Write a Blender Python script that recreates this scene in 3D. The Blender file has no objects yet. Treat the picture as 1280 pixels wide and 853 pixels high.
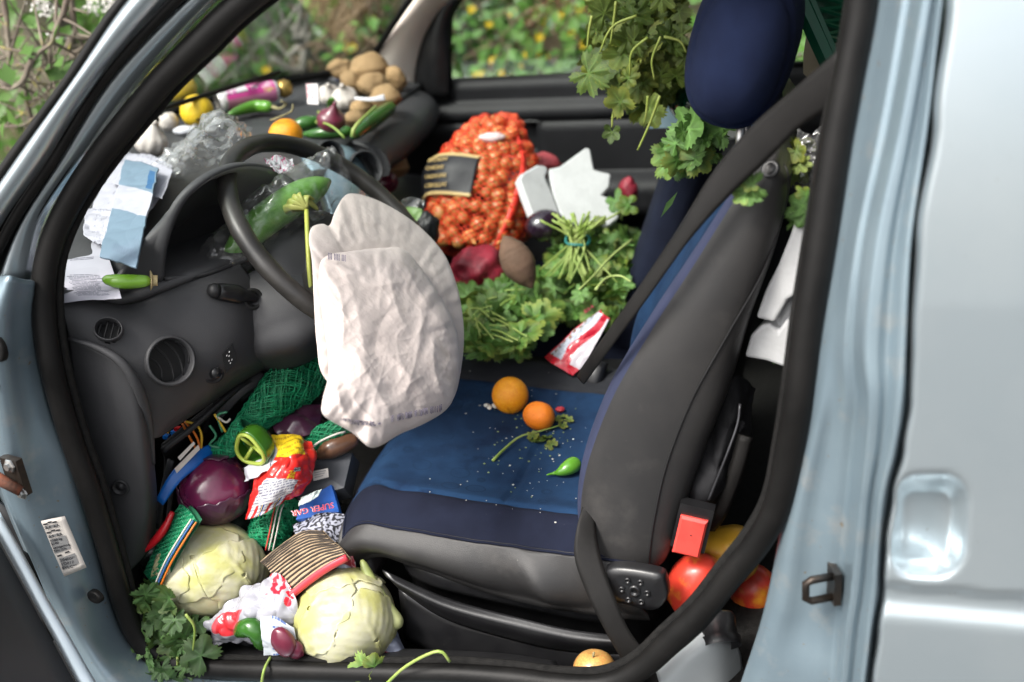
import bpy, bmesh, math, random
from mathutils import Vector as V, Matrix, noise, Quaternion

# ---------------------------------------------------------------- camera, sky, sun, exposure
scene = bpy.context.scene
YAW, PITCH, ROLL, FPX = math.radians(17.28), math.radians(24.31), math.radians(-5.76), 1382.0
CAM = V((0.963, -1.072, 1.041))
FW = V((-math.sin(YAW)*math.cos(PITCH), math.cos(YAW)*math.cos(PITCH), -math.sin(PITCH)))
_R0 = V((math.cos(YAW), math.sin(YAW), 0)); _U0 = _R0.cross(FW)
RT = _R0*math.cos(ROLL) + _U0*math.sin(ROLL)
UP = _U0*math.cos(ROLL) - _R0*math.sin(ROLL)
cd = bpy.data.cameras.new('camera'); cam = bpy.data.objects.new('camera', cd)
scene.collection.objects.link(cam); scene.camera = cam
cam.matrix_world = Matrix(((RT.x, UP.x, -FW.x, CAM.x), (RT.y, UP.y, -FW.y, CAM.y), (RT.z, UP.z, -FW.z, CAM.z), (0, 0, 0, 1)))
cd.sensor_width = 36.0; cd.lens = FPX/1280*36; cd.clip_start = 0.02; cd.clip_end = 200
cd.dof.use_dof = True; cd.dof.focus_distance = 1.52; cd.dof.aperture_fstop = 2.6

SUN_EL, SUN_AZ = math.radians(52), math.radians(215)     # azimuth clockwise from +Y
world = bpy.data.worlds.new('World'); scene.world = world; world.use_nodes = True
wn = world.node_tree; bg = wn.nodes['Background']
sky = wn.nodes.new('ShaderNodeTexSky'); sky.sky_type = 'NISHITA'; sky.sun_disc = False
sky.sun_elevation = SUN_EL; sky.sun_rotation = SUN_AZ
sky.air_density = 1.0; sky.dust_density = 6.0; sky.ozone_density = 1.0
hs = wn.nodes.new('ShaderNodeHueSaturation'); hs.inputs['Saturation'].default_value = 0.25
wn.links.new(sky.outputs[0], hs.inputs['Color']); wn.links.new(hs.outputs[0], bg.inputs['Color'])
bg.inputs['Strength'].default_value = 0.135
sd = bpy.data.lights.new('sun', 'SUN'); sun = bpy.data.objects.new('sun', sd); scene.collection.objects.link(sun)
sd.energy = 1.5; sd.angle = math.radians(14); sd.color = (1.0, 0.95, 0.87)
sdir = V((math.sin(SUN_AZ)*math.cos(SUN_EL), math.cos(SUN_AZ)*math.cos(SUN_EL), math.sin(SUN_EL)))
sun.rotation_euler = sdir.to_track_quat('Z', 'Y').to_euler()
vs = scene.view_settings; vs.view_transform = 'Standard'; vs.look = 'None'; vs.gamma = 1.0
vs.use_curve_mapping = False; vs.exposure = 1.32
scene.cycles.use_denoising = True
scene.cycles.max_bounces = 10; scene.cycles.diffuse_bounces = 5; scene.cycles.glossy_bounces = 4
scene.cycles.transparent_max_bounces = 16; scene.cycles.transmission_bounces = 8
scene.cycles.caustics_reflective = False; scene.cycles.caustics_refractive = False

# ---------------------------------------------------------------- helpers
COL = scene.collection
def _ray(x, y): return FW*FPX + RT*(x-640) + UP*(426.5-y)
def PY(x, y, Y): d = _ray(x, y); return CAM + d*((Y-CAM.y)/d.y)
def PZ(x, y, Z): d = _ray(x, y); return CAM + d*((Z-CAM.z)/d.z)
def PX(x, y, X): d = _ray(x, y); return CAM + d*((X-CAM.x)/d.x)
def px_of(p):
    v = V(p)-CAM; z = v.dot(FW); return 640+FPX*v.dot(RT)/z, 426.5-FPX*v.dot(UP)/z
def scale_at(p): return FPX/(V(p)-CAM).dot(FW)          # pixels per metre
def tumble(z): return max(0.0, z-0.5)*0.22
def PB(x, y, d=0.0):                                     # a point on the leaning body side, d metres inboard of the seal plane
    Y = d
    for _ in range(5): p = PY(x, y, Y); Y = tumble(p.z)+d
    return PY(x, y, Y)
def GY(rows): return [[PY(*c) for c in r] for r in rows]
def GZ(rows): return [[PZ(*c) for c in r] for r in rows]
def sstep(a, b, x):
    t = min(1, max(0, (x-a)/(b-a))); return t*t*(3-2*t)
def lerp(a, b, t): return a+(b-a)*t
def _cr(p0, p1, p2, p3, t):
    return 0.5*((2*p1)+(p2-p0)*t+(2*p0-5*p1+4*p2-p3)*t*t+(3*p1-p0-3*p2+p3)*t*t*t)
def spline(pts, n, closed=False):
    pts = [V(p) for p in pts]; m = len(pts); out = []
    K = 12; segs = m if closed else m-1
    for i in range(segs):
        if closed: a, b, c, d = pts[(i-1) % m], pts[i], pts[(i+1) % m], pts[(i+2) % m]
        else:
            b, c = pts[i], pts[i+1]
            a = pts[i-1] if i > 0 else b*2-c
            d = pts[i+2] if i+2 < m else c*2-b
        for k in range(K): out.append(_cr(a, b, c, d, k/K))
    out.append(pts[0].copy() if closed else pts[-1].copy())
    L = [0]
    for i in range(1, len(out)): L.append(L[-1]+(out[i]-out[i-1]).length)
    T = L[-1]; res = []; j = 0; cnt = n if closed else n-1
    for k in range(n):
        s = T*k/cnt
        while j < len(L)-2 and L[j+1] < s: j += 1
        d = L[j+1]-L[j]
        res.append(out[j].lerp(out[j+1], 0 if d < 1e-12 else min(1, (s-L[j])/d)))
    return res
def grid_eval(g, nu, nv):
    """Catmull-Rom surface through control rows g -> nv+1 rows of nu+1 points"""
    rows = []
    def c1(p, t):
        m = len(p)-1; x = t*m; i = min(int(x), m-1); f = x-i
        b, c = p[i], p[i+1]
        a = p[i-1] if i > 0 else b*2-c
        d = p[i+2] if i+2 <= m else c*2-b
        return _cr(a, b, c, d, f)
    for j in range(nv+1):
        col = [c1([g[r][k] for r in range(len(g))], j/nv) for k in range(len(g[0]))]
        rows.append([c1(col, i/nu) for i in range(nu+1)])
    return rows

class MB:
    def __init__(s): s.v = []; s.f = []; s.c = []
    def add(s, v, f):
        o = len(s.v); s.v += [V(p) for p in v]; s.f += [tuple(i+o for i in q) for q in f]; return s
    def tube(s, pts, r, seg=8, closed=False, flat=1.0, up=None, cap=True):
        n = len(pts); pts = [V(p) for p in pts]; vs_ = []; fs = []
        rr = r if isinstance(r, (list, tuple)) else [r]*n
        nrm = None
        for i in range(n):
            a = pts[(i-1) % n] if (closed or i > 0) else pts[i]
            b = pts[(i+1) % n] if (closed or i < n-1) else pts[i]
            t = (b-a).normalized() if (b-a).length > 1e-9 else V((0, 0, 1))
            if up is not None: nrm = V(up)
            elif nrm is None: nrm = V((0, 0, 1)) if abs(t.z) < .9 else V((1, 0, 0))
            nrm = (nrm - t*nrm.dot(t)).normalized(); bi = t.cross(nrm)
            for k in range(seg):
                a_ = 2*math.pi*k/seg
                vs_.append(pts[i]+nrm*(math.cos(a_)*rr[i])+bi*(math.sin(a_)*rr[i]*flat))
        m = n if closed else n-1
        for i in range(m):
            for k in range(seg):
                j = (i+1) % n; l = (k+1) % seg
                fs.append((i*seg+k, i*seg+l, j*seg+l, j*seg+k))
        if cap and not closed:
            fs.append(tuple(range(seg))[::-1]); fs.append(tuple((n-1)*seg+k for k in range(seg)))
        return s.add(vs_, fs)
    def box(s, c, h, rot=None):
        v = [V((x*h[0], y*h[1], z*h[2])) for x in (-1, 1) for y in (-1, 1) for z in (-1, 1)]
        if rot is not None: v = [rot @ p for p in v]
        return s.add([p+V(c) for p in v], [(0, 1, 3, 2), (4, 6, 7, 5), (0, 4, 5, 1), (2, 3, 7, 6), (0, 2, 6, 4), (1, 5, 7, 3)])
    def rows(s, R, thick=0.0, closed_u=False, amp=None, flip=False):
        """quad sheet from rows of points, optionally thickened along its normals"""
        n = len(R); m = len(R[0]); P = [V(p) for r in R for p in r]; f = []
        mu = m if closed_u else m-1
        for j in range(n-1):
            for i in range(mu):
                k = (i+1) % m; q = (j*m+i, j*m+k, (j+1)*m+k, (j+1)*m+i)
                f.append(q[::-1] if flip else q)
        if thick:
            N = [V((0, 0, 0)) for _ in P]
            for q in f:
                nn = (P[q[2]]-P[q[0]]).cross(P[q[3]]-P[q[1]])
                for i in q: N[i] += nn
            o = len(P); back = [p-(N[i].normalized() if N[i].length > 1e-14 else V((0, 0, 1)))*thick for i, p in enumerate(P)]
            f2 = [tuple(i+o for i in q[::-1]) for q in f]
            ed = {}
            for q in f:
                for a, b in zip(q, q[1:]+q[:1]): ed[(a, b)] = 1
            rim = [(b, a, a+o, b+o) for (a, b) in ed if (b, a) not in ed]
            P = P+back; f = f+f2+rim
        return s.add(P, f)
    def ico(s, c, r, sub=2, M=None, disp=None):
        bm = bmesh.new(); bmesh.ops.create_icosphere(bm, subdivisions=sub, radius=1)
        bm.verts.index_update(); vs_ = []
        for q in bm.verts:
            p = q.co.copy(); k = disp(p) if disp else 1.0
            p = V((p.x*r[0], p.y*r[1], p.z*r[2]))*k
            vs_.append((M @ p if M is not None else p)+V(c))
        fs = [tuple(x.index for x in q.verts) for q in bm.faces]; bm.free()
        return s.add(vs_, fs)
    def lathe(s, prof, seg=20, M=None, c=(0, 0, 0)):
        vs_ = []; fs = []
        for (r, z) in prof:
            for k in range(seg):
                a = 2*math.pi*k/seg; p = V((r*math.cos(a), r*math.sin(a), z))
                vs_.append((M @ p if M is not None else p)+V(c))
        for i in range(len(prof)-1):
            for k in range(seg):
                l = (k+1) % seg; fs.append((i*seg+k, i*seg+l, (i+1)*seg+l, (i+1)*seg+k))
        return s.add(vs_, fs)
    def mesh(s, name, m, smooth=True, loc=None):
        me = bpy.data.meshes.new(name)
        vv = [p-V(loc) for p in s.v] if loc is not None else s.v
        me.from_pydata([tuple(p) for p in vv], [], s.f); me.update()
        if smooth: me.polygons.foreach_set('use_smooth', [True]*len(me.polygons))
        if s.c and len(s.c) == len(s.v):
            at = me.color_attributes.new('print', 'FLOAT_COLOR', 'POINT')
            at.data.foreach_set('color', [x for c in s.c for x in (c[0], c[1], c[2], 1.0)])
        if m: me.materials.append(m)
        return me
    def build(s, name, m, parent=None, smooth=True, loc=None, auto=None):
        if loc is None and parent is None and s.v:
            xs = [p.x for p in s.v]; ys = [p.y for p in s.v]; zs = [p.z for p in s.v]
            loc = V(((min(xs)+max(xs))/2, (min(ys)+max(ys))/2, min(zs)))
        if loc is None: loc = V((0, 0, 0))
        me = s.mesh(name, m, smooth, loc)
        if auto is not None and smooth:
            try: me.set_sharp_from_angle(angle=math.radians(auto))
            except Exception: pass
        return place(name, me, parent, Matrix.Translation(loc))
WM = {}
def place(name, data, parent, M):
    o = bpy.data.objects.new(name, data); COL.objects.link(o)
    WM[o.name] = M.copy()
    if parent is not None:
        o.parent = parent; o.matrix_parent_inverse = WM[parent.name].inverted()
    o.matrix_basis = M
    return o
def empty(name, loc):
    o = place(name, None, None, Matrix.Translation(V(loc))); o.empty_display_size = .05; return o
def tag(o, label, cat, group=None, kind=None):
    if label: o['label'] = label
    if cat: o['category'] = cat
    if group: o['group'] = group
    if kind: o['kind'] = kind
    return o
def thing(name, loc, label, cat, group=None): return tag(empty(name, loc), label, cat, group)
def rotm(rx, ry, rz):
    from mathutils import Euler
    return Euler((math.radians(rx), math.radians(ry), math.radians(rz))).to_matrix()
def frame(zdir, xhint=(1, 0, 0)):
    z = V(zdir).normalized(); x = V(xhint); x = (x-z*x.dot(z)).normalized(); y = z.cross(x)
    return Matrix((x, y, z)).transposed()
def nz(p, s, seed=0): return noise.noise(V(p)*s+V((seed*7.31, seed*3.17, seed*1.93)))
def fbm(p, s, o=4, seed=0): return noise.fractal(V(p)*s+V((seed*7.31, seed*3.17, seed*1.93)), 1.0, 2.0, o)

# ---------------------------------------------------------------- materials
def mat(name, c, c2=None, rough=.5, scale=6.0, lo=.4, hi=.6, bump=0.0, bscale=60.0, metal=0.0, coat=0.0, spec=.5,
        ring=False, dust=None, dscale=300.0, dthr=.72, sss=0.0, trans=0.0, c3=None, scale3=20.0, attr=None, rand=0.0, aniso=(1, 1, 1), detail=5.0, sheen=0.0, alpha=1.0):
    m = bpy.data.materials.new(name); m.use_nodes = True; nt = m.node_tree; N = nt.nodes; L = nt.links
    b = N['Principled BSDF']; tc = N.new('ShaderNodeTexCoord'); mp = N.new('ShaderNodeMapping'); mp.inputs['Scale'].default_value = aniso
    L.new(tc.outputs['Object'], mp.inputs['Vector'])
    def noisef(sc, d=detail, w=.6):
        n = N.new('ShaderNodeTexNoise'); n.inputs['Scale'].default_value = sc; n.inputs['Detail'].default_value = d
        n.inputs['Roughness'].default_value = w; L.new(mp.outputs[0], n.inputs['Vector']); return n.outputs['Fac']
    def ramp(f, a, z):
        r = N.new('ShaderNodeMapRange'); r.inputs['From Min'].default_value = a; r.inputs['From Max'].default_value = z
        L.new(f, r.inputs['Value']); return r.outputs['Result']
    def mix(f, A, B):
        x = N.new('ShaderNodeMix'); x.data_type = 'RGBA'; L.new(f, x.inputs['Factor'])
        for s_, q in ((x.inputs['A'], A), (x.inputs['B'], B)):
            if isinstance(q, tuple): s_.default_value = (*q, 1)
            else: L.new(q, s_)
        return x.outputs['Result']
    col = c
    if attr:
        a = N.new('ShaderNodeAttribute'); a.attribute_name = attr; col = a.outputs['Color']
    if c2 is not None: col = mix(ramp(noisef(scale), lo, hi), col, c2)
    if c3 is not None: col = mix(ramp(noisef(scale3), .58, .72), col, c3)
    if ring:
        vo = N.new('ShaderNodeTexVoronoi'); vo.inputs['Scale'].default_value = 21.0; vo.inputs['Randomness'].default_value = .55; L.new(mp.outputs[0], vo.inputs['Vector'])
        sb = N.new('ShaderNodeMath'); sb.operation = 'SUBTRACT'; sb.inputs[1].default_value = .30; L.new(vo.outputs['Distance'], sb.inputs[0])
        ab_ = N.new('ShaderNodeMath'); ab_.operation = 'ABSOLUTE'; L.new(sb.outputs[0], ab_.inputs[0]); col = mix(ramp(ab_.outputs[0], .028, .012), col, (.007, .025, .064))
    if dust is not None: col = mix(ramp(noisef(dscale, 2.0), dthr, dthr+.06), col, dust)
    if rand:
        oi = N.new('ShaderNodeObjectInfo'); h = N.new('ShaderNodeHueSaturation')
        r1 = N.new('ShaderNodeMapRange'); r1.inputs['To Min'].default_value = 1-rand; r1.inputs['To Max'].default_value = 1+rand
        L.new(oi.outputs['Random'], r1.inputs['Value']); L.new(r1.outputs[0], h.inputs['Value'])
        if isinstance(col, tuple): h.inputs['Color'].default_value = (*col, 1)
        else: L.new(col, h.inputs['Color'])
        col = h.outputs[0]
    if isinstance(col, tuple): b.inputs['Base Color'].default_value = (*col, 1)
    else: L.new(col, b.inputs['Base Color'])
    b.inputs['Roughness'].default_value = rough; b.inputs['Metallic'].default_value = metal
    b.inputs['Coat Weight'].default_value = coat; b.inputs['Coat Roughness'].default_value = .10
    b.inputs['Specular IOR Level'].default_value = spec
    if sheen: b.inputs['Sheen Weight'].default_value = sheen; b.inputs['Sheen Roughness'].default_value = .4
    if sss:
        b.inputs['Subsurface Weight'].default_value = sss; b.inputs['Subsurface Radius'].default_value = (.01, .008, .004); b.inputs['Subsurface Scale'].default_value = 1.0
    if bump:
        bp = N.new('ShaderNodeBump'); bp.inputs['Strength'].default_value = bump; bp.inputs['Distance'].default_value = .002
        L.new(noisef(bscale, 3.0), bp.inputs['Height']); L.new(bp.outputs[0], b.inputs['Normal'])
    if trans:
        t = N.new('ShaderNodeBsdfTranslucent'); ms = N.new('ShaderNodeMixShader'); ms.inputs[0].default_value = trans
        if isinstance(col, tuple): t.inputs['Color'].default_value = (*col, 1)
        else: L.new(col, t.inputs['Color'])
        L.new(b.outputs[0], ms.inputs[1]); L.new(t.outputs[0], ms.inputs[2]); L.new(ms.outputs[0], N['Material Output'].inputs['Surface'])
    return m
def film(name, tint=(1, 1, 1), rough=.08, opac=.12, white=(.8, .8, .8), haze=0.0, scale=15):
    """thin clear sheet: transparent with fresnel gloss and a little haze"""
    m = bpy.data.materials.new(name); m.use_nodes = True; nt = m.node_tree; N = nt.nodes; L = nt.links
    N.remove(N['Principled BSDF']); out = N['Material Output']
    t = N.new('ShaderNodeBsdfTransparent'); t.inputs['Color'].default_value = (*tint, 1)
    g = N.new('ShaderNodeBsdfGlossy'); g.inputs['Roughness'].default_value = rough
    fr = N.new('ShaderNodeFresnel'); fr.inputs['IOR'].default_value = 1.5
    ms = N.new('ShaderNodeMixShader'); ad = N.new('ShaderNodeMath'); ad.operation = 'ADD'; ad.inputs[1].default_value = opac; ad.use_clamp = True
    geo = N.new('ShaderNodeNewGeometry'); ior = N.new('ShaderNodeMapRange'); ior.inputs['To Min'].default_value = 1.5; ior.inputs['To Max'].default_value = 1/1.5
    L.new(geo.outputs['Backfacing'], ior.inputs['Value']); L.new(ior.outputs[0], fr.inputs['IOR'])
    L.new(fr.outputs[0], ad.inputs[0]); L.new(ad.outputs[0], ms.inputs[0]); L.new(t.outputs[0], ms.inputs[1]); L.new(g.outputs[0], ms.inputs[2])
    res = ms.outputs[0]
    if haze:
        d = N.new('ShaderNodeBsdfDiffuse'); d.inputs['Color'].default_value = (*white, 1)
        tr = N.new('ShaderNodeBsdfTranslucent'); tr.inputs['Color'].default_value = (*white, 1)
        dm = N.new('ShaderNodeMixShader'); dm.inputs[0].default_value = .4; L.new(d.outputs[0], dm.inputs[1]); L.new(tr.outputs[0], dm.inputs[2])
        no = N.new('ShaderNodeTexNoise'); no.inputs['Scale'].default_value = scale; no.inputs['Detail'].default_value = 6
        tc = N.new('ShaderNodeTexCoord'); L.new(tc.outputs['Object'], no.inputs['Vector'])
        mr = N.new('ShaderNodeMapRange'); mr.inputs['From Min'].default_value = .35; mr.inputs['From Max'].default_value = .7
        mr.inputs['To Max'].default_value = haze; L.new(no.outputs['Fac'], mr.inputs['Value'])
        m2 = N.new('ShaderNodeMixShader'); L.new(mr.outputs[0], m2.inputs[0]); L.new(res, m2.inputs[1]); L.new(dm.outputs[0], m2.inputs[2]); res = m2.outputs[0]
    L.new(res, out.inputs['Surface']); return m

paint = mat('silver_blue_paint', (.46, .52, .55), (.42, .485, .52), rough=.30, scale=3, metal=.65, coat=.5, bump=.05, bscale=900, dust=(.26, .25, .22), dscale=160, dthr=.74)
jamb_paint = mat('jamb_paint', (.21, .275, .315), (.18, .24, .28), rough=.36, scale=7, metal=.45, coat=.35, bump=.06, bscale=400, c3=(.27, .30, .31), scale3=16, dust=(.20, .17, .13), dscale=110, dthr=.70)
rubber = mat('black_rubber', (.0045, .0043, .0042), (.008, .0075, .0072), rough=.5, spec=.2, scale=14, bump=.12, bscale=220, dust=(.10, .09, .08), dscale=260, dthr=.76)
rubber_felt = mat('rubber_felt', (.006, .0058, .0056), (.011, .0105, .010), spec=.2, rough=.9, scale=120, bump=.5, bscale=600)
plastic = mat('dash_plastic', (.036, .0365, .039), (.047, .047, .050), spec=.35, rough=.5, scale=5, bump=.22, bscale=900, dust=(.16, .15, .14), dscale=230, dthr=.77)
plastic_top = mat('dash_top_plastic', (.040, .041, .044), (.055, .055, .058), spec=.35, rough=.5, scale=9, bump=.2, bscale=700, dust=(.2, .2, .2), dscale=190, dthr=.75)
plastic_dark = mat('dark_plastic', (.011, .011, .012), (.016, .016, .017), spec=.35, rough=.45, scale=8, bump=.15, bscale=500, dust=(.12, .11, .1), dscale=200, dthr=.76)
wheel_skin = mat('wheel_skin', (.020, .019, .018), (.036, .033, .030), rough=.36, scale=18, bump=.18, bscale=500, dust=(.13, .11, .09), dscale=260, dthr=.75)
plastic_black = mat('black_plastic', (.008, .008, .009), (.013, .013, .014), rough=.32, scale=20, bump=.08, bscale=300, dust=(.10, .09, .08), dscale=170, dthr=.73)
recess_black = mat('recess_black', (.006, .006, .006), rough=.7)
beige = mat('beige_trim', (.76, .69, .62), (.72, .65, .58), rough=.75, scale=10, bump=.25, bscale=500, dust=(.2, .18, .15), dscale=150, dthr=.76)
vinyl = mat('grey_vinyl', (.036, .0345, .034), (.026, .0255, .026), spec=.4, rough=.40, scale=6, bump=.3, bscale=1100, dust=(.3, .28, .25), dscale=170, dthr=.78, c3=(.055, .052, .05), scale3=9)
blue_cloth = mat('blue_cloth', (.012, .040, .098), (.007, .024, .064), rough=.9, scale=9, bump=.5, bscale=1500, spec=.2, c3=(.003, .012, .040), scale3=14, ring=True, dust=(.35, .33, .30), dscale=230, dthr=.775)
navy_cloth = mat('navy_cloth', (.009, .012, .027), (.006, .008, .019), rough=.9, scale=12, bump=.5, bscale=1500, spec=.2, dust=(.3, .28, .26), dscale=240, dthr=.775)
piping_cloth = mat('slate_cloth', (.036, .043, .085), (.03, .036, .07), rough=.9, scale=12, bump=.5, bscale=1400, spec=.2)
webbing = mat('belt_webbing', (.005, .0045, .0042), (.0075, .0068, .0064), spec=.25, rough=.6, scale=20, bump=.3, bscale=900, aniso=(1, 1, 1))
metal_dark = mat('dark_metal', (.035, .032, .03), (.06, .045, .035), rough=.45, scale=30, metal=.8, bump=.2, bscale=200)
metal_zinc = mat('zinc_metal', (.45, .45, .44), (.3, .27, .24), rough=.35, scale=40, metal=.9)
rust = mat('rust', (.16, .045, .02), (.07, .03, .018), rough=.8, scale=50, bump=.5, bscale=150)
glass = film('window_glass', (.93, .96, .95), rough=.01, opac=.02)
silver_trim = mat('silver_trim', (.26, .36, .42), (.22, .32, .38), rough=.3, scale=8, metal=.4, coat=.3)
# ================================================================ the van (one thing, many parts)
van = thing('van', (0.5, 0.7, -0.42), 'silver blue van with its driver door open and the cabin full of food waste', 'van')
Vn = V
def part(mb, name, m, parent=None, **k): return mb.build(name, m, parent or van, **k)
def band(A, B, n=40, m=6, bulge=0.0, thick=.004, out=(0, -1, 0)):
    A = spline(A, n); B = spline(B, n); o = V(out); R = []
    for a, b in zip(A, B):
        R.append([a.lerp(b, i/m)+o*(bulge*(1-(2*i/m-1)**2)) for i in range(m+1)])
    mb = MB(); mb.rows(R, thick); return mb

# ---- door seal loop
seal_px = [(308, 0), (255, 50), (204, 100), (160, 152), (122, 200), (88, 252), (66, 300), (56, 345), (56, 400), (63, 450), (75, 500), (90, 550), (108, 600), (121, 640),
           (139, 700), (156, 760), (174, 800), (205, 826), (260, 836), (330, 839), (480, 843), (560, 843), (640, 849), (700, 856), (755, 856), (798, 838), (838, 802), (875, 768), (912, 722),
           (948, 677), (973, 630), (988, 560), (998, 500), (1012, 393), (1028, 290), (1045, 180), (1062, 90), (1078, 0)]
seal = [PB(x, y) for x, y in seal_px]
seal += [V((1.0, .105, 1.0)), V((.985, .125, 1.06)), V((.93, .135, 1.085)), V((.8, .138, 1.095)), V((.66, .135, 1.085)), V((.56, .12, 1.04)), V((.47, .105, .98))]
SL = spline(seal, 260, closed=True)
mb = MB(); mb.tube(SL, [.0142+.0014*nz(p, 9) for p in SL], seg=12, closed=True, up=(0, 1, 0), flat=1.12)
part(mb, 'door_seal', rubber)
cen = V((.5, 0, .5))
inner = []
for p in SL:
    d = (cen-p); d.y = 0; d.normalize(); inner.append(p+d*.0115+V((0, .012, 0)))
mb = MB(); mb.tube(inner, .0065, seg=8, closed=True, up=(0, 1, 0), flat=1.3); part(mb, 'seal_lip', rubber_felt)

# ---- A pillar, driver side (four strips from seal outwards)
def pl(lst, d): return [PB(x, y, d) for x, y in lst]
l_in = [(450, -150), (353, -70), (272, 0), (178, 100), (104, 200), (62, 262), (46, 305), (38, 350)]
l_out = [(400, -150), (312, -70), (234, 0), (136, 100), (76, 200), (36, 262), (14, 305), (-2, 350)]
part(band(pl(l_in, .004), pl(l_out, -.022), bulge=.012), 'pillar_flange', paint)
g_in = [(402, -150), (314, -70), (236, 0), (138, 100), (78, 200), (38, 262), (16, 305), (-4, 350)]
g_out = [(368, -150), (282, -70), (206, 0), (122, 100), (56, 200), (12, 262), (-14, 305), (-40, 350)]
part(band(pl(g_in, -.018), pl(g_out, -.026), bulge=-.012, thick=.012), 'pillar_channel', plastic_dark)
gm = MB(); gm.tube(spline([(a+b)/2 for a, b in zip(pl(g_in, -.028), pl(g_out, -.034))], 40), .0065, seg=8); part(gm, 'channel_seal', rubber)
b_in = [(370, -150), (284, -70), (208, 0), (124, 100), (58, 200), (14, 262), (-12, 305), (-38, 350)]
b_out = [(318, -150), (234, -70), (160, 0), (91, 100), (19, 200), (-22, 262), (-46, 305), (-70, 350)]
part(band(pl(b_in, -.04), pl(b_out, -.052), bulge=.016, thick=.02), 'pillar_skin', paint)
t_out = [(303, -150), (219, -70), (145, 0), (77, 100), (4, 200), (-38, 262), (-62, 305), (-86, 350)]
part(band(pl(b_out, -.050), pl(t_out, -.044), bulge=.006, thick=.012), 'windscreen_trim', rubber)

# ---- hinge pillar (painted jamb face) and sill
rowsJ = [[(-2, 345, -.02), (12, 345, -.03), (30, 350, -.012), (44, 352, .004)],
         [(-30, 400, -.05), (0, 400, -.045), (22, 400, -.02), (42, 400, .004)],
         [(-30, 460, -.055), (0, 460, -.05), (26, 460, -.022), (50, 460, .004)],
         [(-18, 520, -.058), (8, 520, -.052), (36, 520, -.024), (66, 520, .004)],
         [(-6, 580, -.060), (18, 580, -.054), (50, 580, -.026), (88, 580, .004)],
         [(14, 640, -.062), (34, 640, -.056), (68, 640, -.028), (106, 640, .004)],
         [(40, 700, -.064), (58, 700, -.058), (90, 700, -.03), (124, 700, .004)],
         [(66, 760, -.066), (84, 760, -.06), (112, 760, -.032), (142, 760, .004)],
         [(96, 815, -.07), (112, 812, -.064), (136, 806, -.034), (162, 800, .004)],
         [(130, 870, -.08), (150, 862, -.074), (176, 846, -.04), (200, 830, .002)],
         [(210, 930, -.09), (220, 915, -.084), (240, 880, -.05), (258, 842, .002)],
         [(330, 950, -.095), (335, 930, -.09), (340, 890, -.055), (340, 846, .002)],
         [(480, 950, -.095), (480, 930, -.09), (480, 892, -.055), (480, 850, .002)],
         [(700, 960, -.095), (700, 940, -.09), (700, 895, -.055), (700, 852, .002)],
         [(790, 966, -.095), (786, 946, -.09), (780, 896, -.055), (772, 850, .002)]]
R = grid_eval(GY(rowsJ), 14, 90)
for j, r in enumerate(R):                                   # small dents and pressings
    for i, p in enumerate(r):
        p.y += .0016*nz(p, 18)
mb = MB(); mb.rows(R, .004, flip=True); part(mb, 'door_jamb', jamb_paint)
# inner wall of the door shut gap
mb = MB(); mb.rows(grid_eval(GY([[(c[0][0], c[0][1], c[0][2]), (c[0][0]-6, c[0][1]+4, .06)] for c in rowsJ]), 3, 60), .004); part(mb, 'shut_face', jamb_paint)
# pressings, holes and plugs on the jamb
def disc(px, py, Y, r, name, m, depth=.004, nrm=(-.25, -1, .1), ring=None, ry=1.0):
    c = PY(px, py, Y); M = frame(nrm, (0, 0, 1)); mb = MB()
    prof = [(0.0001, depth*.7), (r*.6, depth*.8), (r*.85, depth), (r, depth*.6), (r*1.02, 0), (r*1.02, -.004)]
    mb.lathe(prof, 20, M @ Matrix.Diagonal((1, ry, 1)), c); return part(mb, name, m)
disc(119, 746, -.034, .0095, 'grommet', rubber, ry=1.4)
disc(-2, 437, -.05, .016, 'grommet', rubber, ry=.8)
disc(-4, 482, -.052, .004, 'grommet', rubber)
# hinge
c = PY(20, 594, -.064); mb = MB()
mb.box(c, (.016, .005, .026), rotm(0, 0, -14)); h = part(mb, 'door_hinge', metal_dark, smooth=False)
mb = MB(); mb.tube([c+V((-.03, -.012, .012)), c+V((-.01, -.015, .0)), c+V((.012, -.012, -.016))], [.006, .008, .007], 8); part(mb, 'hinge_arm', rust, h)
for dx, dz in ((.002, .018), (.008, -.022)):
    mb = MB(); mb.lathe([(.0001, .006), (.005, .006), (.0056, .003), (.009, .002), (.0095, 0)], 6, frame((-.2, -1, .1)), c+V((dx, -.007, dz))); part(mb, 'bolt', metal_zinc, h, smooth=False)
# service label on the jamb
lab = [PY(46, 652, -.0475), PY(84, 644, -.0275), PY(111, 708, -.029), PY(73, 724, -.0495)]
off = V((-.0012, -.0035, .0005))
def bil(q, u, v): return (q[0]*(1-u)+q[1]*u)*(1-v)+(q[3]*(1-u)+q[2]*u)*v
def flat_quad(q, u0, u1, v0, v1, o): return [bil(q, u0, v0)+o, bil(q, u1, v0)+o, bil(q, u1, v1)+o, bil(q, u0, v1)+o]
white_print = mat('white_label', (.62, .58, .53), (.56, .52, .48), rough=.55, scale=40)
grey_print = mat('grey_print', (.22, .22, .22), rough=.6); black_print = mat('black_print', (.025, .025, .03), rough=.6)
red_print = mat('red_print', (.45, .03, .025), rough=.5)
mb = MB(); mb.rows([[bil(lab, i/6, j/12)+off for i in range(7)] for j in range(13)], .0006, flip=True); lb = part(mb, 'service_label', white_print)
mb = MB(); o2 = off*1.25
for (a, b_, c_, d_) in ((.28, .68, .10, .14), (.28, .68, .26, .30), (.28, .80, .33, .58), (.34, .86, .68, .88)):
    mb = MB(); mb.add(flat_quad(lab, a, b_, c_, d_, o2), [(0, 1, 2, 3)]); part(mb, 'label_field', grey_print, lb, smooth=False)
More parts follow.
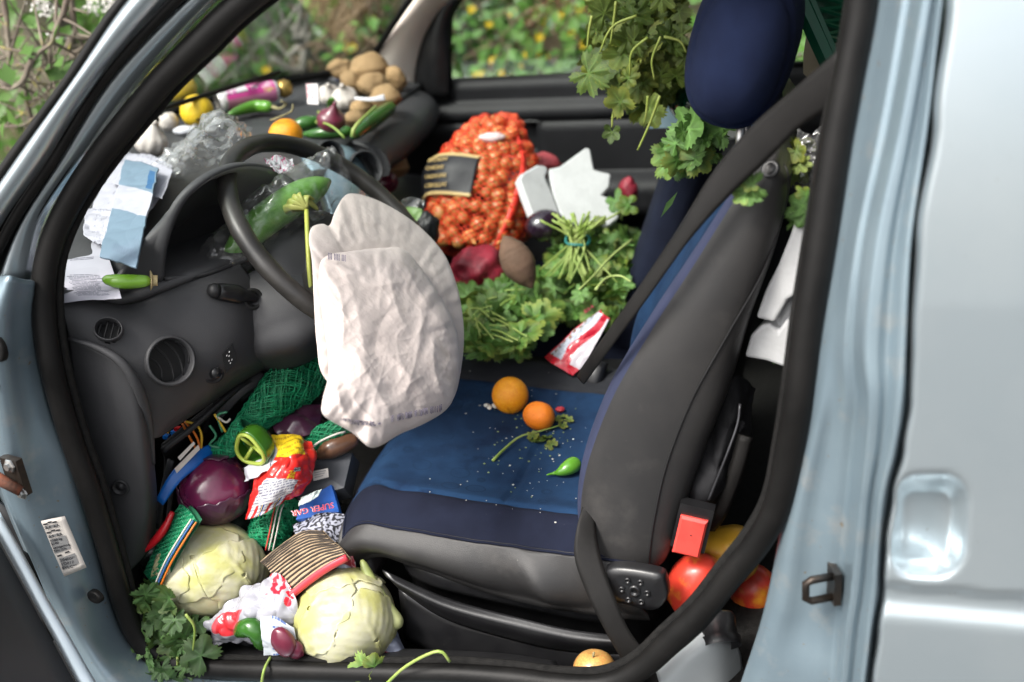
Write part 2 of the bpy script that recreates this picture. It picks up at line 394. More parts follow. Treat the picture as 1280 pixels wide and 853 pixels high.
def text_obj(s, size, M, m, parent, name='lettering', ext=0.0002, sx=1.0, align='LEFT'):
    cu = bpy.data.curves.new(name, 'FONT'); cu.body = s; cu.size = size; cu.extrude = ext; cu.align_x = align
    cu.resolution_u = 2
    t = bpy.data.objects.new('tmp_text', cu); COL.objects.link(t)
    dg = bpy.context.evaluated_depsgraph_get(); me = bpy.data.meshes.new_from_object(t.evaluated_get(dg))
    bpy.data.objects.remove(t); bpy.data.curves.remove(cu); me.name = name; me.materials.clear(); me.materials.append(m)
    return place(name, me, parent, M @ Matrix.Diagonal((sx, 1, 1, 1)))
def quad_frame(q, u, v, o):
    x = (q[1]-q[0]).normalized(); n = x.cross(q[0]-q[3]).normalized(); y = n.cross(x); p = bil(q, u, v)+o
    return Matrix.Translation(p) @ Matrix((x, y, n)).transposed().to_4x4()
for s_, u, v, z in (('2,3  2,3', .30, .14, .0058), ('2,5  2,5', .30, .30, .0058), ('1360 kg\n2140', .30, .37, .0048), ('VF7GJKFWB\n93411276', .30, .50, .0042), ('10400FV\n1D01B\nEYLC**', .36, .74, .0062)):
    text_obj(s_, z, quad_frame(lab, u, v, o2*1.2), black_print, lb)
mb = MB()
for (u, v) in ((.35, .06), (.5, .045), (.65, .06), (.35, .21), (.5, .195), (.65, .21), (.4, .635), (.66, .62)):
    mb = MB(); q = flat_quad(lab, u-.07, u+.07, v-.012, v+.014, o2*1.1); mb.add(q, [(0, 1, 2, 3)]); part(mb, 'pictogram', black_print, lb, smooth=False)

# ---- B pillar jamb with ribs
rowsB = []
Bx = {-120: (1108, 1124, 1152, 1178, 1196, 1198, 1204), 0: (1092, 1108, 1134, 1160, 1176, 1180, 1187), 150: (1064, 1082, 1108, 1134, 1158, 1163, 1170), 300: (1040, 1056, 1076, 1104, 1136, 1141, 1148),
      430: (1020, 1034, 1062, 1090, 1128, 1134, 1141), 500: (1010, 1026, 1066, 1092, 1124, 1131, 1138), 560: (1000, 1014, 1062, 1088, 1116, 1122, 1129), 620: (985, 1000, 1056, 1080, 1102, 1108, 1116),
      680: (972, 988, 1050, 1074, 1096, 1101, 1108), 740: (960, 980, 1046, 1068, 1092, 1098, 1105), 790: (947, 968, 1042, 1060, 1086, 1090, 1098), 853: (926, 948, 1036, 1054, 1078, 1083, 1090), 960: (892, 914, 1022, 1040, 1064, 1069, 1076)}
Yb = (.004, -.012, -.050, -.072, -.086, -.075, -.035)
for y in sorted(Bx): rowsB.append([PB(x, y, d) for x, d in zip(Bx[y], Yb)])
R = grid_eval(rowsB, 42, 80)
for r in R:
    for i, p in enumerate(r):
        u = i/42*6
        p.y += .016*math.exp(-((u-3.5)/.20)**2) + .010*math.exp(-((u-2.1)/.16)**2)-.006*math.exp(-((u-2.75)/.18)**2)      # channels between the ribs
        zz = p.z
        p.y += .022*sstep(.62, .40, zz)*sstep(1.0, 1.6, u)*sstep(2.9, 2.2, u)            # pressed pocket round the striker
        p.y -= .012*sstep(.20, .12, zz)*sstep(1.0, 1.6, u)*sstep(2.9, 2.2, u)
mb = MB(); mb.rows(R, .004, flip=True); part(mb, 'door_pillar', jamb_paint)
# striker
c = PB(1024, 728, -.030); mb = MB()
mb.box(c+V((.016, -.001, 0)), (.004, .012, .021), rotm(0, 0, 20)); st = part(mb, 'door_striker', metal_dark, smooth=False)
mb = MB(); mb.tube([c+V((.014, -.006, .014)), c+V((-.008, -.016, .014)), c+V((-.014, -.018, .010)), c+V((-.014, -.018, -.010)), c+V((-.008, -.016, -.014)), c+V((.014, -.006, -.014))], .0045, 8); part(mb, 'striker_loop', metal_dark, st)

# ---- sliding door skin with cup handle and crease
edge = {-120: 1200, 0: 1183, 150: 1166, 300: 1144, 430: 1137, 500: 1134, 560: 1125, 620: 1111, 680: 1103, 740: 1099, 790: 1093, 853: 1085, 960: 1071}
ek = sorted(edge)
def edge_x(y):
    for a, b in zip(ek, ek[1:]):
        if a <= y <= b: t = (y-a)/(b-a); t = t*t*(3-2*t); return lerp(edge[a], edge[b], t)
    return edge[ek[-1]]
def rbox(x, y, cx, cy, hx, hy, r):
    qx = abs(x-cx)-hx+r; qy = abs(y-cy)-hy+r
    return math.hypot(max(qx, 0), max(qy, 0))+min(max(qx, qy), 0)-r
R = []
NX, NYr = 90, 170
for j in range(NYr+1):
    y = -110+(960+110)*j/NYr; row = []; ex = edge_x(y)
    for i in range(NX+1):
        t = i/NX; x = ex+(t**1.35)*460
        d = -.088
        Y = d
        roll_ = .03*math.exp(-((x-ex)/5.0)**2) if i > 0 else .055
        for _ in range(4):
            p = PY(x, y, Y); z = p.z
            Y = d + .10*max(0, z-.45)**2*1.6+.05*max(0, z-.62) + .03*max(0, .30-z)**2*4 + roll_
            sd_ = rbox(x-(y-655)*-.06, y, 1158, 657, 53, 66, 38)
            Y += .040*sstep(2, -24, sd_)*(.35+.65*sstep(1100, 1185, x))
            Y += .010*sstep(.312, .300, z)*sstep(.262, .288, z)
        row.append(PY(x, y, Y))
    R.append(row)
mb = MB(); mb.rows(R, .003, flip=True); part(mb, 'sliding_door', paint)

# ---- open driver door, seen from its inside edge
hx = PY(-30, 640, -.07)
D0 = [(0, 640), (28, 690), (58, 745), (90, 800), (122, 856), (170, 930)]
D1 = [(-14, 652), (14, 702), (44, 757), (74, 812), (104, 868), (150, 945)]
ya = [-.075, -.09, -.11, -.13, -.15, -.18]
A = [PY(x, y, Y) for (x, y), Y in zip(D0, ya)]; B = [PY(x, y, Y-.012) for (x, y), Y in zip(D1, ya)]
drv = part(band(A, B, n=30, m=4, bulge=.003, thick=.006), 'driver_door', paint)
Cc = [PY(x-2, y+1, Y-.015) for (x, y), Y in zip(D1, ya)]
E_ = [PY(x, y, Y) for (x, y), Y in zip([(-160, 640), (-150, 720), (-140, 800), (-130, 880), (-120, 960), (-110, 1040)], [-.30, -.32, -.34, -.36, -.38, -.40])]
part(band(Cc, E_, n=30, m=8, bulge=.02, thick=.03), 'door_trim', plastic, drv)
# door weather seal seen in the gap
gp = [PY(x, y, Y) for x, y, Y in ((18, 690, -.05), (34, 700, -.05), (48, 728, -.05), (56, 765, -.05), (62, 800, -.055))]
mb = MB(); mb.tube(spline(gp, 20), .007, 8); part(mb, 'gap_seal', rubber)
mb = MB(); mb.rows(grid_eval(GY([[(-40, 600, .02), (20, 640, .02)], [(-20, 720, .02), (70, 740, .02)], [(20, 900, .02), (140, 900, .02)]]), 4, 8), .006); part(mb, 'shut_gap_panel', plastic_dark)

# ---- bonnet, scuttle, roof, floor, bulkheads, rear body
mb = MB(); R = []
for j in range(13):
    y = -.06+1.55*j/12
    R.append([V((-.42-.85*i/12-.0*abs(y-.7), y, .50-.16*(i/12)**2-.10*abs((y-.7)/.78)**3)) for i in range(13)])
mb.rows(R, .01); part(mb, 'bonnet', paint)
mb = MB(); R = []
for j in range(17):
    y = -.0+1.40*j/16; bow = 1-((y-.70)/.70)**2
    R.append([V((lerp(.58, 2.25, i/16)-.10*bow*(1-i/16), y*.9+.07, 1.115+.045*bow)) for i in range(17)])
mb.rows(R, .015); part(mb, 'roof', beige)
for c_, h_ in (((.30, .70, -.075), (.50, .69, .015)), ((1.55, .70, .0), (.74, .69, .015))):
    mb = MB(); mb.box(c_, h_); part(mb, 'floor_pan', rubber_felt, smooth=False)
mb = MB(); mb.box((-.22, .70, .10), (.012, .66, .20)); part(mb, 'bulkhead', rubber_felt, smooth=False); mb = MB(); mb.box((2.28, .7, .5), (.012, .66, .62)); part(mb, 'tailgate_trim', rubber_felt, smooth=False)
for c_, h_ in (((1.65, 1.39, .30), (.64, .012, .34)), ((1.65, -.03, .30), (.56, .012, .36)), ((1.03, 1.36, .85), (.06, .02, .27))):
    mb = MB(); mb.box(c_, h_); part(mb, 'rear_side_trim', plastic_dark, smooth=False)
for c_, h_ in (((1.65, .0, .88), (.55, .003, .2)), ((1.65, 1.35, .86), (.55, .003, .2))):
    mb = MB(); mb.box(c_, h_); part(mb, 'rear_glass', glass, smooth=False)
# sill tread inside the seal
mb = MB(); R = grid_eval(GY([[(200, 815, .03), (330, 822, .03), (480, 826, .03), (620, 832, .03), (700, 842, .03)], [(210, 800, .075), (330, 806, .075), (480, 810, .075), (620, 816, .075), (695, 826, .075)],
                  [(205, 802, .10), (330, 812, .10), (480, 816, .10), (620, 822, .10), (690, 832, .10)]]), 30, 8)
mb.rows(R, .02); part(mb, 'sill_tread', plastic_dark)

# ---- windscreen and its gasket
base = [V((-.055, .075, .585)), V((-.14, .15, .59)), V((-.23, .27, .60)), V((-.31, .48, .602)), V((-.335, .69, .603)), V((-.31, .92, .602)), V((-.235, 1.13, .60)), V((-.15, 1.22, .60)), V((-.055, 1.30, .60))]
top = [V((.60, .16, 1.10)), V((.575, .25, 1.115)), V((.55, .35, 1.125)), V((.53, .5, 1.135)), V((.52, .69, 1.14)), V((.53, .88, 1.135)), V((.55, 1.02, 1.125)), V((.575, 1.12, 1.115)), V((.60, 1.21, 1.10))]
Bs, Ts = spline(base, 33), spline(top, 33)
mb = MB(); mb.rows([[b.lerp(t, k/12)+V((-.04, 0, .03))*math.sin(math.pi*k/12) for b, t in zip(Bs, Ts)] for k in range(13)], .004); part(mb, 'windscreen', glass)
mb = MB(); mb.tube(Bs, .008, 8, up=(0, 0, 1)); mb.tube([b.lerp(t, k/12)+V((-.04, 0, .03))*math.sin(math.pi*k/12) for k in range(13) for b, t in ((Bs[-1], Ts[-1]),)], .007, 8); part(mb, 'windscreen_gasket', rubber)
# wiper blade at rest
mb = MB(); mb.tube([V((-.27, .45, .635)), V((-.25, .75, .640)), V((-.17, 1.10, .635))], .005, 6); part(mb, 'wiper', rubber)

fa = [PB(x, y, .012) for x, y in ((57, 352), (56, 375), (56, 400), (63, 450), (75, 500), (108, 600), (139, 700), (171, 800))]
part(band(fa, [PY(x, y, Y) for x, y, Y in ((86, 362, .10), (88, 380, .10), (94, 400, .10), (100, 450, .09), (112, 500, .09), (140, 600, .09), (168, 700, .09), (200, 800, .09))], n=40, m=6, thick=.004), 'kick_panel', plastic_dark)
# ---- passenger side: beige pillar, mirror sail, door
pa = [PY(455, 92, 1.29), PY(470, 66, 1.30), PY(490, 38, 1.30), PY(512, 8, 1.30), PY(545, -40, 1.29), PY(640, -170, 1.25)]
pb = [PY(522, 120, 1.35), PY(524, 90, 1.36), PY(532, 55, 1.36), PY(548, 22, 1.355), PY(575, -8, 1.345), PY(690, -120, 1.30)]
part(band(pa, pb, n=40, m=8, bulge=.02, thick=.01), 'pillar_trim', beige)
mir = [[(520, 125, 1.355), (540, 124, 1.352), (563, 122, 1.36)], [(522, 90, 1.355), (543, 85, 1.345), (562, 85, 1.36)], [(530, 55, 1.355), (547, 50, 1.345), (561, 48, 1.36)], [(545, 22, 1.355), (554, 20, 1.348), (562, 18, 1.36)], [(562, 0, 1.352), (566, -2, 1.35), (572, -4, 1.36)]]
mb = MB(); mb.rows(grid_eval(GY(mir), 8, 14), .01, flip=True); part(mb, 'mirror_sail', plastic_black)
mb = MB(); mb.tube([PY(562, 112, 1.36), PY(561, 60, 1.365), PY(563, 20, 1.365), PY(580, -12, 1.36), PY(640, -60, 1.34)], .007, 8); part(mb, 'window_channel', rubber)
X0, X1 = -.02, 1.02
pd_rows = []
def door_y(x, z):
    y = 1.375
    y -= .022*sstep(.50, .47, z)                              # shelf under the glass
    y += .018*math.exp(-((z-.452)/.008)**2)                   # parting groove
    arm = sstep(.22, .30, x)*sstep(.335, .30, z)
    y -= .045*arm
    y += .05*sstep(.26, .20, z)*sstep(.1, .3, x)              # map pocket below the armrest
    y += .028*sstep(.005, -.012, rbox(x, z, .265, .408, .062, .042, .015))   # handle bowl
    return y
for j in range(90):
    z = -.06+.595*j/89
    pd_rows.append([V((X0+(X1-X0)*i/110, door_y(X0+(X1-X0)*i/110, z), z)) for i in range(111)])
pd_rows.append([V((X0+(X1-X0)*i/110, 1.400, .538)) for i in range(111)])
mb = MB(); mb.rows(pd_rows, .01, flip=True); pdoor = part(mb, 'passenger_door', mat('door_plastic', (.0085, .0085, .010), (.012, .012, .014), spec=.28, rough=.55, scale=8, bump=.2, bscale=700, dust=(.12, .11, .1), dscale=180, dthr=.77))
mb = MB(); mb.tube([V((X0+.1, 1.382, .541)), V((.5, 1.384, .545)), V((1.0, 1.384, .55))], .008, 8, flat=1.4); part(mb, 'window_seal', rubber, pdoor)
mb = MB(); mb.rows([[V((X0+(X1-X0)*i/8, 1.392-.1*k/6, .53+.55*k/6)) for i in range(9)] for k in range(7)], .004); part(mb, 'window_glass', glass, pdoor)
mb = MB(); mb.tube([V((.235, 1.362, .43)), V((.25, 1.352, .415)), V((.275, 1.352, .395))], .006, 8, flat=1.6); part(mb, 'door_handle', plastic_black, pdoor)
mb = MB(); hb = [V((.205+.124*a, 1.352, .370+.078*b)) for a, b in ((0, 0), (.5, -.02), (1, 0), (1.03, .5), (1, 1), (.5, 1.02), (0, 1), (-.03, .5))]
mb.tube(spline(hb, 40, True), .005, 6, closed=True); part(mb, 'handle_surround', plastic_dark, pdoor)
mb = MB(); mb.ico(PY(608, 148, 1.345), (.022, .012, .016), 2); part(mb, 'window_winder', plastic_black, pdoor)
# ================================================================ dashboard
dash = MB(); R = []
d_top = [PY(*c) for c in ((66, 372, .045), (70, 372, .060), (112, 372, .085), (160, 382, .115), (205, 366, .155), (258, 346, .205), (300, 330, .26), (340, 312, .33))]+[V((.115, .62, .525)), V((.09, .80, .535)), V((.07, .95, .54)), V((.06, 1.34, .54))]
def dash_edge(y):                                            # rear edge of the dash top
    for a, b in zip(d_top, d_top[1:]):
        if a.y <= y <= b.y: t = (y-a.y)/max(1e-6, b.y-a.y); return a.lerp(b, t)
    return d_top[-1] if y > 1 else d_top[0]
bw = spline(base, 60)
def wx(y):
    best = min(bw, key=lambda p: abs(p.y-y)); return best.x
ny_ = 60
for j in range(ny_+1):
    y = .045+1.29*j/ny_; x0 = wx(y)-.02; e_ = dash_edge(y); x1 = e_.x-.002; row = []
    for i in range(19):
        t = i/18; x = lerp(x0, x1, t)
        z = .548+.035*(1-t)**2-.004*math.sin(math.pi*t)
        z -= .018*sstep(.20, .10, y)
        z = lerp(z, e_.z-.001, t**3)
        row.append(V((x, y, z+.0008*nz((x, y, z), 30))))
    R.append(row)
dash.rows(R, .012, flip=True); dashb = dash.build('dashboard', plastic_top, van)
# passenger side fascia: pad, open shelf, lower bin
prof = [(.05, .545), (.085, .538), (.112, .520), (.122, .495), (.118, .478), (.10, .470), (-.05, .462), (-.075, .42), (-.07, .365), (-.04, .350), (.095, .338), (.118, .340), (.124, .325), (.118, .25), (.09, .16), (.02, .08)]
ps = [V((x, 0, z)) for x, z in prof]
Rw = []
for j in range(25):
    y = .86+.455*j/24; q = spline(ps, 60); k = .018*((y-1.08)/.23)**2
    Rw.append([V((p.x+.03*(1-j/24)-k, y, p.z)) for p in q])
mb = MB(); mb.rows(Rw, .008, flip=False); part(mb, 'fascia_shelf', plastic, dashb)
for yy in (.862, 1.315):
    q = spline(ps, 60); c0 = V((.0, yy, .40)); mb = MB()
    off_ = .03 if yy < 1 else -.02
    pts = [V((p.x+off_, yy, p.z)) for p in q]
    mb.add(pts+[V((-.12, yy, .54)), V((-.12, yy, .08))], [tuple(range(len(pts)))+(len(pts)+1, len(pts))]); part(mb, 'fascia_end', plastic, dashb, smooth=False)
mb = MB(); mb.tube([V((.10, .86, .512)), V((.085, 1.08, .534)), V((.07, 1.31, .534))], .0022, 6); part(mb, 'fascia_seam', recess_black, dashb)
# centre stack with painted trim and round vents
cs = [[(375, 182, .74), (405, 180, .78), (432, 182, .82), (447, 190, .845)],
      [(380, 196, .70), (410, 192, .735), (440, 192, .78), (456, 203, .81)],
      [(392, 218, .66), (418, 214, .69), (446, 216, .74), (464, 224, .78)],
      [(408, 250, .62), (430, 248, .65), (455, 246, .71), (470, 252, .76)],
      [(425, 300, .58), (446, 298, .62), (468, 296, .68), (482, 300, .73)]]
Rc = grid_eval(GY(cs), 16, 22)
mb = MB(); mb.rows(Rc, .02, flip=True); part(mb, 'centre_trim', silver_trim, dashb)
def round_vent(c, n, r, name, parent, slats=4, slant=0.0, xh=(0, 1, 0), ring_m=None, squash=1.0):
    M = frame(n, xh) @ Matrix.Diagonal((1, squash, 1))
    mb = MB(); mb.lathe([(r*1.16, -.004), (r*1.14, .003), (r*1.05, .006), (r, .004), (r*.97, -.004), (r*.95, -.03), (.0001, -.03)], 32, M, c)
    o = part(mb, name, ring_m or plastic, parent)
    mb = MB()
    for k in range(slats):
        x = lerp(-.72, .72, k/(slats-1))*r; h = math.sqrt(max(0, (r*.93)**2-x*x))
        pts = [V((x+slant*.25*r*(1-(2*t/8-1)**2), lerp(-h, h, t/8), -.007)) for t in range(9)]
        mb.tube([c+M @ p for p in pts], .0022, 6, up=tuple(V(n)), flat=.55)
    part(mb, 'vent_slats', plastic_dark, o); mb = MB()
    mb.lathe([(r*.94, -.020), (.0001, -.020)], 24, M, c); part(mb, 'vent_back', recess_black, o)
    return o
round_vent(PY(456, 213, .77)+V((.004, -.004, .004)), (.72, -.5, .35), .030, 'air_vent', dashb)
round_vent(PY(412, 196, .71)+V((.004, -.004, .004)), (.72, -.5, .35), .024, 'air_vent', dashb)
# driver end face
def cut(mb, c, r): mb.f = [q for q in mb.f if (sum((mb.v[i] for i in q), V())/len(q)-c).length > r]
d1 = [[(68, 368, .090), (110, 367, .115), (158, 376, .145), (203, 360, .185), (256, 340, .235), (298, 325, .29)],
      [(70, 372, .060), (112, 372, .085), (160, 382, .115), (205, 366, .155), (258, 346, .205), (300, 330, .26)],
      [(80, 396, .046), (122, 396, .070), (172, 402, .100), (225, 392, .145), (284, 376, .195), (325, 365, .26)],
      [(86, 424, .042), (136, 430, .062), (190, 436, .092), (240, 432, .135), (300, 415, .19), (340, 405, .26)],
      [(90, 450, .042), (146, 462, .056), (196, 470, .086), (246, 466, .130), (302, 450, .19), (345, 440, .26)],
      [(96, 490, .042), (150, 502, .052), (194, 512, .082), (240, 506, .128), (300, 470, .20), (340, 455, .28)],
      [(106, 540, .042), (152, 546, .050), (194, 548, .080), (216, 536, .120), (262, 506, .195), (320, 470, .29)]]
mb = MB(); Rd = grid_eval(GY(d1), 110, 90); mb.rows(Rd, .012, flip=True); cut(mb, PY(213, 452, .108), .0325); cut(mb, PY(136, 413, .068), .0172); dface = part(mb, 'driver_fascia', plastic, dashb)
d2 = [[(84, 420, .043), (120, 436, .050), (150, 456, .052), (174, 490, .060), (186, 530, .076)],
      [(92, 480, .040), (124, 490, .044), (152, 505, .046), (176, 525, .054), (190, 552, .078)],
      [(104, 540, .040), (132, 546, .044), (158, 552, .048), (180, 562, .056), (193, 580, .082)],
      [(118, 590, .040), (140, 594, .044), (164, 598, .050), (184, 602, .060), (196, 612, .090)],
      [(134, 640, .040), (150, 642, .044), (170, 642, .052), (186, 640, .064), (196, 638, .095)],
      [(152, 684, .040), (162, 684, .045), (174, 678, .055), (186, 668, .070), (195, 660, .100)],
      [(164, 712, .040), (169, 708, .048), (177, 700, .060), (187, 688, .078), (195, 676, .105)]]
mb = MB(); mb.rows(grid_eval(GY(d2), 30, 50), .01, flip=True); part(mb, 'side_cover', plastic, dashb)
# ridge between the cover and the fascia
mb = MB(); mb.tube(spline([PY(x, y, Y) for x, y, Y in ((86, 424, .036), (120, 434, .042), (150, 452, .046), (170, 480, .052), (182, 512, .066), (188, 545, .076), (192, 580, .078))], 40), [.006*math.sin(math.pi*(i+2)/43)+.0015 for i in range(40)], 8); part(mb, 'cover_ridge', plastic, dashb)
round_vent(PY(213, 452, .108)+V((.003, -.004, .003)), (.80, -.52, .28), .0305, 'air_vent', dashb, slats=4, slant=1.0)
round_vent(PY(136, 413, .068)+V((.003, -.004, .003)), (.45, -.62, .62), .0165, 'demister_vent', dashb, slats=4, xh=(1, 0, 0), squash=.86)
# mirror switch and rear demist switches
c = PY(266, 466, .158); M = frame((.8, -.52, .28), (0, 1, 0)); mb = MB()
mb.lathe([(.016, .001), (.015, .0035), (.012, .002), (.0085, .001), (.0075, .012), (.007, .014), (.0001, .0145)], 20, M, c+V((.002, -.003, .001))); kn = part(mb, 'mirror_switch', plastic_black, dashb)
mb = MB()
for k in range(8):
    a = k*math.pi/4; mb.tube([c+M @ V((.0065*math.cos(a), .0065*math.sin(a), .004)), c+M @ V((.0065*math.cos(a), .0065*math.sin(a), .016))], .0016, 5)
part(mb, 'switch_grip', plastic_dark, kn)
mb = MB(); q = [PY(276, 444, .165), PY(290, 430, .178), PY(296, 452, .182), PY(283, 466, .170)]
mb.add([p+V((.003, -.004, .002)) for p in q]+[p+V((-.006, .006, 0)) for p in q], [(0, 1, 2, 3), (4, 7, 6, 5), (0, 4, 5, 1), (1, 5, 6, 2), (2, 6, 7, 3), (3, 7, 4, 0)]); sw = part(mb, 'switch', plastic_black, dashb, smooth=False)
icon = mat('icon_white', (.5, .5, .5), rough=.5)
mb = MB()
for fx, fy in ((.35, .3), (.6, .25), (.5, .42), (.4, .62), (.62, .7), (.45, .78)):
    p = bil(q, fx, fy)+V((.0036, -.0048, .0024)); mb.tube([p, p+V((.0, .003, .003))], .0007, 5)
part(mb, 'switch_icon', icon, sw)
# screw on the side cover
c = PY(150, 610, .043); mb = MB(); mb.lathe([(.012, 0), (.011, .002), (.0085, .001), (.007, -.003), (.005, -.003), (.0045, 0), (.0001, 0)], 18, frame((.3, -.95, .1)), c); part(mb, 'trim_screw', plastic_dark, dashb)
# lower edge of the fascia and fuse bay behind it
mb = MB(); mb.rows(grid_eval(GY([[(200, 560, .12), (240, 530, .16), (300, 478, .24), (345, 462, .32)], [(205, 580, .20), (240, 545, .24), (300, 500, .30), (345, 480, .38)], [(200, 640, .22), (240, 620, .28), (300, 560, .36), (350, 520, .42)], [(195, 700, .20), (240, 680, .28), (300, 620, .38), (350, 560, .46)]]), 24, 24), .008); part(mb, 'fuse_bay', plastic_dark, dashb)
def shard(pts, r, name, m, flat=1.0, seg=6): mb = MB(); mb.tube(spline(pts, 14), r, seg, flat=flat); return part(mb, name, m, dashb)
for i, (p, r) in enumerate((([PY(196, 660, .13), PY(203, 620, .14), PY(214, 575, .15)], .006), ([PY(204, 560, .14), PY(240, 530, .18), PY(290, 490, .23)], .007), ([PY(272, 520, .22), PY(300, 490, .24), PY(330, 470, .28)], .010),
                            ([PY(255, 540, .22), PY(262, 510, .21), PY(275, 497, .21)], .007), ([PY(210, 650, .16), PY(216, 610, .17), PY(230, 590, .18)], .004), ([PY(300, 500, .25), PY(318, 486, .26), PY(322, 505, .27)], .006))):
    shard(p, r, 'bracket', plastic_dark if i % 2 else plastic, flat=.5)
wire_o = mat('wire_orange', (.62, .16, .02), rough=.4); wire_y = mat('wire_yellow', (.60, .38, .03), rough=.4); wire_g = mat('wire_green', (.05, .22, .12), rough=.4); wire_w = mat('wire_white', (.5, .47, .42), rough=.4)
blue_pl = mat('blue_plastic', (.006, .12, .46), (.005, .09, .36), rough=.35, scale=20); red_pl = mat('red_plastic', (.52, .012, .02), (.42, .01, .016), rough=.3, scale=20)
for m_, p in ((wire_o, [(228, 530), (236, 545), (243, 558), (246, 566)]), (wire_o, [(231, 527), (242, 540), (248, 552), (250, 564)]), (wire_y, [(232, 527), (246, 532), (252, 545), (251, 566)]),
              (wire_g, [(262, 532), (270, 545), (262, 556), (275, 560)]), (wire_y, [(268, 518), (276, 530), (282, 540)]), (wire_w, [(270, 520), (282, 528), (288, 524)]), (wire_g, [(278, 540), (272, 520), (284, 515)])):
    shard([PY(x, y, .165+.0004*(x-230)) for x, y in p], .0019, 'wire', m_)
for k, (x, y) in enumerate(((208, 546), (214, 549), (208, 538), (218, 541), (227, 547), (222, 536))):
    mb = MB(); mb.box(PY(x, y, .20), (.005, .003, .003)); part(mb, 'fuse', (blue_pl, red_pl, wire_y, blue_pl, blue_pl, red_pl)[k], dashb, smooth=False)
# blue clip with paper label, red handle
mb = MB(); mb.rows(grid_eval(GY([[(197, 623, .11), (214, 592, .13), (236, 570, .16), (258, 556, .19)], [(206, 630, .11), (226, 602, .13), (250, 582, .16), (262, 566, .19)]]), 16, 4), .01); part(mb, 'blue_lever', blue_pl, dashb)
q = [PY(218, 586, .125), PY(248, 556, .16), PY(250, 562, .16), PY(221, 592, .125)]; mb = MB(); mb.add(q, [(0, 1, 2, 3)]); part(mb, 'paper_tag', white_print, dashb, smooth=False)
q = [PY(222, 572, .13), PY(242, 552, .155), PY(244, 555, .155), PY(225, 576, .13)]; mb = MB(); mb.add(q, [(0, 1, 2, 3)]); part(mb, 'paper_tag', white_print, dashb, smooth=False)
shard([PY(180, 688, .07), PY(190, 680, .075), PY(205, 662, .085), PY(216, 640, .10)], [.004+.0025*math.sin(math.pi*i/13) for i in range(14)], 'bonnet_release', red_pl, flat=1.4)

# ---- instrument binnacle: hood with an edge ridge, outer skin and recess
he = [(206, 352, .165), (208, 318, .165), (216, 286, .172), (231, 254, .188), (254, 230, .212), (282, 214, .255), (312, 208, .31), (342, 213, .37), (368, 228, .43), (390, 252, .48), (404, 280, .52), (410, 305, .535)]
H = spline([PY(*c) for c in he], 60)
cenH = sum(H, V((0, 0, 0)))/len(H)
Ro = []
for i, p in enumerate(H):
    t = i/59; o = (p-V((p.x, .37, .50))); o.normalize()
    r0 = [p+V((.000, 0, -.000)), p+o*.005+V((-.003, 0, 0)), p+o*.009+V((-.012, 0, -.001)), p+o*.006+V((-.03, 0, -.014)), p+o*.002+V((-.07, 0, -.048)), p+V((-.12, 0, -.09)), p+V((-.18, 0, -.13))]
    s_ = sstep(.46, .14, t)
    for k_, q_ in enumerate(((-.022, -.010, -.010), (-.042, -.030, -.030), (-.062, -.052, -.052), (-.085, -.075, -.085))): r0[3+k_] = r0[3+k_].lerp(p+V(q_), s_)
    for q in r0[3:]: q.z = max(q.z, .518)
    Ro.append(r0)
mb = MB(); mb.rows([[V(p) for p in r] for r in Ro], .004, flip=True); part(mb, 'binnacle_hood', plastic_top, dashb)
Ri = []
for i, p in enumerate(H):
    o = (p-V((p.x, .37, .50))); o.normalize()
    Ri.append([p+V((0, 0, 0)), p-o*.006+V((-.006, 0, 0)), p-o*.020+V((-.03, 0, 0)), p-o*.046+V((-.055, 0, 0)), p-o*.070+V((-.075, 0, 0))])
mb = MB(); mb.rows(Ri, .003); part(mb, 'binnacle_recess', mat('recess_grey', (.16, .158, .155), (.19, .186, .18), rough=.6, scale=12, bump=.2, bscale=600, dust=(.16, .14, .12), dscale=150, dthr=.74), dashb)
lens = [r[-1]+V((.004, 0, 0)) for r in Ri]; cl = sum(lens, V((0, 0, 0)))/len(lens)
mb = MB(); mb.add(lens+[cl], [(i, i+1, len(lens)) for i in range(len(lens)-1)]+[(len(lens)-1, 0, len(lens))]); part(mb, 'instrument_lens', mat('lens_dark', (.03, .03, .032), rough=.3), dashb)
cs2 = [[(272, 392, .235), (296, 352, .25), (338, 332, .285), (388, 330, .31), (410, 330, .32)], [(284, 404, .222), (314, 380, .232), (354, 366, .250), (398, 360, .27), (415, 358, .28)], [(296, 426, .215), (324, 412, .216), (364, 398, .232), (402, 390, .252), (418, 388, .26)], [(310, 450, .225), (336, 444, .215), (374, 434, .226), (404, 420, .25), (420, 414, .26)], [(326, 462, .29), (348, 464, .28), (380, 456, .285), (404, 442, .30), (422, 436, .31)]]
mb = MB(); mb.rows(grid_eval(GY(cs2), 40, 40), .01, flip=True); part(mb, 'column_shroud', plastic, dashb)
# lower trim shelf below the recess
bt = [[(206, 352, .162), (258, 346, .205), (300, 330, .26), (350, 306, .33), (420, 290, .46)], [(212, 350, .185), (262, 336, .23), (302, 318, .29), (352, 296, .36), (425, 280, .50)], [(222, 340, .25), (268, 322, .29), (306, 306, .34), (356, 284, .41), (425, 270, .54)]]
mb = MB(); mb.rows(grid_eval(GY(bt), 24, 10), .006, flip=True); part(mb, 'binnacle_sill', plastic, dashb)

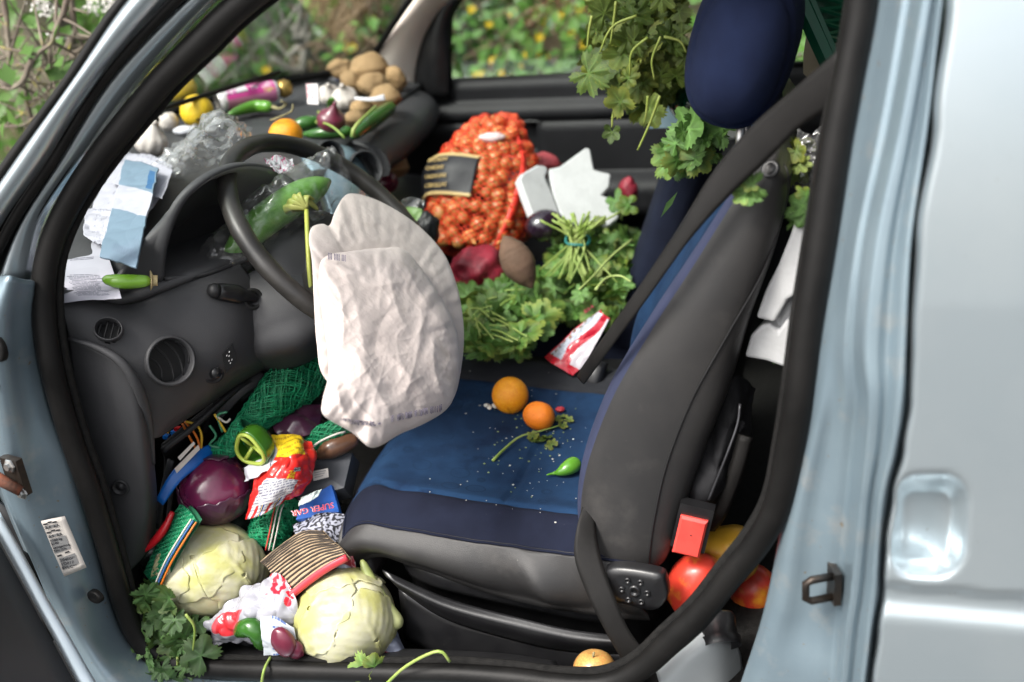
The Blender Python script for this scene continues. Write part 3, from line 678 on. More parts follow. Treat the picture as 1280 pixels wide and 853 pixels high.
# ================================================================ steering wheel, column, airbag
WT = math.radians(43.1); WC = V((.256, .38, .52)); WN = V((math.cos(WT), 0, math.sin(WT))); WR = .19
e1 = V((0, 1, 0)); e2 = WN.cross(e1).normalized()           # e2 points up along the wheel plane
if e2.z < 0: e2 = -e2
sw_root = empty('steering_wheel', WC); sw_root.parent = van; sw_root.matrix_parent_inverse = WM['van'].inverted()
ring = [WC+e1*(WR*math.cos(a))+e2*(WR*math.sin(a)) for a in (2*math.pi*k/96 for k in range(96))]
mb = MB(); mb.tube(ring, [.0140+.0008*math.sin(9*2*math.pi*k/96)**8 for k in range(96)], 16, closed=True, up=tuple(WN)); part(mb, 'rim', wheel_skin, sw_root)
hub = WC-WN*.035
def wp(u, v, d): return hub+e1*u+e2*v+WN*d
mb = MB(); prof_ = []
for j in range(9):
    t = j/8; s_ = (.098*math.sqrt(max(0, 1-(t)**3.0))+.004)
    prof_.append([wp(s_*1.05*math.copysign(abs(math.cos(a))**.6, math.cos(a)), s_*.86*math.copysign(abs(math.sin(a))**.6, math.sin(a))-.01, -.03+.055*t) for a in (2*math.pi*k/40 for k in range(40))])
mb.rows(prof_, 0, closed_u=True); mb.add([wp(0, -.01, .026)]+prof_[-1], [(0, 1+k, 1+(k+1) % 40) for k in range(40)]); part(mb, 'hub_cover', plastic, sw_root)
for ang in (200, 340, 250, 290):
    a = math.radians(ang); d = e1*math.cos(a)+e2*math.sin(a)
    mb = MB(); mb.tube(spline([hub+d*.06, hub+d*.11+WN*.006, WC+d*(WR-.012)], 12), [.030, .026, .022, .020, .018, .017, .016, .015, .015, .015, .014, .013], 12, up=tuple(WN), flat=1.5)
    for v_ in mb.v: pass
    part(mb, 'spoke', wheel_skin, sw_root)
# column shroud and stalks
mb = MB(); ax = -WN; Rw = []
for j in range(15):
    t = j/14; c = WC-WN*(.06+.20*t)+V((0, .0, -.025+.01*t)); hw, hh = .060+.030*t, .046+.045*t
    Rw.append([c+e1*(hw*math.copysign(abs(math.cos(a))**.55, math.cos(a)))+e2*(hh*math.copysign(abs(math.sin(a))**.55, math.sin(a))) for a in (2*math.pi*k/36 for k in range(36))])
mb.rows(Rw, 0, closed_u=True); mb.add([sum(Rw[0], V())/36]+Rw[0], [(0, 1+(k+1) % 36, 1+k) for k in range(36)]); colm = part(mb, 'steering_column', plastic, dashb)
a0, a1 = PY(318, 372, .235), PY(270, 364, .185)
mb = MB(); mb.tube(spline([a0, a0.lerp(a1, .4), a0.lerp(a1, .72), a1], 14), [.008, .008, .0085, .009, .0105, .0125, .0135, .0138, .0135, .013, .0128, .0125, .012, .0095], 14); stalk = part(mb, 'light_stalk', plastic_black, dashb)
mb = MB(); dd = (a1-a0).normalized(); mb.tube([a1-dd*.002, a1+dd*.004, a1+dd*.010, a1+dd*.012], [.0105, .0108, .008, .002], 14); part(mb, 'stalk_knob', plastic_dark, dashb)
mb = MB(); mb.lathe([(.016, .001), (.014, .004), (.010, .003), (.009, -.004)], 18, frame((.75, -.5, .3)), PY(316, 374, .232)); part(mb, 'stalk_boot', recess_black, dashb)
# airbag: a back lobe and a front pouch of one slack fabric bag
def bagY(x, y):
    d = _ray(x, y); q = CAM+d*((WC+WN*.055-CAM).dot(WN)/d.dot(WN))          # where the ray meets the face of the wheel
    hang = .245+.00085*(x-403)-.00040*(y-517)
    return lerp(q.y-.012, hang, sstep(360, 480, y)) if hang < q.y else q.y-.012
CREASE = [(503, 312, 566, 425, 1.2, 7), (470, 316, 515, 410, .8, 6), (436, 330, 452, 470, .7, 9), (480, 430, 535, 515, .9, 8), (525, 372, 506, 505, .7, 6), (448, 430, 492, 548, .8, 7), (412, 345, 432, 425, .6, 6), (540, 420, 560, 500, .8, 6), (420, 470, 470, 545, -.6, 10), (460, 350, 500, 360, .5, 5), (490, 380, 470, 450, -.7, 9), (450, 262, 510, 330, .8, 8), (420, 268, 436, 306, .7, 6), (505, 292, 556, 372, .9, 8), (520, 330, 570, 420, .7, 6), (440, 286, 500, 300, .5, 6), (560, 350, 574, 440, .6, 5)]
def lobe(outline, cx, cy, dep_f, dep_b, seed, nr=84, na=260, wr=.010, shift=0.0, skew=(0, 0)):
    out = spline([V((x, y, 0)) for x, y in outline], na, closed=True); mb = MB(); F_ = []; Bk = []
    for j in range(nr+1):
        t = j/nr; rf = []; rb = []
        for k in range(na):
            o = out[k]; x = lerp(cx, o.x, t); y = lerp(cy, o.y, t)
            prof = math.sqrt(max(0, 1-t**2.6))
            base_ = bagY(x, y)+shift
            p = V((x/100, y/100, seed))
            # directional folds running towards the lower hem, plus sharp crumples
            w = 0.0
            for (x0, y0, x1, y1, am, wd) in CREASE:
                dx, dy = x1-x0, y1-y0; L2 = dx*dx+dy*dy; tt = ((x-x0)*dx+(y-y0)*dy)/L2; bend = 7*math.sin(tt*3.1+x0)
                dd = ((x-x0)*dy-(y-y0)*dx)/math.sqrt(L2)+bend
                w += .95*am*math.exp(-(abs(dd)/(wd*1.1))**1.35)*sstep(-.08, .2, tt)*sstep(1.08, .75, tt)
            for (ang, fr, am) in ((1.15, 3.0, .30), (.75, 5.0, .22), (1.9, 4.2, .18), (2.5, 6.5, .12)):
                q = V((x*math.cos(ang)+y*math.sin(ang), (-x*math.sin(ang)+y*math.cos(ang))*2.6, seed*50))/260*fr
                n_ = noise.noise(q); w += am*(max(0, 1-abs(n_)*2.4)**2.6)
            w += .10*max(0, 1-abs(noise.noise(V((x/34, y/52, seed+5))))*2.6)**3+.05*max(0, 1-abs(noise.noise(V((x/17+y/40, y/21, seed+9))))*2.6)**3
            w = (w-.3)*wr + .0045*fbm((x/60, y/60, seed), 1.0, 3)
            w *= prof**.5*(.25+.75*t**.3) if t > .02 else 0.2
            th_ = k*2*math.pi/na; edge_w = .0042*noise.noise(V((math.cos(th_)*11, math.sin(th_)*11, seed+t*.6)))*sstep(.55, .95, t)*prof**.3
            yy = base_-dep_f*prof-w-edge_w
            rf.append(PY(x+skew[0]*prof, y+skew[1]*prof, yy)); rb.append(PY(x, y, base_+dep_b*prof))
        F_.append(rf); Bk.append(rb)
    mb.rows(F_[1:], 0, closed_u=True, flip=True); c = sum(F_[1], V())/na; mb.add([c]+F_[1], [(0, 1+k, 1+(k+1) % na) for k in range(na)])
    mb.rows(Bk[1:], 0, closed_u=True); c = sum(Bk[1], V())/na; mb.add([c]+Bk[1], [(0, 1+(k+1) % na, 1+k) for k in range(na)])
    return mb, F_
airbag_m = mat('airbag_fabric', (.63, .555, .525), (.58, .505, .475), rough=.85, scale=7, bump=.55, bscale=75, c3=(.48, .41, .36), scale3=11, sss=0.0, trans=.12, sheen=.2)
o_back = [(434, 243), (460, 246), (492, 261), (526, 285), (554, 316), (569, 350), (577, 385), (580, 425), (575, 470), (566, 500), (545, 520), (500, 520), (440, 500), (404, 470), (396, 430), (393, 390), (390, 330), (386, 300), (390, 284), (404, 280), (412, 282), (420, 262)]
b1, _ = lobe(o_back, 480, 400, .020, .030, 3, wr=.0045, shift=.040)
o_front = [(405, 322), (440, 314), (480, 310), (505, 312), (530, 340), (556, 380), (572, 420), (574, 460), (568, 495), (556, 514), (530, 530), (500, 543), (466, 560), (440, 541), (405, 520), (403, 500), (410, 470), (408, 430), (402, 390), (398, 350)]
b2, FR = lobe(o_front, 482, 436, .042, .02, 8, wr=.0062, shift=-.004)
b1.add(b2.v, b2.f); ab = part(b1, 'airbag', airbag_m, sw_root)
# printed bar code and lettering on the pouch
def bag_pt(x, y, lift=.0022):
    best = None
    for r in FR[2:]:
        for p in r[::1]:
            q = p[1]
            d = (q[0]-x)**2+(q[1]-y)**2
            if best is None or d < best[0]: best = (d, p[0])
    return best[1]
FRp = FR; FR = [[(p, px_of(p)) for p in r] for r in FRp]
ink = mat('airbag_ink', (.10, .09, .12), rough=.8); rnd = random.Random(4)
def bag_bars(x0, y0, x1, y1, h, n, jit=True):
    mb = MB()
    for k in range(n):
        if rnd.random() < .22: continue
        t = (k+.5)/n; x, y = lerp(x0, x1, t), lerp(y0, y1, t); p = bag_pt(x, y); to = (CAM-p).normalized()*.0025
        w = rnd.choice((.0010, .0016, .0026)); a = (V(RT)*1).normalized(); hv = UP*(h/scale_at(p))
        mb.add([p+to-a*w/2-hv/2, p+to+a*w/2-hv/2, p+to+a*w/2+hv/2, p+to-a*w/2+hv/2], [(0, 1, 2, 3)])
    return mb
part(bag_bars(488, 524, 552, 510, 8, 34), 'bar_code', ink, sw_root, smooth=False)
part(bag_bars(425, 524, 476, 530, 2.6, 40), 'lettering', ink, sw_root, smooth=False)
part(bag_bars(437, 529, 470, 532, 2.2, 26), 'lettering', ink, sw_root, smooth=False)
for m_ in (): pass
mb = MB()
for k in range(12):
    if k in (3, 8): continue
    p = PY(410+k*1.9, 316+k*.25, bagY(410, 316)-.034); mb.add([p, p+RT*.0013, p+RT*.0013-UP*.009, p-UP*.009], [(0, 1, 2, 3)])
part(mb, 'bar_code', ink, sw_root, smooth=False)
# ================================================================ driver seat
ds = empty('driver_seat', (.58, .38, -.06)); ds.parent = van; ds.matrix_parent_inverse = WM['van'].inverted()
XF, XB, YN, YF = .287, .735, .118, .650
def cush(u, v):
    """u -1 front..1 rear, v -1 near..1 far"""
    k = .5
    uu = u*math.sqrt(max(0, 1-k*v*v*.30*(1 if u < 0 else .2))); vv = v*math.sqrt(max(0, 1-k*u*u*.26*(1 if u < 0 else .2)))
    s = (uu+1)/2; x = lerp(XF, XB, s); y = lerp(YN, YF, (vv+1)/2)
    z = .212-.036*s
    z += .014*math.exp(-((abs(v)-.80)/.16)**2)*sstep(-1, -.3, u)
    z -= .012*(1-v*v)*sstep(-1, 0, u)
    z -= .040*max(0, ((abs(u) if u < 0 else 0)-.72)/.28)**2.2+.020*max(0, (abs(v)-.82)/.18)**2.2
    z -= .0055*math.exp(-((v+.78-.10*sstep(-.6, -1, u))/.018)**2)+.0045*math.exp(-((v-.62)/.018)**2)
    z -= .0055*math.exp(-((u-.12)/.014)**2)*(1 if -.78 < v < .62 else 0)
    z += .002*nz((x, y, 0), 14)+.0012*nz((x, y, 3), 40)
    return V((x, y, z))
NU, NV = 90, 90
G = [[cush(-1+2*i/NU, -1+2*j/NV) for i in range(NU+1)] for j in range(NV+1)]
jc0 = round((1-.78)/2*NV); jc1 = round((1+.62)/2*NV)
mb = MB(); mb.rows(G[jc0:jc1+1]); part(mb, 'seat_centre', blue_cloth, ds)
mb = MB(); mb.rows(G[:jc0+1]); part(mb, 'seat_bolster', navy_cloth, ds)
mb = MB(); mb.rows(G[jc1:]); part(mb, 'seat_bolster', mat('charcoal_cloth', (.013, .014, .019), (.009, .010, .014), rough=.85, scale=12, bump=.5, bscale=1500, dust=(.3, .28, .26), dscale=220, dthr=.76), ds)
# vinyl skirt: follows the perimeter and hangs with a few puckers
per = [G[j][0] for j in range(NV, -1, -1)]+[G[0][i] for i in range(1, NU+1)]
Rw = []
def skdrop(p): return lerp(.050, .088, sstep(.30, .60, p.x)) - .006*sstep(.66, .78, p.x)
for k in range(15):
    t = k/14; row = []
    for i, p in enumerate(per):
        near = 1 if p.y < .2 else .5
        o = V((-.012 if p.x < .36 else 0, -.022*near if p.y < .36 else .012, 0))*math.sin(math.pi*min(1, t*1.1))
        drop = skdrop(p)*1.15
        wr = 0.0
        for cx_, w_, a_, sl in ((.60, .020, .010, .35), (.66, .022, -.010, .55), (.545, .03, -.006, .3), (.72, .015, .009, -.2)):
            wr += a_*math.exp(-((p.x-cx_-(t-.5)*sl*.1)/w_)**2)*math.sin(math.pi*t)
        q = p+o+V((.10*t*.15, -wr if p.y < .3 else 0, -drop*t))
        row.append(q)
    Rw.append(row)
mb = MB(); mb.rows(Rw, .003, flip=True); part(mb, 'seat_skirt', vinyl, ds)
mb = MB(); mb.tube([p+V((0, -.003, -.001)) for p in per if p.y < .3], .0018, 6); part(mb, 'seat_seam', navy_cloth, ds)
# black base
mb = MB(); Rw = []
for zz, ins in ((.125, .03), (.115, .012), (.095, .004), (.080, .012), (.070, .03), (.0, .034), (-.062, .05)):
    Rw.append([V((lerp(.36, .73, (math.copysign(abs(math.cos(a))**.35, math.cos(a))+1)/2), .125+ins+(.50-2*ins)*(math.copysign(abs(math.sin(a))**.35, math.sin(a))+1)/2, zz-.05*0-.055*(math.copysign(abs(math.cos(a))**.35, math.cos(a))+1)/2)) for a in (2*math.pi*k/64 for k in range(64))])
mb.rows(Rw, 0, closed_u=True); part(mb, 'seat_base', plastic_black, ds)
mb = MB(); mb.rows(grid_eval(GY([[(478, 712, .105), (560, 748, .10), (660, 775, .095), (720, 788, .095), (790, 796, .10)], [(490, 728, .095), (560, 762, .088), (660, 790, .085), (720, 802, .085), (785, 806, .09)], [(500, 738, .11), (560, 776, .10), (660, 806, .098), (720, 816, .098), (780, 818, .10)]]), 30, 10), .006, flip=True); part(mb, 'seat_rail_cover', plastic_black, ds)
mb = MB(); mb.rows(grid_eval(GY([[(498, 736, .112), (560, 772, .105), (660, 802, .10), (730, 815, .10), (790, 820, .105)], [(505, 800, .11), (560, 825, .105), (660, 840, .10), (730, 848, .10), (790, 850, .105)]]), 20, 6), .01, flip=True); part(mb, 'seat_rail', plastic_black, ds)
# recliner cover
c = PY(795, 735, .088); M = frame((-.1, -1, .05), (1, 0, 0)); mb = MB()
o_ = [(-.036, .026), (.030, .030), (.040, .018), (.042, -.006), (.026, -.028), (-.010, -.026), (-.040, -.018)]
pts = spline([V((x, y, 0)) for x, y in o_], 40, True); mb.rows([[c+M @ (p*s_+V((0, 0, h))) for p in pts] for s_, h in ((1, -.012), (1, 0), (.93, .006), (.6, .007), (.01, .007))], 0, closed_u=True); rc = part(mb, 'recliner_cover', plastic_black, ds)
mb = MB()
for r_, n in ((.0, 1), (.017, 6)):
    for k in range(n):
        a = 2*math.pi*k/max(1, n); rr = .009 if n == 1 else .0045
        mb.lathe([(rr, .006), (rr*.9, .010), (rr*.55, .010), (rr*.45, .007), (.0001, .007)], 12, M, c+M @ V((r_*math.cos(a), r_*math.sin(a), 0)))
part(mb, 'recliner_boss', plastic_black, rc)
# backrest loft
bf = [(732, 700), (722, 655), (722, 610), (733, 560), (762, 488), (812, 405), (862, 330), (906, 262), (938, 214), (955, 196)]
bb = [(820, 714), (838, 690), (858, 632), (882, 562), (912, 482), (936, 402), (962, 332), (981, 266), (985, 222), (974, 200)]
SEC = []
for i, (a, b) in enumerate(zip(bf, bb)):
    t = i/9; yn = .145+.03*t*t; A = PY(*a, yn); B = PY(*b, yn+.012); yf = .62-.03*t*t
    D = B-A; d = D.length; n = V((-D.z, 0, D.x)).normalized() if False else None
    e = D.copy(); e.y = 0
    def q(s, y, lift=0): return V((A.x+e.x*s, y, A.z+e.z*s))
    mid = .38
    sec = [q(.0, yn+.006), q(.12, yn-.016), q(.5, yn-.026), q(.88, yn-.014), q(1.0, yn+.02), q(1.03, mid-.1), q(1.03, mid+.1), q(1.0, yf-.02), q(.88, yf+.014), q(.5, yf+.026), q(.12, yf+.016), q(.0, yf-.006),
           q(.0, yf-.05), q(.14, yf-.10), q(.20, mid), q(.14, yn+.10), q(.0, yn+.05)]
    SEC.append(spline(sec, 136, True))
cols = len(SEC[0]); SECs = []
for k in range(61):
    t = k/60*9; i = min(int(t), 8); f = t-i
    row = []
    for c_ in range(cols):
        a = SEC[i-1][c_] if i > 0 else SEC[i][c_]*2-SEC[i+1][c_]; d = SEC[i+2][c_] if i+2 < 10 else SEC[i+1][c_]*2-SEC[i][c_]
        row.append(_cr(a, SEC[i][c_], SEC[i+1][c_], d, f))
    SECs.append(row)
topc = sum(SECs[-1], V())/cols; botc = sum(SECs[0], V())/cols
SECs.append([p.lerp(topc, .35)+V((.004, 0, .008)) for p in SECs[-1]]); SECs.append([p.lerp(topc, .75)+V((.004, 0, .012)) for p in SECs[-2]]); SECs.append([p.lerp(topc, .98)+V((.004, 0, .013)) for p in SECs[-3]])
SECs.insert(0, [p.lerp(botc, .3)+V((0, 0, -.006)) for p in SECs[0]]); SECs.insert(0, [p.lerp(botc, .97)+V((0, 0, -.008)) for p in SECs[1]])
# near-front corner sits at spline start; the front cloth runs from the far corner to the near corner
j0 = min(range(cols), key=lambda c_: (SEC[4][c_]-V((PY(*bf[4], .16).x, .60, PY(*bf[4], .16).z))).length)
fr_cols = list(range(j0, cols))+[0, 1, 2]
sd_cols = list(range(2, j0+1))
mb = MB(); mb.rows([[r[c_] for c_ in sd_cols] for r in SECs], flip=False); part(mb, 'backrest_shell', vinyl, ds)
pip = fr_cols[-9:]; frc = fr_cols[:-8]
mb = MB(); mb.rows([[r[c_] for c_ in frc] for r in SECs]); part(mb, 'backrest_front', blue_cloth, ds)
mb = MB(); mb.rows([[r[c_] for c_ in pip] for r in SECs]); part(mb, 'backrest_edge', piping_cloth, ds)
# stitched seam along the side panel
seam = [SECs[k][13]+V((0, -.0012, 0)) for k in range(4, 60)]
mb = MB(); mb.tube(seam, .0011, 5); part(mb, 'side_seam', plastic_dark, ds)
mb = MB(); seam2 = [SECs[3][c_]+V((0, -.001, -.001)) for c_ in range(8, 34)]; mb.tube(seam2, .0009, 5); part(mb, 'hem_stitch', piping_cloth, ds)
# headrest
hc = PY(931, 52, .39); mb = MB()
def hd(p): return 1.0
Mh = rotm(0, 16, 0)
bm_ = MB(); bm_.ico((0, 0, 0), (1, 1, 1), 5)
for p in bm_.v:
    e_ = 3.0
    q = V((math.copysign(abs(p.x)**.85, p.x), math.copysign(abs(p.y)**.75, p.y), math.copysign(abs(p.z)**.8, p.z)))
    q = V((q.x*.067, q.y*.138, q.z*.103))
    q.x -= .02*(q.z/.1)**2*0
    g = math.exp(-((q.y+.092)/.004)**2)*.0045
    q = q*(1-g/.1)
    mb.v.append(hc+Mh @ q)
mb.f = bm_.f; part(mb, 'headrest', mat('headrest_cloth', (.010, .017, .050), (.007, .012, .037), rough=.9, scale=12, bump=.5, bscale=1500, spec=.2, dust=(.3, .28, .26), dscale=200, dthr=.775), ds)
for yy in (.33, .45):
    mb = MB(); mb.tube([V((hc.x+.0, yy, hc.z-.06)), V((hc.x-.005, yy, hc.z-.20))], .006, 10); part(mb, 'headrest_post', metal_zinc, ds)
mb = MB(); mb.lathe([(.011, 0), (.010, .002), (.007, .0025), (.0062, .001), (.0001, .001)], 20, frame((-.3, -.75, .6)), PY(963, 212, .150)); part(mb, 'belt_guide', plastic_black, ds)
# ---- belts
ua = [(1052, 60, .075), (985, 118, .10), (935, 163, .115), (890, 218, .118), (850, 283, .118), (800, 358, .120), (765, 408, .135), (738, 446, .16), (722, 470, .22)]
ub = [(1050, 130, .075), (1000, 160, .092), (960, 200, .104), (915, 242, .108), (864, 298, .108), (812, 370, .110), (775, 420, .122), (748, 457, .15), (731, 480, .20)]
belt = part(band([PY(*c) for c in ua], [PY(*c) for c in ub], n=50, m=6, bulge=.002, thick=.0015), 'seat_belt', webbing)
la = [(733, 620, .15), (722, 655, .115), (718, 695, .09), (733, 740, .07), (755, 785, .055), (782, 832, .05)]
lb_ = [(746, 620, .15), (744, 655, .125), (752, 700, .095), (768, 745, .072), (785, 785, .06), (806, 815, .055)]
part(band([PY(*c) for c in la], [PY(*c) for c in lb_], n=40, m=6, bulge=.002, thick=.0015), 'lap_belt', webbing)
# ---- passenger seat
psr = empty('passenger_seat', (.55, 1.02, -.06)); psr.parent = van; psr.matrix_parent_inverse = WM['van'].inverted()
mb = MB(); Rw = []
for k in range(25):
    t = k/24; z = lerp(.14, .66, t); xc = lerp(.60, .79, t)+.0; hw = .235-.02*t*t; th = .05
    Rw.append([V((xc+th*math.copysign(abs(math.cos(a))**.6, math.cos(a))+.02*math.sin(a)**2*0, 1.02+hw*math.copysign(abs(math.sin(a))**.5, math.sin(a)), z)) for a in (2*math.pi*i/48 for i in range(48))])
mb.rows(Rw, 0, closed_u=True); cc = sum(Rw[-1], V())/48; mb.add([cc+V((0, 0, .012))]+Rw[-1], [(0, 1+i, 1+(i+1) % 48) for i in range(48)]); part(mb, 'backrest', navy_cloth, psr)
mb = MB(); Rw = []
for zz, s_ in ((.0, .9), (.05, 1.0), (.10, 1.0), (.14, .97), (.165, .88), (.175, .6), (.175, .02)):
    Rw.append([V((.46+.235*s_*math.copysign(abs(math.cos(a))**.5, math.cos(a)), 1.0+.245*s_*math.copysign(abs(math.sin(a))**.5, math.sin(a)), zz)) for a in (2*math.pi*i/48 for i in range(48))])
mb.rows(Rw, 0, closed_u=True); part(mb, 'cushion', navy_cloth, psr)
# handbrake console and buckle stalk between the seats
mb = MB(); mb.box((.55, .71, .06), (.22, .035, .09)); part(mb, 'centre_console', plastic_dark, smooth=False)
bk = [PY(745, 452, .60), PY(738, 475, .58), PY(730, 505, .58)]
mb = MB(); mb.tube(spline(bk, 8), .012, 8, flat=2.0); part(mb, 'belt_buckle', plastic_black)
# red buckle block behind the seat
q = [PY(851, 644, .12), PY(885, 652, .12), PY(874, 698, .12), PY(840, 690, .12)]; mb = MB(); dn = V((.0, .02, -.004))
fr_ = [p for p in q]; bx_ = [p+dn for p in q]; ins = [bil(q, u, v)+V((0, -.003, 0)) for u, v in ((.08, .06), (.92, .06), (.92, .94), (.08, .94))]
mb.add(fr_+bx_+ins, [(8, 9, 10, 11), (0, 1, 9, 8), (1, 2, 10, 9), (2, 3, 11, 10), (3, 0, 8, 11), (0, 4, 5, 1), (1, 5, 6, 2), (2, 6, 7, 3), (3, 7, 4, 0), (4, 7, 6, 5)])
hq = [bil(q, u, v)+V((0, .004, 0)) for u, v in ((-.12, -.25), (1.14, -.25), (1.14, .9), (-.12, .9))]
hm = MB(); hm.add(hq+[p+V((0, .022, -.004)) for p in hq], [(0, 1, 2, 3), (4, 7, 6, 5), (0, 4, 5, 1), (1, 5, 6, 2), (2, 6, 7, 3), (3, 7, 4, 0)])
rb = part(mb, 'rear_belt_buckle', mat('buckle_red', (.72, .07, .055), (.64, .055, .045), rough=.42, scale=30, bump=.1, bscale=200), smooth=False)
part(hm, 'buckle_housing', plastic_black, rb, smooth=False)
mb = MB(); mb.lathe([(.0012, 0), (.0001, .0006)], 8, frame((0, -1, 0)), bil(q, .52, .42)+V((0, -.0036, 0))); part(mb, 'rivet', plastic_dark, rb)
mb = MB(); mb.tube(spline([PY(872, 665, .175), PY(880, 630, .18), PY(886, 590, .20), PY(890, 560, .22)], 12), .012, 8, flat=1.5); part(mb, 'buckle_stalk', plastic_dark, rb)
# ================================================================ produce builders
def crumple(R, amp, freq, seed, ridged=True, edge=1.0):
    n, m = len(R), len(R[0]); out = []
    for j in range(n):
        row = []
        for i in range(m):
            a = R[min(j+1, n-1)][i]-R[max(j-1, 0)][i]; b = R[j][min(i+1, m-1)]-R[j][max(i-1, 0)]
            nn = b.cross(a); nn = nn.normalized() if nn.length > 1e-12 else V((0, 0, 1))
            p = R[j][i]; q = p*freq+V((seed*3.7, seed*1.3, seed*5.1))
            if ridged: w = (1-abs(noise.noise(q))*2.4)*.6+(1-abs(noise.noise(q*2.1+V((9, 9, 9))))*2.4)*.3+noise.noise(q*4.3)*.15-.35
            else: w = noise.noise(q)+.4*noise.noise(q*2.3)
            row.append(p+nn*(amp*w))
        out.append(row)
    return out
def sheet(name, g, m, label=None, cat=None, group=None, nu=40, nv=40, amp=.004, freq=25, seed=1, thick=.0008, col=None, parent=None, ridged=True, flip=True):
    R = crumple(grid_eval(g, nu, nv), amp, freq, seed, ridged); mb = MB(); mb.rows(R, thick, flip=flip)
    if col:
        c = [col(i/nu, j/nv) for j in range(nv+1) for i in range(nu+1)]; mb.c = c+(c if thick else [])
    o = mb.build(name, m, parent)
    if label: tag(o, label, cat, group)
    return o
print_gloss = mat('printed_foil', (1, 1, 1), rough=.22, attr='print', coat=.2, bump=.15, bscale=60)
print_paper = mat('printed_paper', (1, 1, 1), rough=.8, attr='print', trans=.12, bump=.1, bscale=150)
print_matt = mat('printed_matt', (1, 1, 1), rough=.5, attr='print', bump=.1, bscale=80)

def seat_on(px, py, rpx, zs, flat=1.0):
    r = .03
    for _ in range(6):
        c = PZ(px, py, zs+r*flat); r = rpx/scale_at(c)
    return c, r
def blob_mesh(name, m, rad, seed, amp=.06, freq=2.2, sub=4, fine=.012):
    mb = MB(); mb.ico((0, 0, 0), rad, sub, disp=lambda p: 1+amp*fbm(p, freq*.5, 2, seed)+fine*nz(p, 6, seed)); return mb.mesh(name, m)
def obj_at(name, me, c, rot=(0, 0, 0), s=1.0, label=None, cat=None, group=None, parent=None):
    M = Matrix.Translation(V(c)) @ rotm(*rot).to_4x4() @ Matrix.Diagonal((s, s, s, 1) if not isinstance(s, tuple) else (*s, 1))
    o = place(name, me, parent, M)
    if label: tag(o, label, cat, group)
    return o
potato_m = mat('potato_skin', (.36, .235, .11), (.27, .165, .075), rough=.75, scale=25, bump=.4, bscale=90, c3=(.20, .12, .06), scale3=60, dust=(.10, .06, .03), dscale=140, dthr=.68, rand=.12)
garlic_m = mat('garlic_skin', (.62, .58, .53), (.55, .48, .45), rough=.5, scale=30, bump=.3, bscale=60, c3=(.50, .40, .40), scale3=20, aniso=(1, 1, .2))
redonion_m = mat('red_onion_skin', (.16, .022, .045), (.10, .012, .03), rough=.3, scale=14, bump=.1, bscale=80, c3=(.25, .06, .09), scale3=10, coat=.25, aniso=(1, 1, .25))
onion_m = mat('yellow_onion_skin', (.56, .27, .085), (.44, .17, .045), rough=.4, scale=9, bump=.15, bscale=60, c3=(.70, .33, .10), scale3=12, coat=.15, rand=.22, aniso=(1, 1, .3))
orange_m = mat('orange_peel', (.88, .36, .012), (.82, .28, .008), rough=.38, scale=8, bump=.35, bscale=420, sss=.08, dust=(.55, .30, .08), dscale=60, dthr=.74)
mandarin_m = mat('mandarin_peel', (.84, .23, .012), (.76, .18, .008), rough=.42, scale=12, bump=.4, bscale=380, sss=.08, dust=(.5, .25, .07), dscale=70, dthr=.72)
yellow_m = mat('yellow_peel', (.80, .56, .03), (.74, .47, .02), rough=.38, scale=10, bump=.2, bscale=200, sss=.08, dust=(.45, .30, .05), dscale=60, dthr=.73)
chili_m = mat('green_chili', (.10, .27, .025), (.06, .19, .015), rough=.25, scale=8, coat=.3)
chili_dark_m = mat('dark_chili', (.035, .13, .015), (.022, .085, .012), rough=.25, scale=12, coat=.3)
cucumber_m = mat('cucumber_skin', (.07, .20, .025), (.13, .30, .06), rough=.35, scale=20, bump=.3, bscale=90, coat=.2, aniso=(1, 1, 1))
stem_m = mat('stem_green', (.22, .32, .06), (.30, .36, .10), rough=.5, scale=20)
stem_dry_m = mat('dry_stem', (.30, .26, .13), (.20, .16, .08), rough=.8, scale=40)
leaf_m = mat('mallow_leaf', (.115, .215, .050), attr='print', c2=(.11, .21, .045), lo=.45, hi=.75, rough=.45, scale=18, bump=.3, bscale=160, trans=.22, rand=.28)
leaf_plain = mat('plain_leaf', (.10, .20, .045), (.16, .28, .08), rough=.45, scale=30, trans=.2)
leaf_d = mat('limp_leaf', (.095, .140, .026), attr='print', c2=(.10, .13, .022), lo=.45, hi=.75, rough=.5, scale=18, bump=.3, bscale=160, trans=.22, rand=.3, c3=(.20, .20, .03), scale3=9)
wcab_m = mat('white_cabbage', (.55, .53, .34), (.48, .45, .16), rough=.42, scale=17, lo=.45, hi=.66, bump=.25, bscale=45, c3=(.66, .64, .48), scale3=5, sss=.1, dust=(.30, .20, .06), dscale=45, dthr=.68, coat=.1)
wcab_leaf_m = mat('cabbage_leaf', (.56, .54, .38), (.47, .46, .17), rough=.42, scale=17, bump=.3, bscale=60, sss=.1, trans=.1, dust=(.26, .20, .07), dscale=40, dthr=.71)
rcab_m = mat('red_cabbage', (.115, .010, .045), (.045, .006, .030), rough=.26, scale=11, lo=.42, hi=.6, bump=.2, bscale=50, coat=.5, c3=(.25, .09, .16), scale3=9)
rcab_leaf_m = mat('red_cabbage_leaf', (.040, .010, .028), (.075, .022, .05), rough=.3, scale=16, bump=.3, bscale=60, coat=.4, c3=(.20, .11, .15), scale3=14)
eggplant_m = mat('aubergine_skin', (.012, .006, .014), (.022, .010, .02), rough=.2, scale=8, coat=.6)
mango_m = mat('mango_skin', (.60, .045, .025), (.66, .27, .02), rough=.4, scale=22, lo=.50, hi=.66, bump=.12, bscale=120, coat=.15, dust=(.25, .10, .03), dscale=70, dthr=.70)
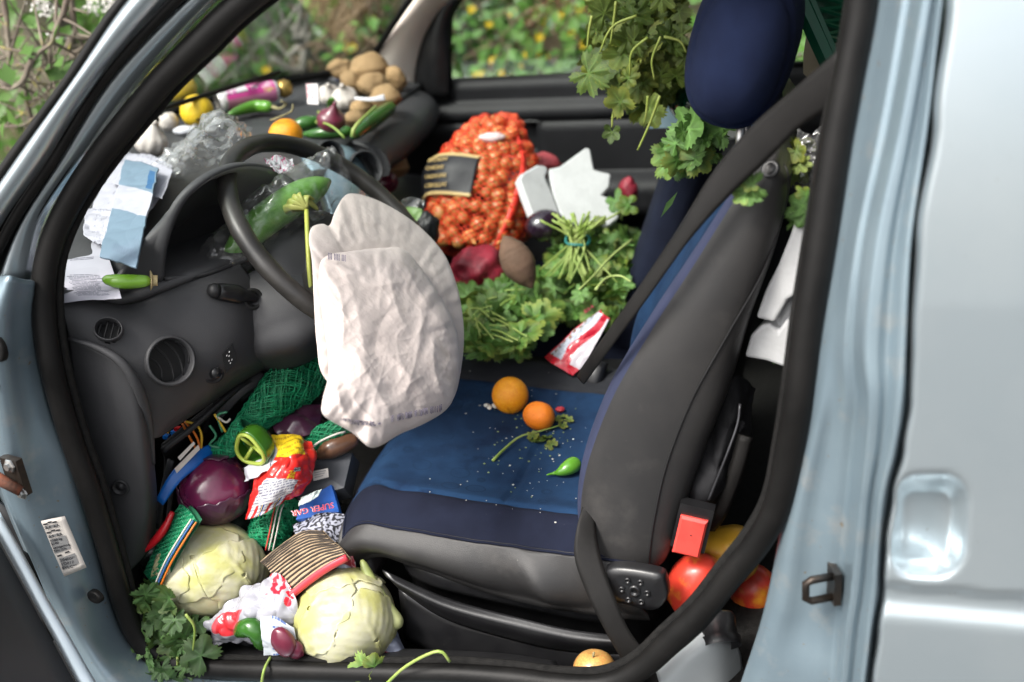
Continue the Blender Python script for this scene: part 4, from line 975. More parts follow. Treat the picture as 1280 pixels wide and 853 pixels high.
mango2_m = mat('mango_skin_yellow', (.62, .34, .03), (.60, .17, .02), rough=.4, scale=22, lo=.48, hi=.66, bump=.12, bscale=120, coat=.15, dust=(.25, .14, .03), dscale=70, dthr=.70)
apple_m = mat('apple_skin', (.50, .20, .06), (.52, .36, .10), rough=.3, scale=16, coat=.3, c3=(.42, .08, .04), scale3=14)
foam_m = mat('polystyrene', (.54, .545, .55), (.49, .495, .50), rough=.7, scale=30, bump=.35, bscale=160, dust=(.35, .35, .34), dscale=60, dthr=.73)

def tube_fruit(name, pts, rads, m, label, cat, group=None, stem=None, seg=14, n=36, wob=.03, seed=1, cap=None):
    P = spline(pts, n); m_ = len(rads)-1; rr = []
    for i in range(n):
        x_ = i/(n-1)*m_; k_ = min(int(x_), m_-1); g_ = lambda q: rads[max(0, min(m_, q))]
        rr.append(V((_cr(g_(k_-1), rads[k_], rads[k_+1], g_(k_+2), x_-k_), 0, 0)))
    for i in range(4):
        s_ = (.35, .65, .85, .96)[i]; rr[i] *= s_; rr[-1-i] *= s_
    mb = MB(); mb.tube(P, [max(.0006, r.x)*(1+wob*nz((i*.3, seed, 0), 1)) for i, r in enumerate(rr)], seg); o = mb.build(name, m); tag(o, label, cat, group)
    if stem:
        mb = MB(); S = spline(stem[0], 12); k = stem[1]; mb.tube(S, [k*(1.9-.9*min(1, i/4)) for i in range(12)], 8); mb.build('stalk', stem[2] if len(stem) > 2 else stem_m, o)
    return o

# ---- dash top ----------------------------------------------------------------
pot = [blob_mesh('potato', potato_m, (1, .82, .72), s, .22, 2.0) for s in range(4)]
pots = [(427, 88, 18, .575, 'round potato at the front left of the pile on the dash', (0, 0, 10)), (462, 86, 24, .575, 'large pale potato against the beige pillar in the dash pile', (0, 0, 40)), (495, 97, 15, .565, 'small potato at the far right of the dash pile by the pillar', (0, 60, 0)),
        (441, 105, 17, .565, 'upright potato just above the garlic on the dash', (0, 50, 0)), (467, 106, 19, .56, 'spotted potato in the middle of the dash pile', (20, 0, 30)), (482, 122, 20, .555, 'potato behind the white paper strip on the dash', (0, 0, 20)),
        (452, 136, 15, .55, 'half hidden potato right of the garlic bulbs', (0, 20, 70)), (444, 150, 14, .55, 'lowest potato beside the red onion on the dash', (0, 0, 0))]
for k, (x, y, r, z, lb, rot) in enumerate(pots):
    c, rr = seat_on(x, y, r, z, .8); obj_at('potato', pot[k % 4], c, rot, rr*1.08, lb, 'potato', 'potatoes piled on the dash')
c = PX(492, 208, .055); obj_at('potato', pot[1], c, (10, 10, 70), 22/scale_at(c), 'long brown potato lying in the open dash shelf', 'potato')
def garlic_mesh(seed, n=10):
    mb = MB(); mb.ico((0, 0, 0), (1, 1, .86), 4)
    for p in mb.v:
        a = math.atan2(p.y, p.x); l = math.hypot(p.x, p.y); k = 1+.10*(abs(math.cos(n/2*a+seed))**.7-.5)*min(1, l*1.6)
        p.x *= k; p.y *= k
        if p.z > .45: s_ = (p.z-.45)/.41; p.x *= 1-.55*s_; p.y *= 1-.55*s_; p.z += .45*s_*s_
    mb.tube([V((0, 0, 1.12)), V((.03, .01, 1.28)), V((.06, .02, 1.36))], [.28, .16, .13], 10); return mb.mesh('garlic', garlic_m)
gar = [garlic_mesh(1), garlic_mesh(4, 8)]
for x, y, r, z, lb, rot, k in ((188, 177, 22, .575, 'big garlic bulb under the windscreen pillar, left end of the dash', (25, 0, 100), 0), (211, 153, 13, .58, 'small garlic bulb behind the big one beside the yellow fruit', (70, 0, 250), 1),
                            (411, 119, 15, .555, 'left bulb of the white garlic pair on the dash', (30, 20, 0), 1), (431, 123, 17, .555, 'right bulb of the white garlic pair, above the red onion', (20, -20, 60), 0)):
    c, rr = seat_on(x, y, r, z, .9); obj_at('garlic_bulb', gar[k], c, rot, rr*.95, lb, 'garlic')
sheet('paper_strip', GY([[(443, 121, .93), (462, 122, .92), (480, 118, .92)], [(443, 125, .93), (462, 127, .92), (482, 126, .92)]]), print_paper, 'white paper strip curling away from the garlic pair', 'paper', nu=14, nv=4, amp=.002, col=lambda u, v: (.7, .68, .72))
c, r = seat_on(232, 163, 17, .575, .4)
mb = MB(); mb.ico((0, 0, 0), (1, .5, .34), 4, disp=lambda p: 1+.08*nz(p, 2, 3)); obj_at('onion_slice', mb.mesh('onion_slice', mat('pale_flesh', (.62, .62, .66), (.54, .54, .60), rough=.4, scale=12)), c, (0, 0, 5), r, 'pale cut vegetable piece below the yellow fruit', 'vegetable')
def fruit_mesh(name, m, dimple=.28, calyx=True, amp=.03, zs=.95, seed=1):
    mb = MB(); mb.ico((0, 0, 0), (1, 1, zs), 4, disp=lambda p: 1-dimple*math.exp(-((1-p.z)/.07))-.5*dimple*math.exp(-((1+p.z)/.05))+amp*nz(p, 1.3, seed)); return mb.mesh(name, m)
yf = fruit_mesh('yellow_fruit', yellow_m, .12, zs=.97)
dark_calyx = mat('calyx', (.06, .035, .015), rough=.8)
for x, y, r, lb, rot in ((246, 139, 20.5, 'yellow fruit with a dark calyx on the dash', (75, 20, 20)), (227, 112, 19, 'yellow fruit mostly hidden behind the windscreen pillar', (20, 0, 0))):
    c, rr = seat_on(x, y, r, .578); o = obj_at('yellow_fruit', yf, c, rot, rr, lb, 'fruit', 'yellow fruits on the dash')
    mb = MB(); d = V((.45, -.78, -.35)).normalized()
    for k in range(6):
        a = k*1.05; e = frame(d) @ V((math.cos(a), math.sin(a), 0)); mb.tube([c+d*rr*.93, c+d*rr*1.0+e*rr*.13], [rr*.06, rr*.015], 5)
    mb.build('calyx', dark_calyx, o)
c, r = seat_on(357, 168, 21, .552); om = fruit_mesh('orange', orange_m, .08, zs=.93)
o = obj_at('orange', om, c, (10, 0, 0), r, 'orange with a dry twig on the dash behind the steering wheel', 'orange')
mb = MB(); mb.tube(spline([c+V((-.02, -.01, r*.95)), c+V((.0, -.02, r*1.15)), c+V((.02, 0, r*1.35)), c+V((.025, .0, r*1.75))], 10), .0016, 6); mb.build('twig', stem_dry_m, o)
def dp(x, y, z=.56): return PZ(x, y, z)
tube_fruit('green_chili', [dp(284, 145, .585), dp(300, 138, .59), dp(320, 133, .59), dp(340, 134, .588)], [.005, .011, .013, .012], chili_m, 'bright green chili lying under the pink can', 'chili', 'green chilies on the dash', stem=([dp(341, 134, .588), dp(350, 136, .59), dp(358, 130, .60), dp(352, 127, .61)], .0022, stem_dry_m))
tube_fruit('green_chili', [dp(364, 158, .57), dp(378, 155, .572), dp(390, 153, .572), dp(398, 151, .572)], [.006, .013, .014, .010], chili_dark_m, 'short dark green chili just right of the orange', 'chili', 'green chilies on the dash', stem=([dp(397, 150, .572), dp(401, 144, .58), dp(398, 140, .58)], .003))
tube_fruit('green_chili', [dp(377, 168, .56), dp(400, 167, .562), dp(420, 165, .562), dp(440, 163, .562)], [.004, .010, .012, .010], chili_dark_m, 'dark chili lying in front of the red onion along the dash edge', 'chili', 'green chilies on the dash', stem=([dp(396, 153, .58), dp(408, 155, .585), dp(420, 162, .58), dp(431, 173, .565)], .0022))
tube_fruit('green_chili', [dp(440, 171, .565), dp(455, 158, .568), dp(475, 144, .568), dp(492, 132, .568)], [.010, .016, .016, .012], chili_dark_m, 'long glossy green chili beside the potatoes, its stalk bent back over it', 'chili', 'green chilies on the dash', stem=([dp(441, 171, .575), dp(443, 160, .59), dp(456, 146, .60), dp(470, 133, .60)], .0024))
tube_fruit('green_chili', [dp(411, 138, .575), dp(413, 130, .585), dp(416, 123, .60)], [.004, .009, .004], chili_m, 'small pale chili tip poking up before the garlic pair', 'chili', 'green chilies on the dash')
def onion_mesh(name, m, seed=1):
    mb = MB(); mb.ico((0, 0, 0), (1, 1, .9), 4, disp=lambda p: 1+.03*nz(p, 1.5, seed))
    for p in mb.v:
        if p.z > .5: s_ = (p.z-.5)/.42; p.x *= 1-.62*s_; p.y *= 1-.62*s_; p.z += .55*s_*s_
    mb.tube([V((0, 0, 1.2)), V((.03, 0, 1.5))], [.16, .12], 8); return mb.mesh(name, m)
ro = onion_mesh('red_onion', redonion_m)
c, r = seat_on(414, 151, 18, .555); obj_at('red_onion', ro, c, (10, 25, 0), r, 'red onion on the dash in front of the garlic pair', 'onion')
c = PX(484, 228, .07); obj_at('red_onion', ro, c, (80, 0, 40), 14/scale_at(c), 'red onion tucked into the dash shelf below the potato', 'onion')
# pink can with gold foil end
a, b = PZ(272, 128, .605), PZ(345, 113, .605); ax_ = (b-a).normalized(); L_ = (b-a).length; Mc = frame(ax_, (0, 0, 1)); r = .0225
can = thing('drink_can', a+V((0, 0, -r)), 'pink and white can lying on its side on the dash', 'can')
def can_col(t, an):
    if t < .12 or t > .95: return (.58, .56, .57)
    if an > .35:
        if t < .50: return (.50, .06, .30) if (.16 < t < .30 and noise.noise(V((t*50, an*6, 0))) > .05) else ((.02, .02, .03) if .35 < an < .42 else (.60, .57, .60))
        return (.62, .58, .60) if (.54 < t < .90 and .5 < an < 1.15 and noise.noise(V((t*60, an*5, 4))) > .05) else (.55, .03, .26)
    if an > -.15: return (.62, .50, .20) if (.72 < t < .92 and noise.noise(V((t*70, an*12, 2))) > 0) else (.58, .06, .28)
    return (.62, .20, .38)
mb = MB(); R = []; cs_ = []
for i in range(49):
    t = i/48; rr = r*(.80+.2*min(1, t/.06)) if t < .06 else r*(1-.12*max(0, (t-.95)/.05))
    row = []
    for k in range(48):
        an = 2*math.pi*k/48; row.append(a+ax_*(L_*t)+Mc @ V((rr*math.cos(an), rr*math.sin(an), 0))); nrm_ = Mc @ V((math.cos(an), math.sin(an), 0)); tc_ = (CAM-a).normalized(); upc = (UP-ax_*UP.dot(ax_)).normalized(); cs_.append(can_col(t, math.atan2(nrm_.dot(upc), nrm_.dot(tc_))))
    R.append(row)
mb.rows(R, 0, closed_u=True); mb.c = cs_; mb.build('can_body', print_gloss, can)
mb = MB(); mb.lathe([(r*.8, 0), (r*.75, .002), (r*.68, -.002), (.0001, -.002)], 32, frame(-ax_), a); mb.build('can_lid', metal_zinc, can)
gold = mat('gold_foil', (.50, .33, .10), (.35, .22, .06), rough=.3, scale=40, metal=.7, bump=.5, bscale=60)
mb = MB(); mb.ico(b+ax_*.018, (.019, .019, .019), 3, disp=lambda p: 1+.18*nz(p, 3)); mb.build('foil_cap', gold, can)
# price tag and pen
g = GY([[(381, 104, .985), (398, 104, .97)], [(383, 131, .95), (399, 132, .935)]])
def tagcol(u, v):
    if u < .10 or u > .92 or v < .05 or v > .95: return (.02, .02, .025)
    if .42 < u < .62 and .3 < v < .8: return (.08, .08, .1) if int(v*30) % 3 else (.6, .55, .55)
    if u < .38 and v < .75 and int(v*26) % 2: return (.55, .16, .2)
    return (.64, .58, .58)
sheet('price_tag', g, print_matt, 'small black framed price tag standing left of the garlic pair', 'price tag', nu=24, nv=36, amp=.0, thick=.002, col=tagcol)
pa_, pb_ = PZ(366, 104, .585), PZ(428, 99, .585)
pen = thing('pen', pa_, 'white pen with navy ends lying under the windscreen', 'pen')
mb = MB(); mb.tube([pa_.lerp(pb_, .25), pa_.lerp(pb_, .88)], .0062, 10); mb.build('barrel', mat('pen_white', (.62, .64, .70), rough=.3), pen)
navy_pl = mat('pen_navy', (.012, .02, .08), rough=.3)
for t0, t1 in ((0, .25), (.88, 1)):
    mb = MB(); mb.tube([pa_.lerp(pb_, t0), pa_.lerp(pb_, t1)], .0066, 10); mb.build('pen_cap', navy_pl, pen)
# clear bag on the dash, film round the cucumber, film scrap inside the wheel
clear = film('clear_plastic', (.96, .97, .98), rough=.12, opac=.10, haze=.35, scale=30); clear2 = film('thin_plastic', (.99, .99, .99), rough=.12, opac=.015, haze=.12, scale=25)
sheet('plastic_bag', GZ([[(196, 200, .59), (232, 172, .62), (262, 140, .66), (282, 140, .68), (300, 150, .66), (322, 172, .60)], [(190, 215, .585), (225, 192, .62), (255, 165, .68), (280, 158, .70), (300, 168, .65), (318, 185, .60)], [(196, 225, .58), (228, 212, .60), (250, 200, .62), (275, 190, .64), (296, 190, .62), (310, 196, .60)], [(204, 230, .575), (230, 224, .58), (252, 216, .59), (274, 206, .60), (292, 202, .60), (306, 204, .59)]]), clear,
      'crumpled clear plastic bag on the dash behind the wheel', 'plastic bag', nu=90, nv=70, amp=.016, freq=26, seed=5, thick=0)
tube_fruit('cucumber', [PY(276, 336, .265), PY(300, 305, .29), PY(335, 272, .33), (PY(378, 244, .39)), PY(412, 226, .44)], [.008, .021, .025, .024, .012], cucumber_m, 'green cucumber in a clear wrapper lying across the instruments', 'cucumber', seed=3)
gw = []
cpts = spline([PY(270, 342, .262), PY(300, 305, .285), PY(335, 272, .325), PY(378, 244, .385), PY(425, 218, .45)], 9)
for k in range(9):
    t = k/8; w = .036+.010*t; d = (cpts[min(8, k+1)]-cpts[max(0, k-1)]).normalized(); M = frame(d, (0, 0, 1)); gw.append([cpts[k]+M @ V((w*math.cos(a), w*math.sin(a)*(.8 if k < 7 else .5), 0)) for a in (2*math.pi*i/8 for i in range(9))])
sheet('cucumber_wrapper', gw, clear2, 'clear wrapper around the cucumber over the instruments', 'wrapper', nu=80, nv=80, amp=.010, freq=34, seed=9, thick=0)
mb = MB(); rn = random.Random(7)
fl = thing('vegetable_stalk', PY(384, 258, .33), 'pale green stalk with a limp flower head hanging behind the steering wheel', 'stalk')
mb.tube(spline([PY(383, 262, .335), PY(384, 290, .30), PY(386, 330, .27), PY(389, 366, .25)], 16), .0034, 8); mb.build('stem', mat('pale_stem', (.42, .44, .08), (.36, .40, .08), rough=.45, scale=20), fl)
petal = mat('limp_petal', (.36, .44, .10), (.46, .46, .14), rough=.5, scale=30, trans=.3)
for k, (x, y) in enumerate(((350, 275), (358, 262), (366, 252), (375, 248), (392, 250), (398, 262), (372, 264), (360, 278), (345, 280))):
    mb = MB(); p0 = PY(383, 261, .333); p1 = PY(x, y, .345+.004*k); mid = p0.lerp(p1, .55)+V((0, -.01, .014)); mb.tube(spline([p0, mid, p1], 10), [.003, .004, .005, .0055, .006, .006, .0055, .005, .004, .002], 6, flat=.4); mb.build('petal', petal, fl)
def printcol(u, v):
    n_ = noise.noise(V((u*7, v*5, 1)))
    return (.30, .02, .10) if abs(n_) < .07 else (.42, .43, .45)
sheet('printed_film', GY([[(330, 198, .40), (348, 196, .42), (366, 198, .44)], [(336, 206, .38), (350, 208, .40), (368, 206, .42)], [(344, 212, .37), (354, 216, .38), (366, 212, .41)]]), print_gloss, 'grey wrapper with dark pink print seen through the wheel', 'wrapper', nu=60, nv=36, amp=.006, freq=40, col=printcol)
# papers at the driver end of the dash
def letter_col(u, v):
    c_ = (.40, .395, .45)
    L = int(v*46)
    if L in (17, 18, 27, 28, 29, 30, 31, 32, 33, 34, 35, 36, 37, 38, 39, 40, 41, 42) and L % 1 == 0:
        ind = .14+.02*(L % 4)+(.0 if L < 27 else .012*(L-27)); end = .5+.38*abs(noise.noise(V((L*3.3, 1, 0))))+.18
        if (v*46-L) < .48 and ind < u < min(end, .93) and noise.noise(V((u*60, L*2.0, 3))) > -.22: c_ = (.10, .10, .13)
    return c_
sheet('printed_letter', GZ([[(96, 286, .566), (112, 283, .566), (126, 281, .566)], [(80, 322, .562), (106, 318, .562), (134, 315, .562)], [(72, 350, .556), (108, 350, .556), (146, 352, .556)], [(66, 380, .548), (110, 375, .548), (152, 373, .548)]]), print_paper, 'printed letter on white paper at the driver end of the dash', 'letter', nu=110, nv=190, amp=.002, freq=14, col=letter_col)
wp_ = lambda s: (lambda u, v: (.26, .26, .32) if (s and .2 < u < .8 and int(v*24) % 3 == 0 and noise.noise(V((u*40, int(v*24)*2.0, s))) > .15) else (.42, .415, .47))
sheet('paper_sheet', GZ([[(150, 192, .590), (190, 194, .592), (216, 208, .595)], [(124, 240, .582), (166, 240, .586), (206, 236, .594)], [(104, 285, .570), (140, 286, .572), (172, 284, .580)]]), print_paper, 'white paper sheet beneath the blue envelope', 'paper', nu=60, nv=60, amp=.004, freq=14, col=wp_(2))
sheet('paper_sheet', GZ([[(160, 190, .594), (188, 198, .598), (216, 212, .602)], [(150, 214, .592), (180, 222, .596), (207, 238, .602)], [(140, 230, .590), (170, 240, .594), (203, 250, .602)]]), print_paper, 'white paper with a torn corner sticking out right of the blue envelope', 'paper', nu=50, nv=50, amp=.003, freq=16, col=wp_(5))
sheet('paper_sheet', GZ([[(108, 260, .586), (132, 262, .586), (150, 266, .588)], [(104, 290, .580), (128, 288, .580), (140, 300, .582)], [(110, 298, .578), (126, 306, .578), (136, 318, .578)]]), print_paper, 'small creased receipt between the letter and the blue envelope', 'receipt', nu=50, nv=50, amp=.005, freq=30, col=wp_(8))
def env_col(u, v):
    c_ = (.15, .22, .29)
    if .27 < v < .53: c_ = (.42, .42, .48)
    if .78 < u < .96 and .06 < v < .24: c_ = (.03, .11, .24)
    if .86 < v < .93 and .3 < u < .92 and noise.noise(V((u*50, 1, 3))) > -.1: c_ = (.14, .2, .27)
    return c_
sheet('folded_leaflet', GZ([[(156, 199, .612), (178, 203, .614), (198, 210, .618)], [(146, 238, .608), (167, 243, .610), (189, 250, .614)], [(136, 276, .600), (157, 281, .602), (179, 287, .606)], [(124, 320, .586), (146, 326, .588), (169, 334, .592)]]), print_paper, 'blue grey envelope with a white band on top of the papers', 'envelope', nu=70, nv=110, amp=.003, freq=16, thick=.003, col=env_col)
ts = PY(197, 351, .115)
tube_fruit('green_pepper', [PY(128, 349, .085), PY(150, 352, .09), PY(172, 352, .102), PY(189, 351, .112)], [.006, .0095, .0095, .0075], mat('lime_chili', (.16, .34, .03), (.12, .27, .02), rough=.25, scale=8, coat=.3), 'long lime green chili poking out from under the printed letter', 'chili', stem=([PY(188, 351, .112), PY(193, 351, .115), PY(197, 351, .117)], .0075, mat('cut_stalk', (.45, .34, .17), (.52, .42, .22), rough=.7, scale=40)))
# ================================================================ leafy greens
def leaf_mesh(name, m, seed, lobes=5, na=56, nr=4, tone=(.115, .215, .050)):
    rn = random.Random(seed); v = [V((0, 0, 0))]; f = []; cl = [tuple(min(.9, q*1.7) for q in tone)]; yel = rn.random()**3
    curl = rn.uniform(-.25, .25); fold = rn.uniform(.05, .35); ph = rn.uniform(0, 6)
    for j in range(1, nr+1):
        t = j/nr
        for i in range(na+1):
            a = math.radians(-155+310*i/na); lob = .66+.34*abs(math.cos(lobes*a/2*1.16))**.8; ser = 1+.10*math.cos(a*31)*(j == nr)
            r = t*lob*ser*(1-.12*(abs(a)/2.7)**2)
            x, y = r*math.cos(a), r*math.sin(a)
            z = .045*r*math.cos(lobes*a*1.16)-curl*r*r+fold*abs(y)*.8-.12*fold+.10*r*math.sin(2*a+ph)+.03*math.sin(r*9+a*3+ph)
            v.append(V((x, y, z))); vn = max(0, math.cos(lobes*a*1.16))**10*(1.1-.6*t); w_ = yel*t*t; bb_ = .8+.35*noise.noise(V((x*2.5, y*2.5, seed)))
            cl.append(tuple(lerp(lerp(q*bb_, q*1.9+.02, vn*.7), e, w_*.7) for q, e in zip(tone, (.34, .33, .05))))
    for i in range(na): f.append((0, 1+i, 2+i))
    for j in range(nr-1):
        for i in range(na): a = 1+j*(na+1)+i; f.append((a, a+na+1, a+na+2, a+1))
    mb = MB(); mb.add(v, f); mb.c = cl; return mb.mesh(name, m)
LEAF = [leaf_mesh('leaf', leaf_m, s, 5+2*(s % 2), tone=((.10, .225, .042), (.14, .28, .065), (.075, .18, .03))[s % 3]) for s in range(9)]
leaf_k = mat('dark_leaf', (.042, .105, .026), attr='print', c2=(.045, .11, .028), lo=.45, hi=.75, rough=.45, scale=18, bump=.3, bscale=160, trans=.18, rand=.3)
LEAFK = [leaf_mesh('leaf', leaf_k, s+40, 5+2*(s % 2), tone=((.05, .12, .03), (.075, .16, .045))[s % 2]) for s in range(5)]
LEAFD = [leaf_mesh('leaf', leaf_d, s+20, 5+2*(s % 2), tone=((.10, .17, .028), (.15, .22, .045), (.075, .135, .022))[s % 3]) for s in range(9)]
def in_poly(x, y, P):
    c = False; j = len(P)-1
    for i in range(len(P)):
        if (P[i][1] > y) != (P[j][1] > y) and x < (P[j][0]-P[i][0])*(y-P[i][1])/(P[j][1]-P[i][1])+P[i][0]: c = not c
        j = i
    return c
def put_leaf(root, p, n, size, rn, lib=LEAF, spin=None):
    M = frame(n, (math.cos(a_ := (spin if spin is not None else rn.uniform(0, 6.28))), math.sin(a_), .02))
    s = size*rn.uniform(.8, 1.15); k = rn.uniform(.7, 1.0)
    return place('leaf', rn.choice(lib), root, Matrix.Translation(p) @ M.to_4x4() @ Matrix.Diagonal((s, s*k, s, 1)))
def put_stem(root, pts, r=.0022, m=None, name='stem'):
    mb = MB(); mb.tube(spline(pts, 12), [r*(1.1-.5*i/11) for i in range(12)], 6); return mb.build(name, m or stem_m, root)
def pile(root, poly, zf, count, size, seed, lib=LEAF, tilt=.55, toward=.45):
    rn = random.Random(seed); xs = [p[0] for p in poly]; ys = [p[1] for p in poly]; k = 0
    while k < count:
        x, y = rn.uniform(min(xs), max(xs)), rn.uniform(min(ys), max(ys))
        if not in_poly(x, y, poly): continue
        k += 1; z = zf(x, y)-rn.random()**1.5*.07; p = PZ(x, y, z); to = (CAM-p).normalized()
        n = V((0, 0, 1))*(1-toward)+to*toward+V((rn.gauss(0, tilt), rn.gauss(0, tilt), rn.gauss(0, tilt*.5)))
        put_leaf(root, p, n, rn.uniform(*size), rn, lib)
# passenger seat heap: three bunches
g1 = thing('greens_bunch', PZ(640, 420, .2), 'nearest bunch of lobed green leaves on the passenger side, beside the airbag', 'greens', 'bunches of greens on the passenger seat')
pile(g1, [(572, 345), (610, 335), (650, 350), (685, 345), (705, 370), (690, 400), (672, 425), (650, 442), (600, 440), (578, 430), (570, 380)], lambda x, y: .265+.03*math.exp(-((x-635)/45)**2), 210, (.022, .042), 11)
rn = random.Random(5)
for k in range(16):
    x0, y0 = rn.uniform(576, 600), rn.uniform(390, 436); x1, y1 = rn.uniform(600, 660), rn.uniform(360, 430)
    a, b = PZ(x0, y0, .25), PZ(x1, y1, .30); put_stem(g1, [a, a.lerp(b, .5)+V((0, 0, .018)), b], .0024)
g2 = thing('greens_bunch', PZ(745, 330, .2), 'bunch of greens tied with a band, stems up, at the foot of the foam box', 'greens', 'bunches of greens on the passenger seat')
pile(g2, [(690, 300), (712, 275), (745, 280), (775, 285), (800, 300), (806, 330), (790, 350), (770, 370), (735, 372), (705, 360), (688, 335)], lambda x, y: .285+.05*math.exp(-((x-735)/50)**2-((y-310)/40)**2), 210, (.018, .034), 12)
for k in range(30):
    a = PZ(722+rn.uniform(-9, 9), 300+rn.uniform(-3, 3), .36); b = PZ(722+rn.gauss(0, 26), 268+rn.uniform(-4, 14), .39+rn.uniform(-.02, .02)); c_ = PZ(715+rn.gauss(0, 22), 345+rn.uniform(-8, 10), .30)
    put_stem(g2, [b, a, c_], .0022)
mb = MB(); cb = PZ(722, 300, .36); mb.tube([cb+frame((.1, -.3, 1)) @ V((.022*math.cos(a), .018*math.sin(a), .002*math.sin(3*a))) for a in (2*math.pi*k/24 for k in range(24))], .003, 6, closed=True); mb.build('tie_band', mat('teal_band', (.02, .16, .14), rough=.4), g2)
for pts in (([(790, 300), (765, 320), (742, 345), (724, 362)]), ([(745, 362), (758, 348), (775, 345), (788, 352)])): put_stem(g2, [PZ(x, y, .35) for x, y in pts], .0026, mat('pale_green_stem', (.36, .44, .14), rough=.5))
g3 = thing('greens_bunch', PZ(740, 380, .18), 'low loose greens between the tied bunch and the driver backrest', 'greens', 'bunches of greens on the passenger seat')
pile(g3, [(690, 350), (740, 355), (800, 345), (790, 375), (768, 395), (755, 402), (720, 392), (700, 385)], lambda x, y: .25, 80, (.02, .036), 13)
sp = thing('leaf_sprig', PZ(775, 265, .3), 'small two leaf sprig standing against the dark door behind the heap', 'sprig')
put_stem(sp, [PZ(777, 275, .34), PZ(777, 260, .38), PZ(776, 252, .40)], .002)
for x, y, n in ((769, 250, (-.3, -.7, .6)), (786, 256, (.4, -.7, .5))): put_leaf(sp, PZ(x, y, .40), V(n), .03, rn)
# hanging bunch by the passenger headrest
gh = thing('hanging_greens', PY(805, 90, .72), 'large limp bunch of greens hanging upside down left of the headrest', 'greens')
rn = random.Random(21)
polyh = [(745, 0), (852, 0), (856, 40), (858, 75), (842, 105), (838, 125), (815, 138), (790, 140), (778, 120), (760, 105), (745, 98), (733, 92), (738, 75), (760, 60), (742, 40)]
k = 0
while k < 230:
    x, y = rn.uniform(725, 862), rn.uniform(-60, 145)
    if not (in_poly(x, max(2, y), polyh)): continue
    k += 1; p = PY(x, y, rn.uniform(.62, .86)); n = V((rn.gauss(0, .6), -.8, rn.gauss(.1, .5))); put_leaf(gh, p, n, rn.uniform(.018, .038), rn, LEAFD)
for pts in ([(796, 20), (770, 30), (758, 45), (750, 66)], [(810, 47), (790, 65), (787, 95)], [(826, 46), (815, 75), (818, 100)], [(825, 120), (812, 155), (797, 188)], [(772, 125), (766, 145), (765, 160)], [(830, 46), (850, 52), (858, 66)],
            [(770, 2), (768, 20), (763, 55)], [(740, 20), (736, 40), (734, 60)], [(810, 120), (808, 140), (805, 155)]):
    put_stem(gh, [PY(x, y, .61) for x, y in pts], .0023, mat('limp_stem', (.24, .30, .05), (.30, .34, .08), rough=.5, scale=30))
for x, y, n, s in ((765, 165, (0, -1, .1), .016), (735, 92, (-.3, -1, .2), .035), (776, 128, (0, -1, 0), .03)): put_leaf(gh, PY(x, y, .60), V(n), s, rn, LEAFD, spin=4.7)
# sprigs round the driver backrest
def sprig(label, poly, Yr, count, size, seed, lib=LEAF, base=None):
    xs = [p[0] for p in poly]; ys = [p[1] for p in poly]; rn = random.Random(seed); c = PY(sum(xs)/len(xs), max(ys), sum(Yr)/2); root = thing('leaf_sprig', c, label, 'sprig', 'leaf sprigs around the driver seat'); k = 0
    while k < count:
        x, y = rn.uniform(min(xs), max(xs)), rn.uniform(min(ys), max(ys))
        if not in_poly(x, y, poly): continue
        k += 1; put_leaf(root, PY(x, y, rn.uniform(*Yr)), V((rn.gauss(0, .5), -.9, rn.gauss(.25, .45))), rn.uniform(*size), rn, lib)
    if base: put_stem(root, [PY(*q) for q in base], .002)
    return root
sprig('leafy sprig below the headrest, in front of the white boxes', [(848, 148), (890, 145), (930, 155), (905, 170), (888, 190), (862, 225), (832, 215), (830, 185), (845, 170)], (.55, .66), 34, (.018, .034), 31)
sprig('single curled leaf lying under the shoulder belt on the backrest', [(922, 230), (942, 226), (944, 250), (930, 252)], (.112, .122), 4, (.014, .02), 33)
sprig('little sprig squeezed between backrest and rubber seal', [(995, 248), (1013, 242), (1014, 272), (1000, 276)], (.16, .22), 7, (.016, .024), 34)
sprig('leaves stuck in the foam rubble beside the rubber seal', [(968, 400), (990, 388), (990, 440), (975, 442)], (.22, .3), 9, (.018, .03), 35)
sprig('dark leaf at the top of the gap beside the seal', [(986, 190), (1012, 180), (1004, 215), (990, 215)], (.25, .32), 6, (.016, .026), 36, LEAFD)
mb = MB(); p = PY(820, 258, .34); mb.add([PY(847, 240, .30), PY(840, 256, .29), PY(826, 272, .30), PY(833, 254, .285)], [(0, 1, 2, 3)]); tag(mb.build('stray_leaf', leaf_plain), 'thin pale leaf blade against the blue backrest', 'leaf')
# footwell greens at the front sill corner
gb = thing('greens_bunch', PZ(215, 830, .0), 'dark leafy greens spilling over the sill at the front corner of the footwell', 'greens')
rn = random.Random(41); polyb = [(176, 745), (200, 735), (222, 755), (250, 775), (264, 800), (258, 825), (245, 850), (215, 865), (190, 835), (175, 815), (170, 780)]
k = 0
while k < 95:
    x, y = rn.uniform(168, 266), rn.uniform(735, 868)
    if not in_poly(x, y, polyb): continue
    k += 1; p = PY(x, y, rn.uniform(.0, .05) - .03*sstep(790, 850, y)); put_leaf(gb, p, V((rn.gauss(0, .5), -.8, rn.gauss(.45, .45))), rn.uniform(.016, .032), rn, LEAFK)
for pts in ([(232, 768), (243, 785), (241, 815)], [(222, 822), (222, 850), (224, 870)]): put_stem(gb, [PY(x, y, -.01) for x, y in pts], .002)
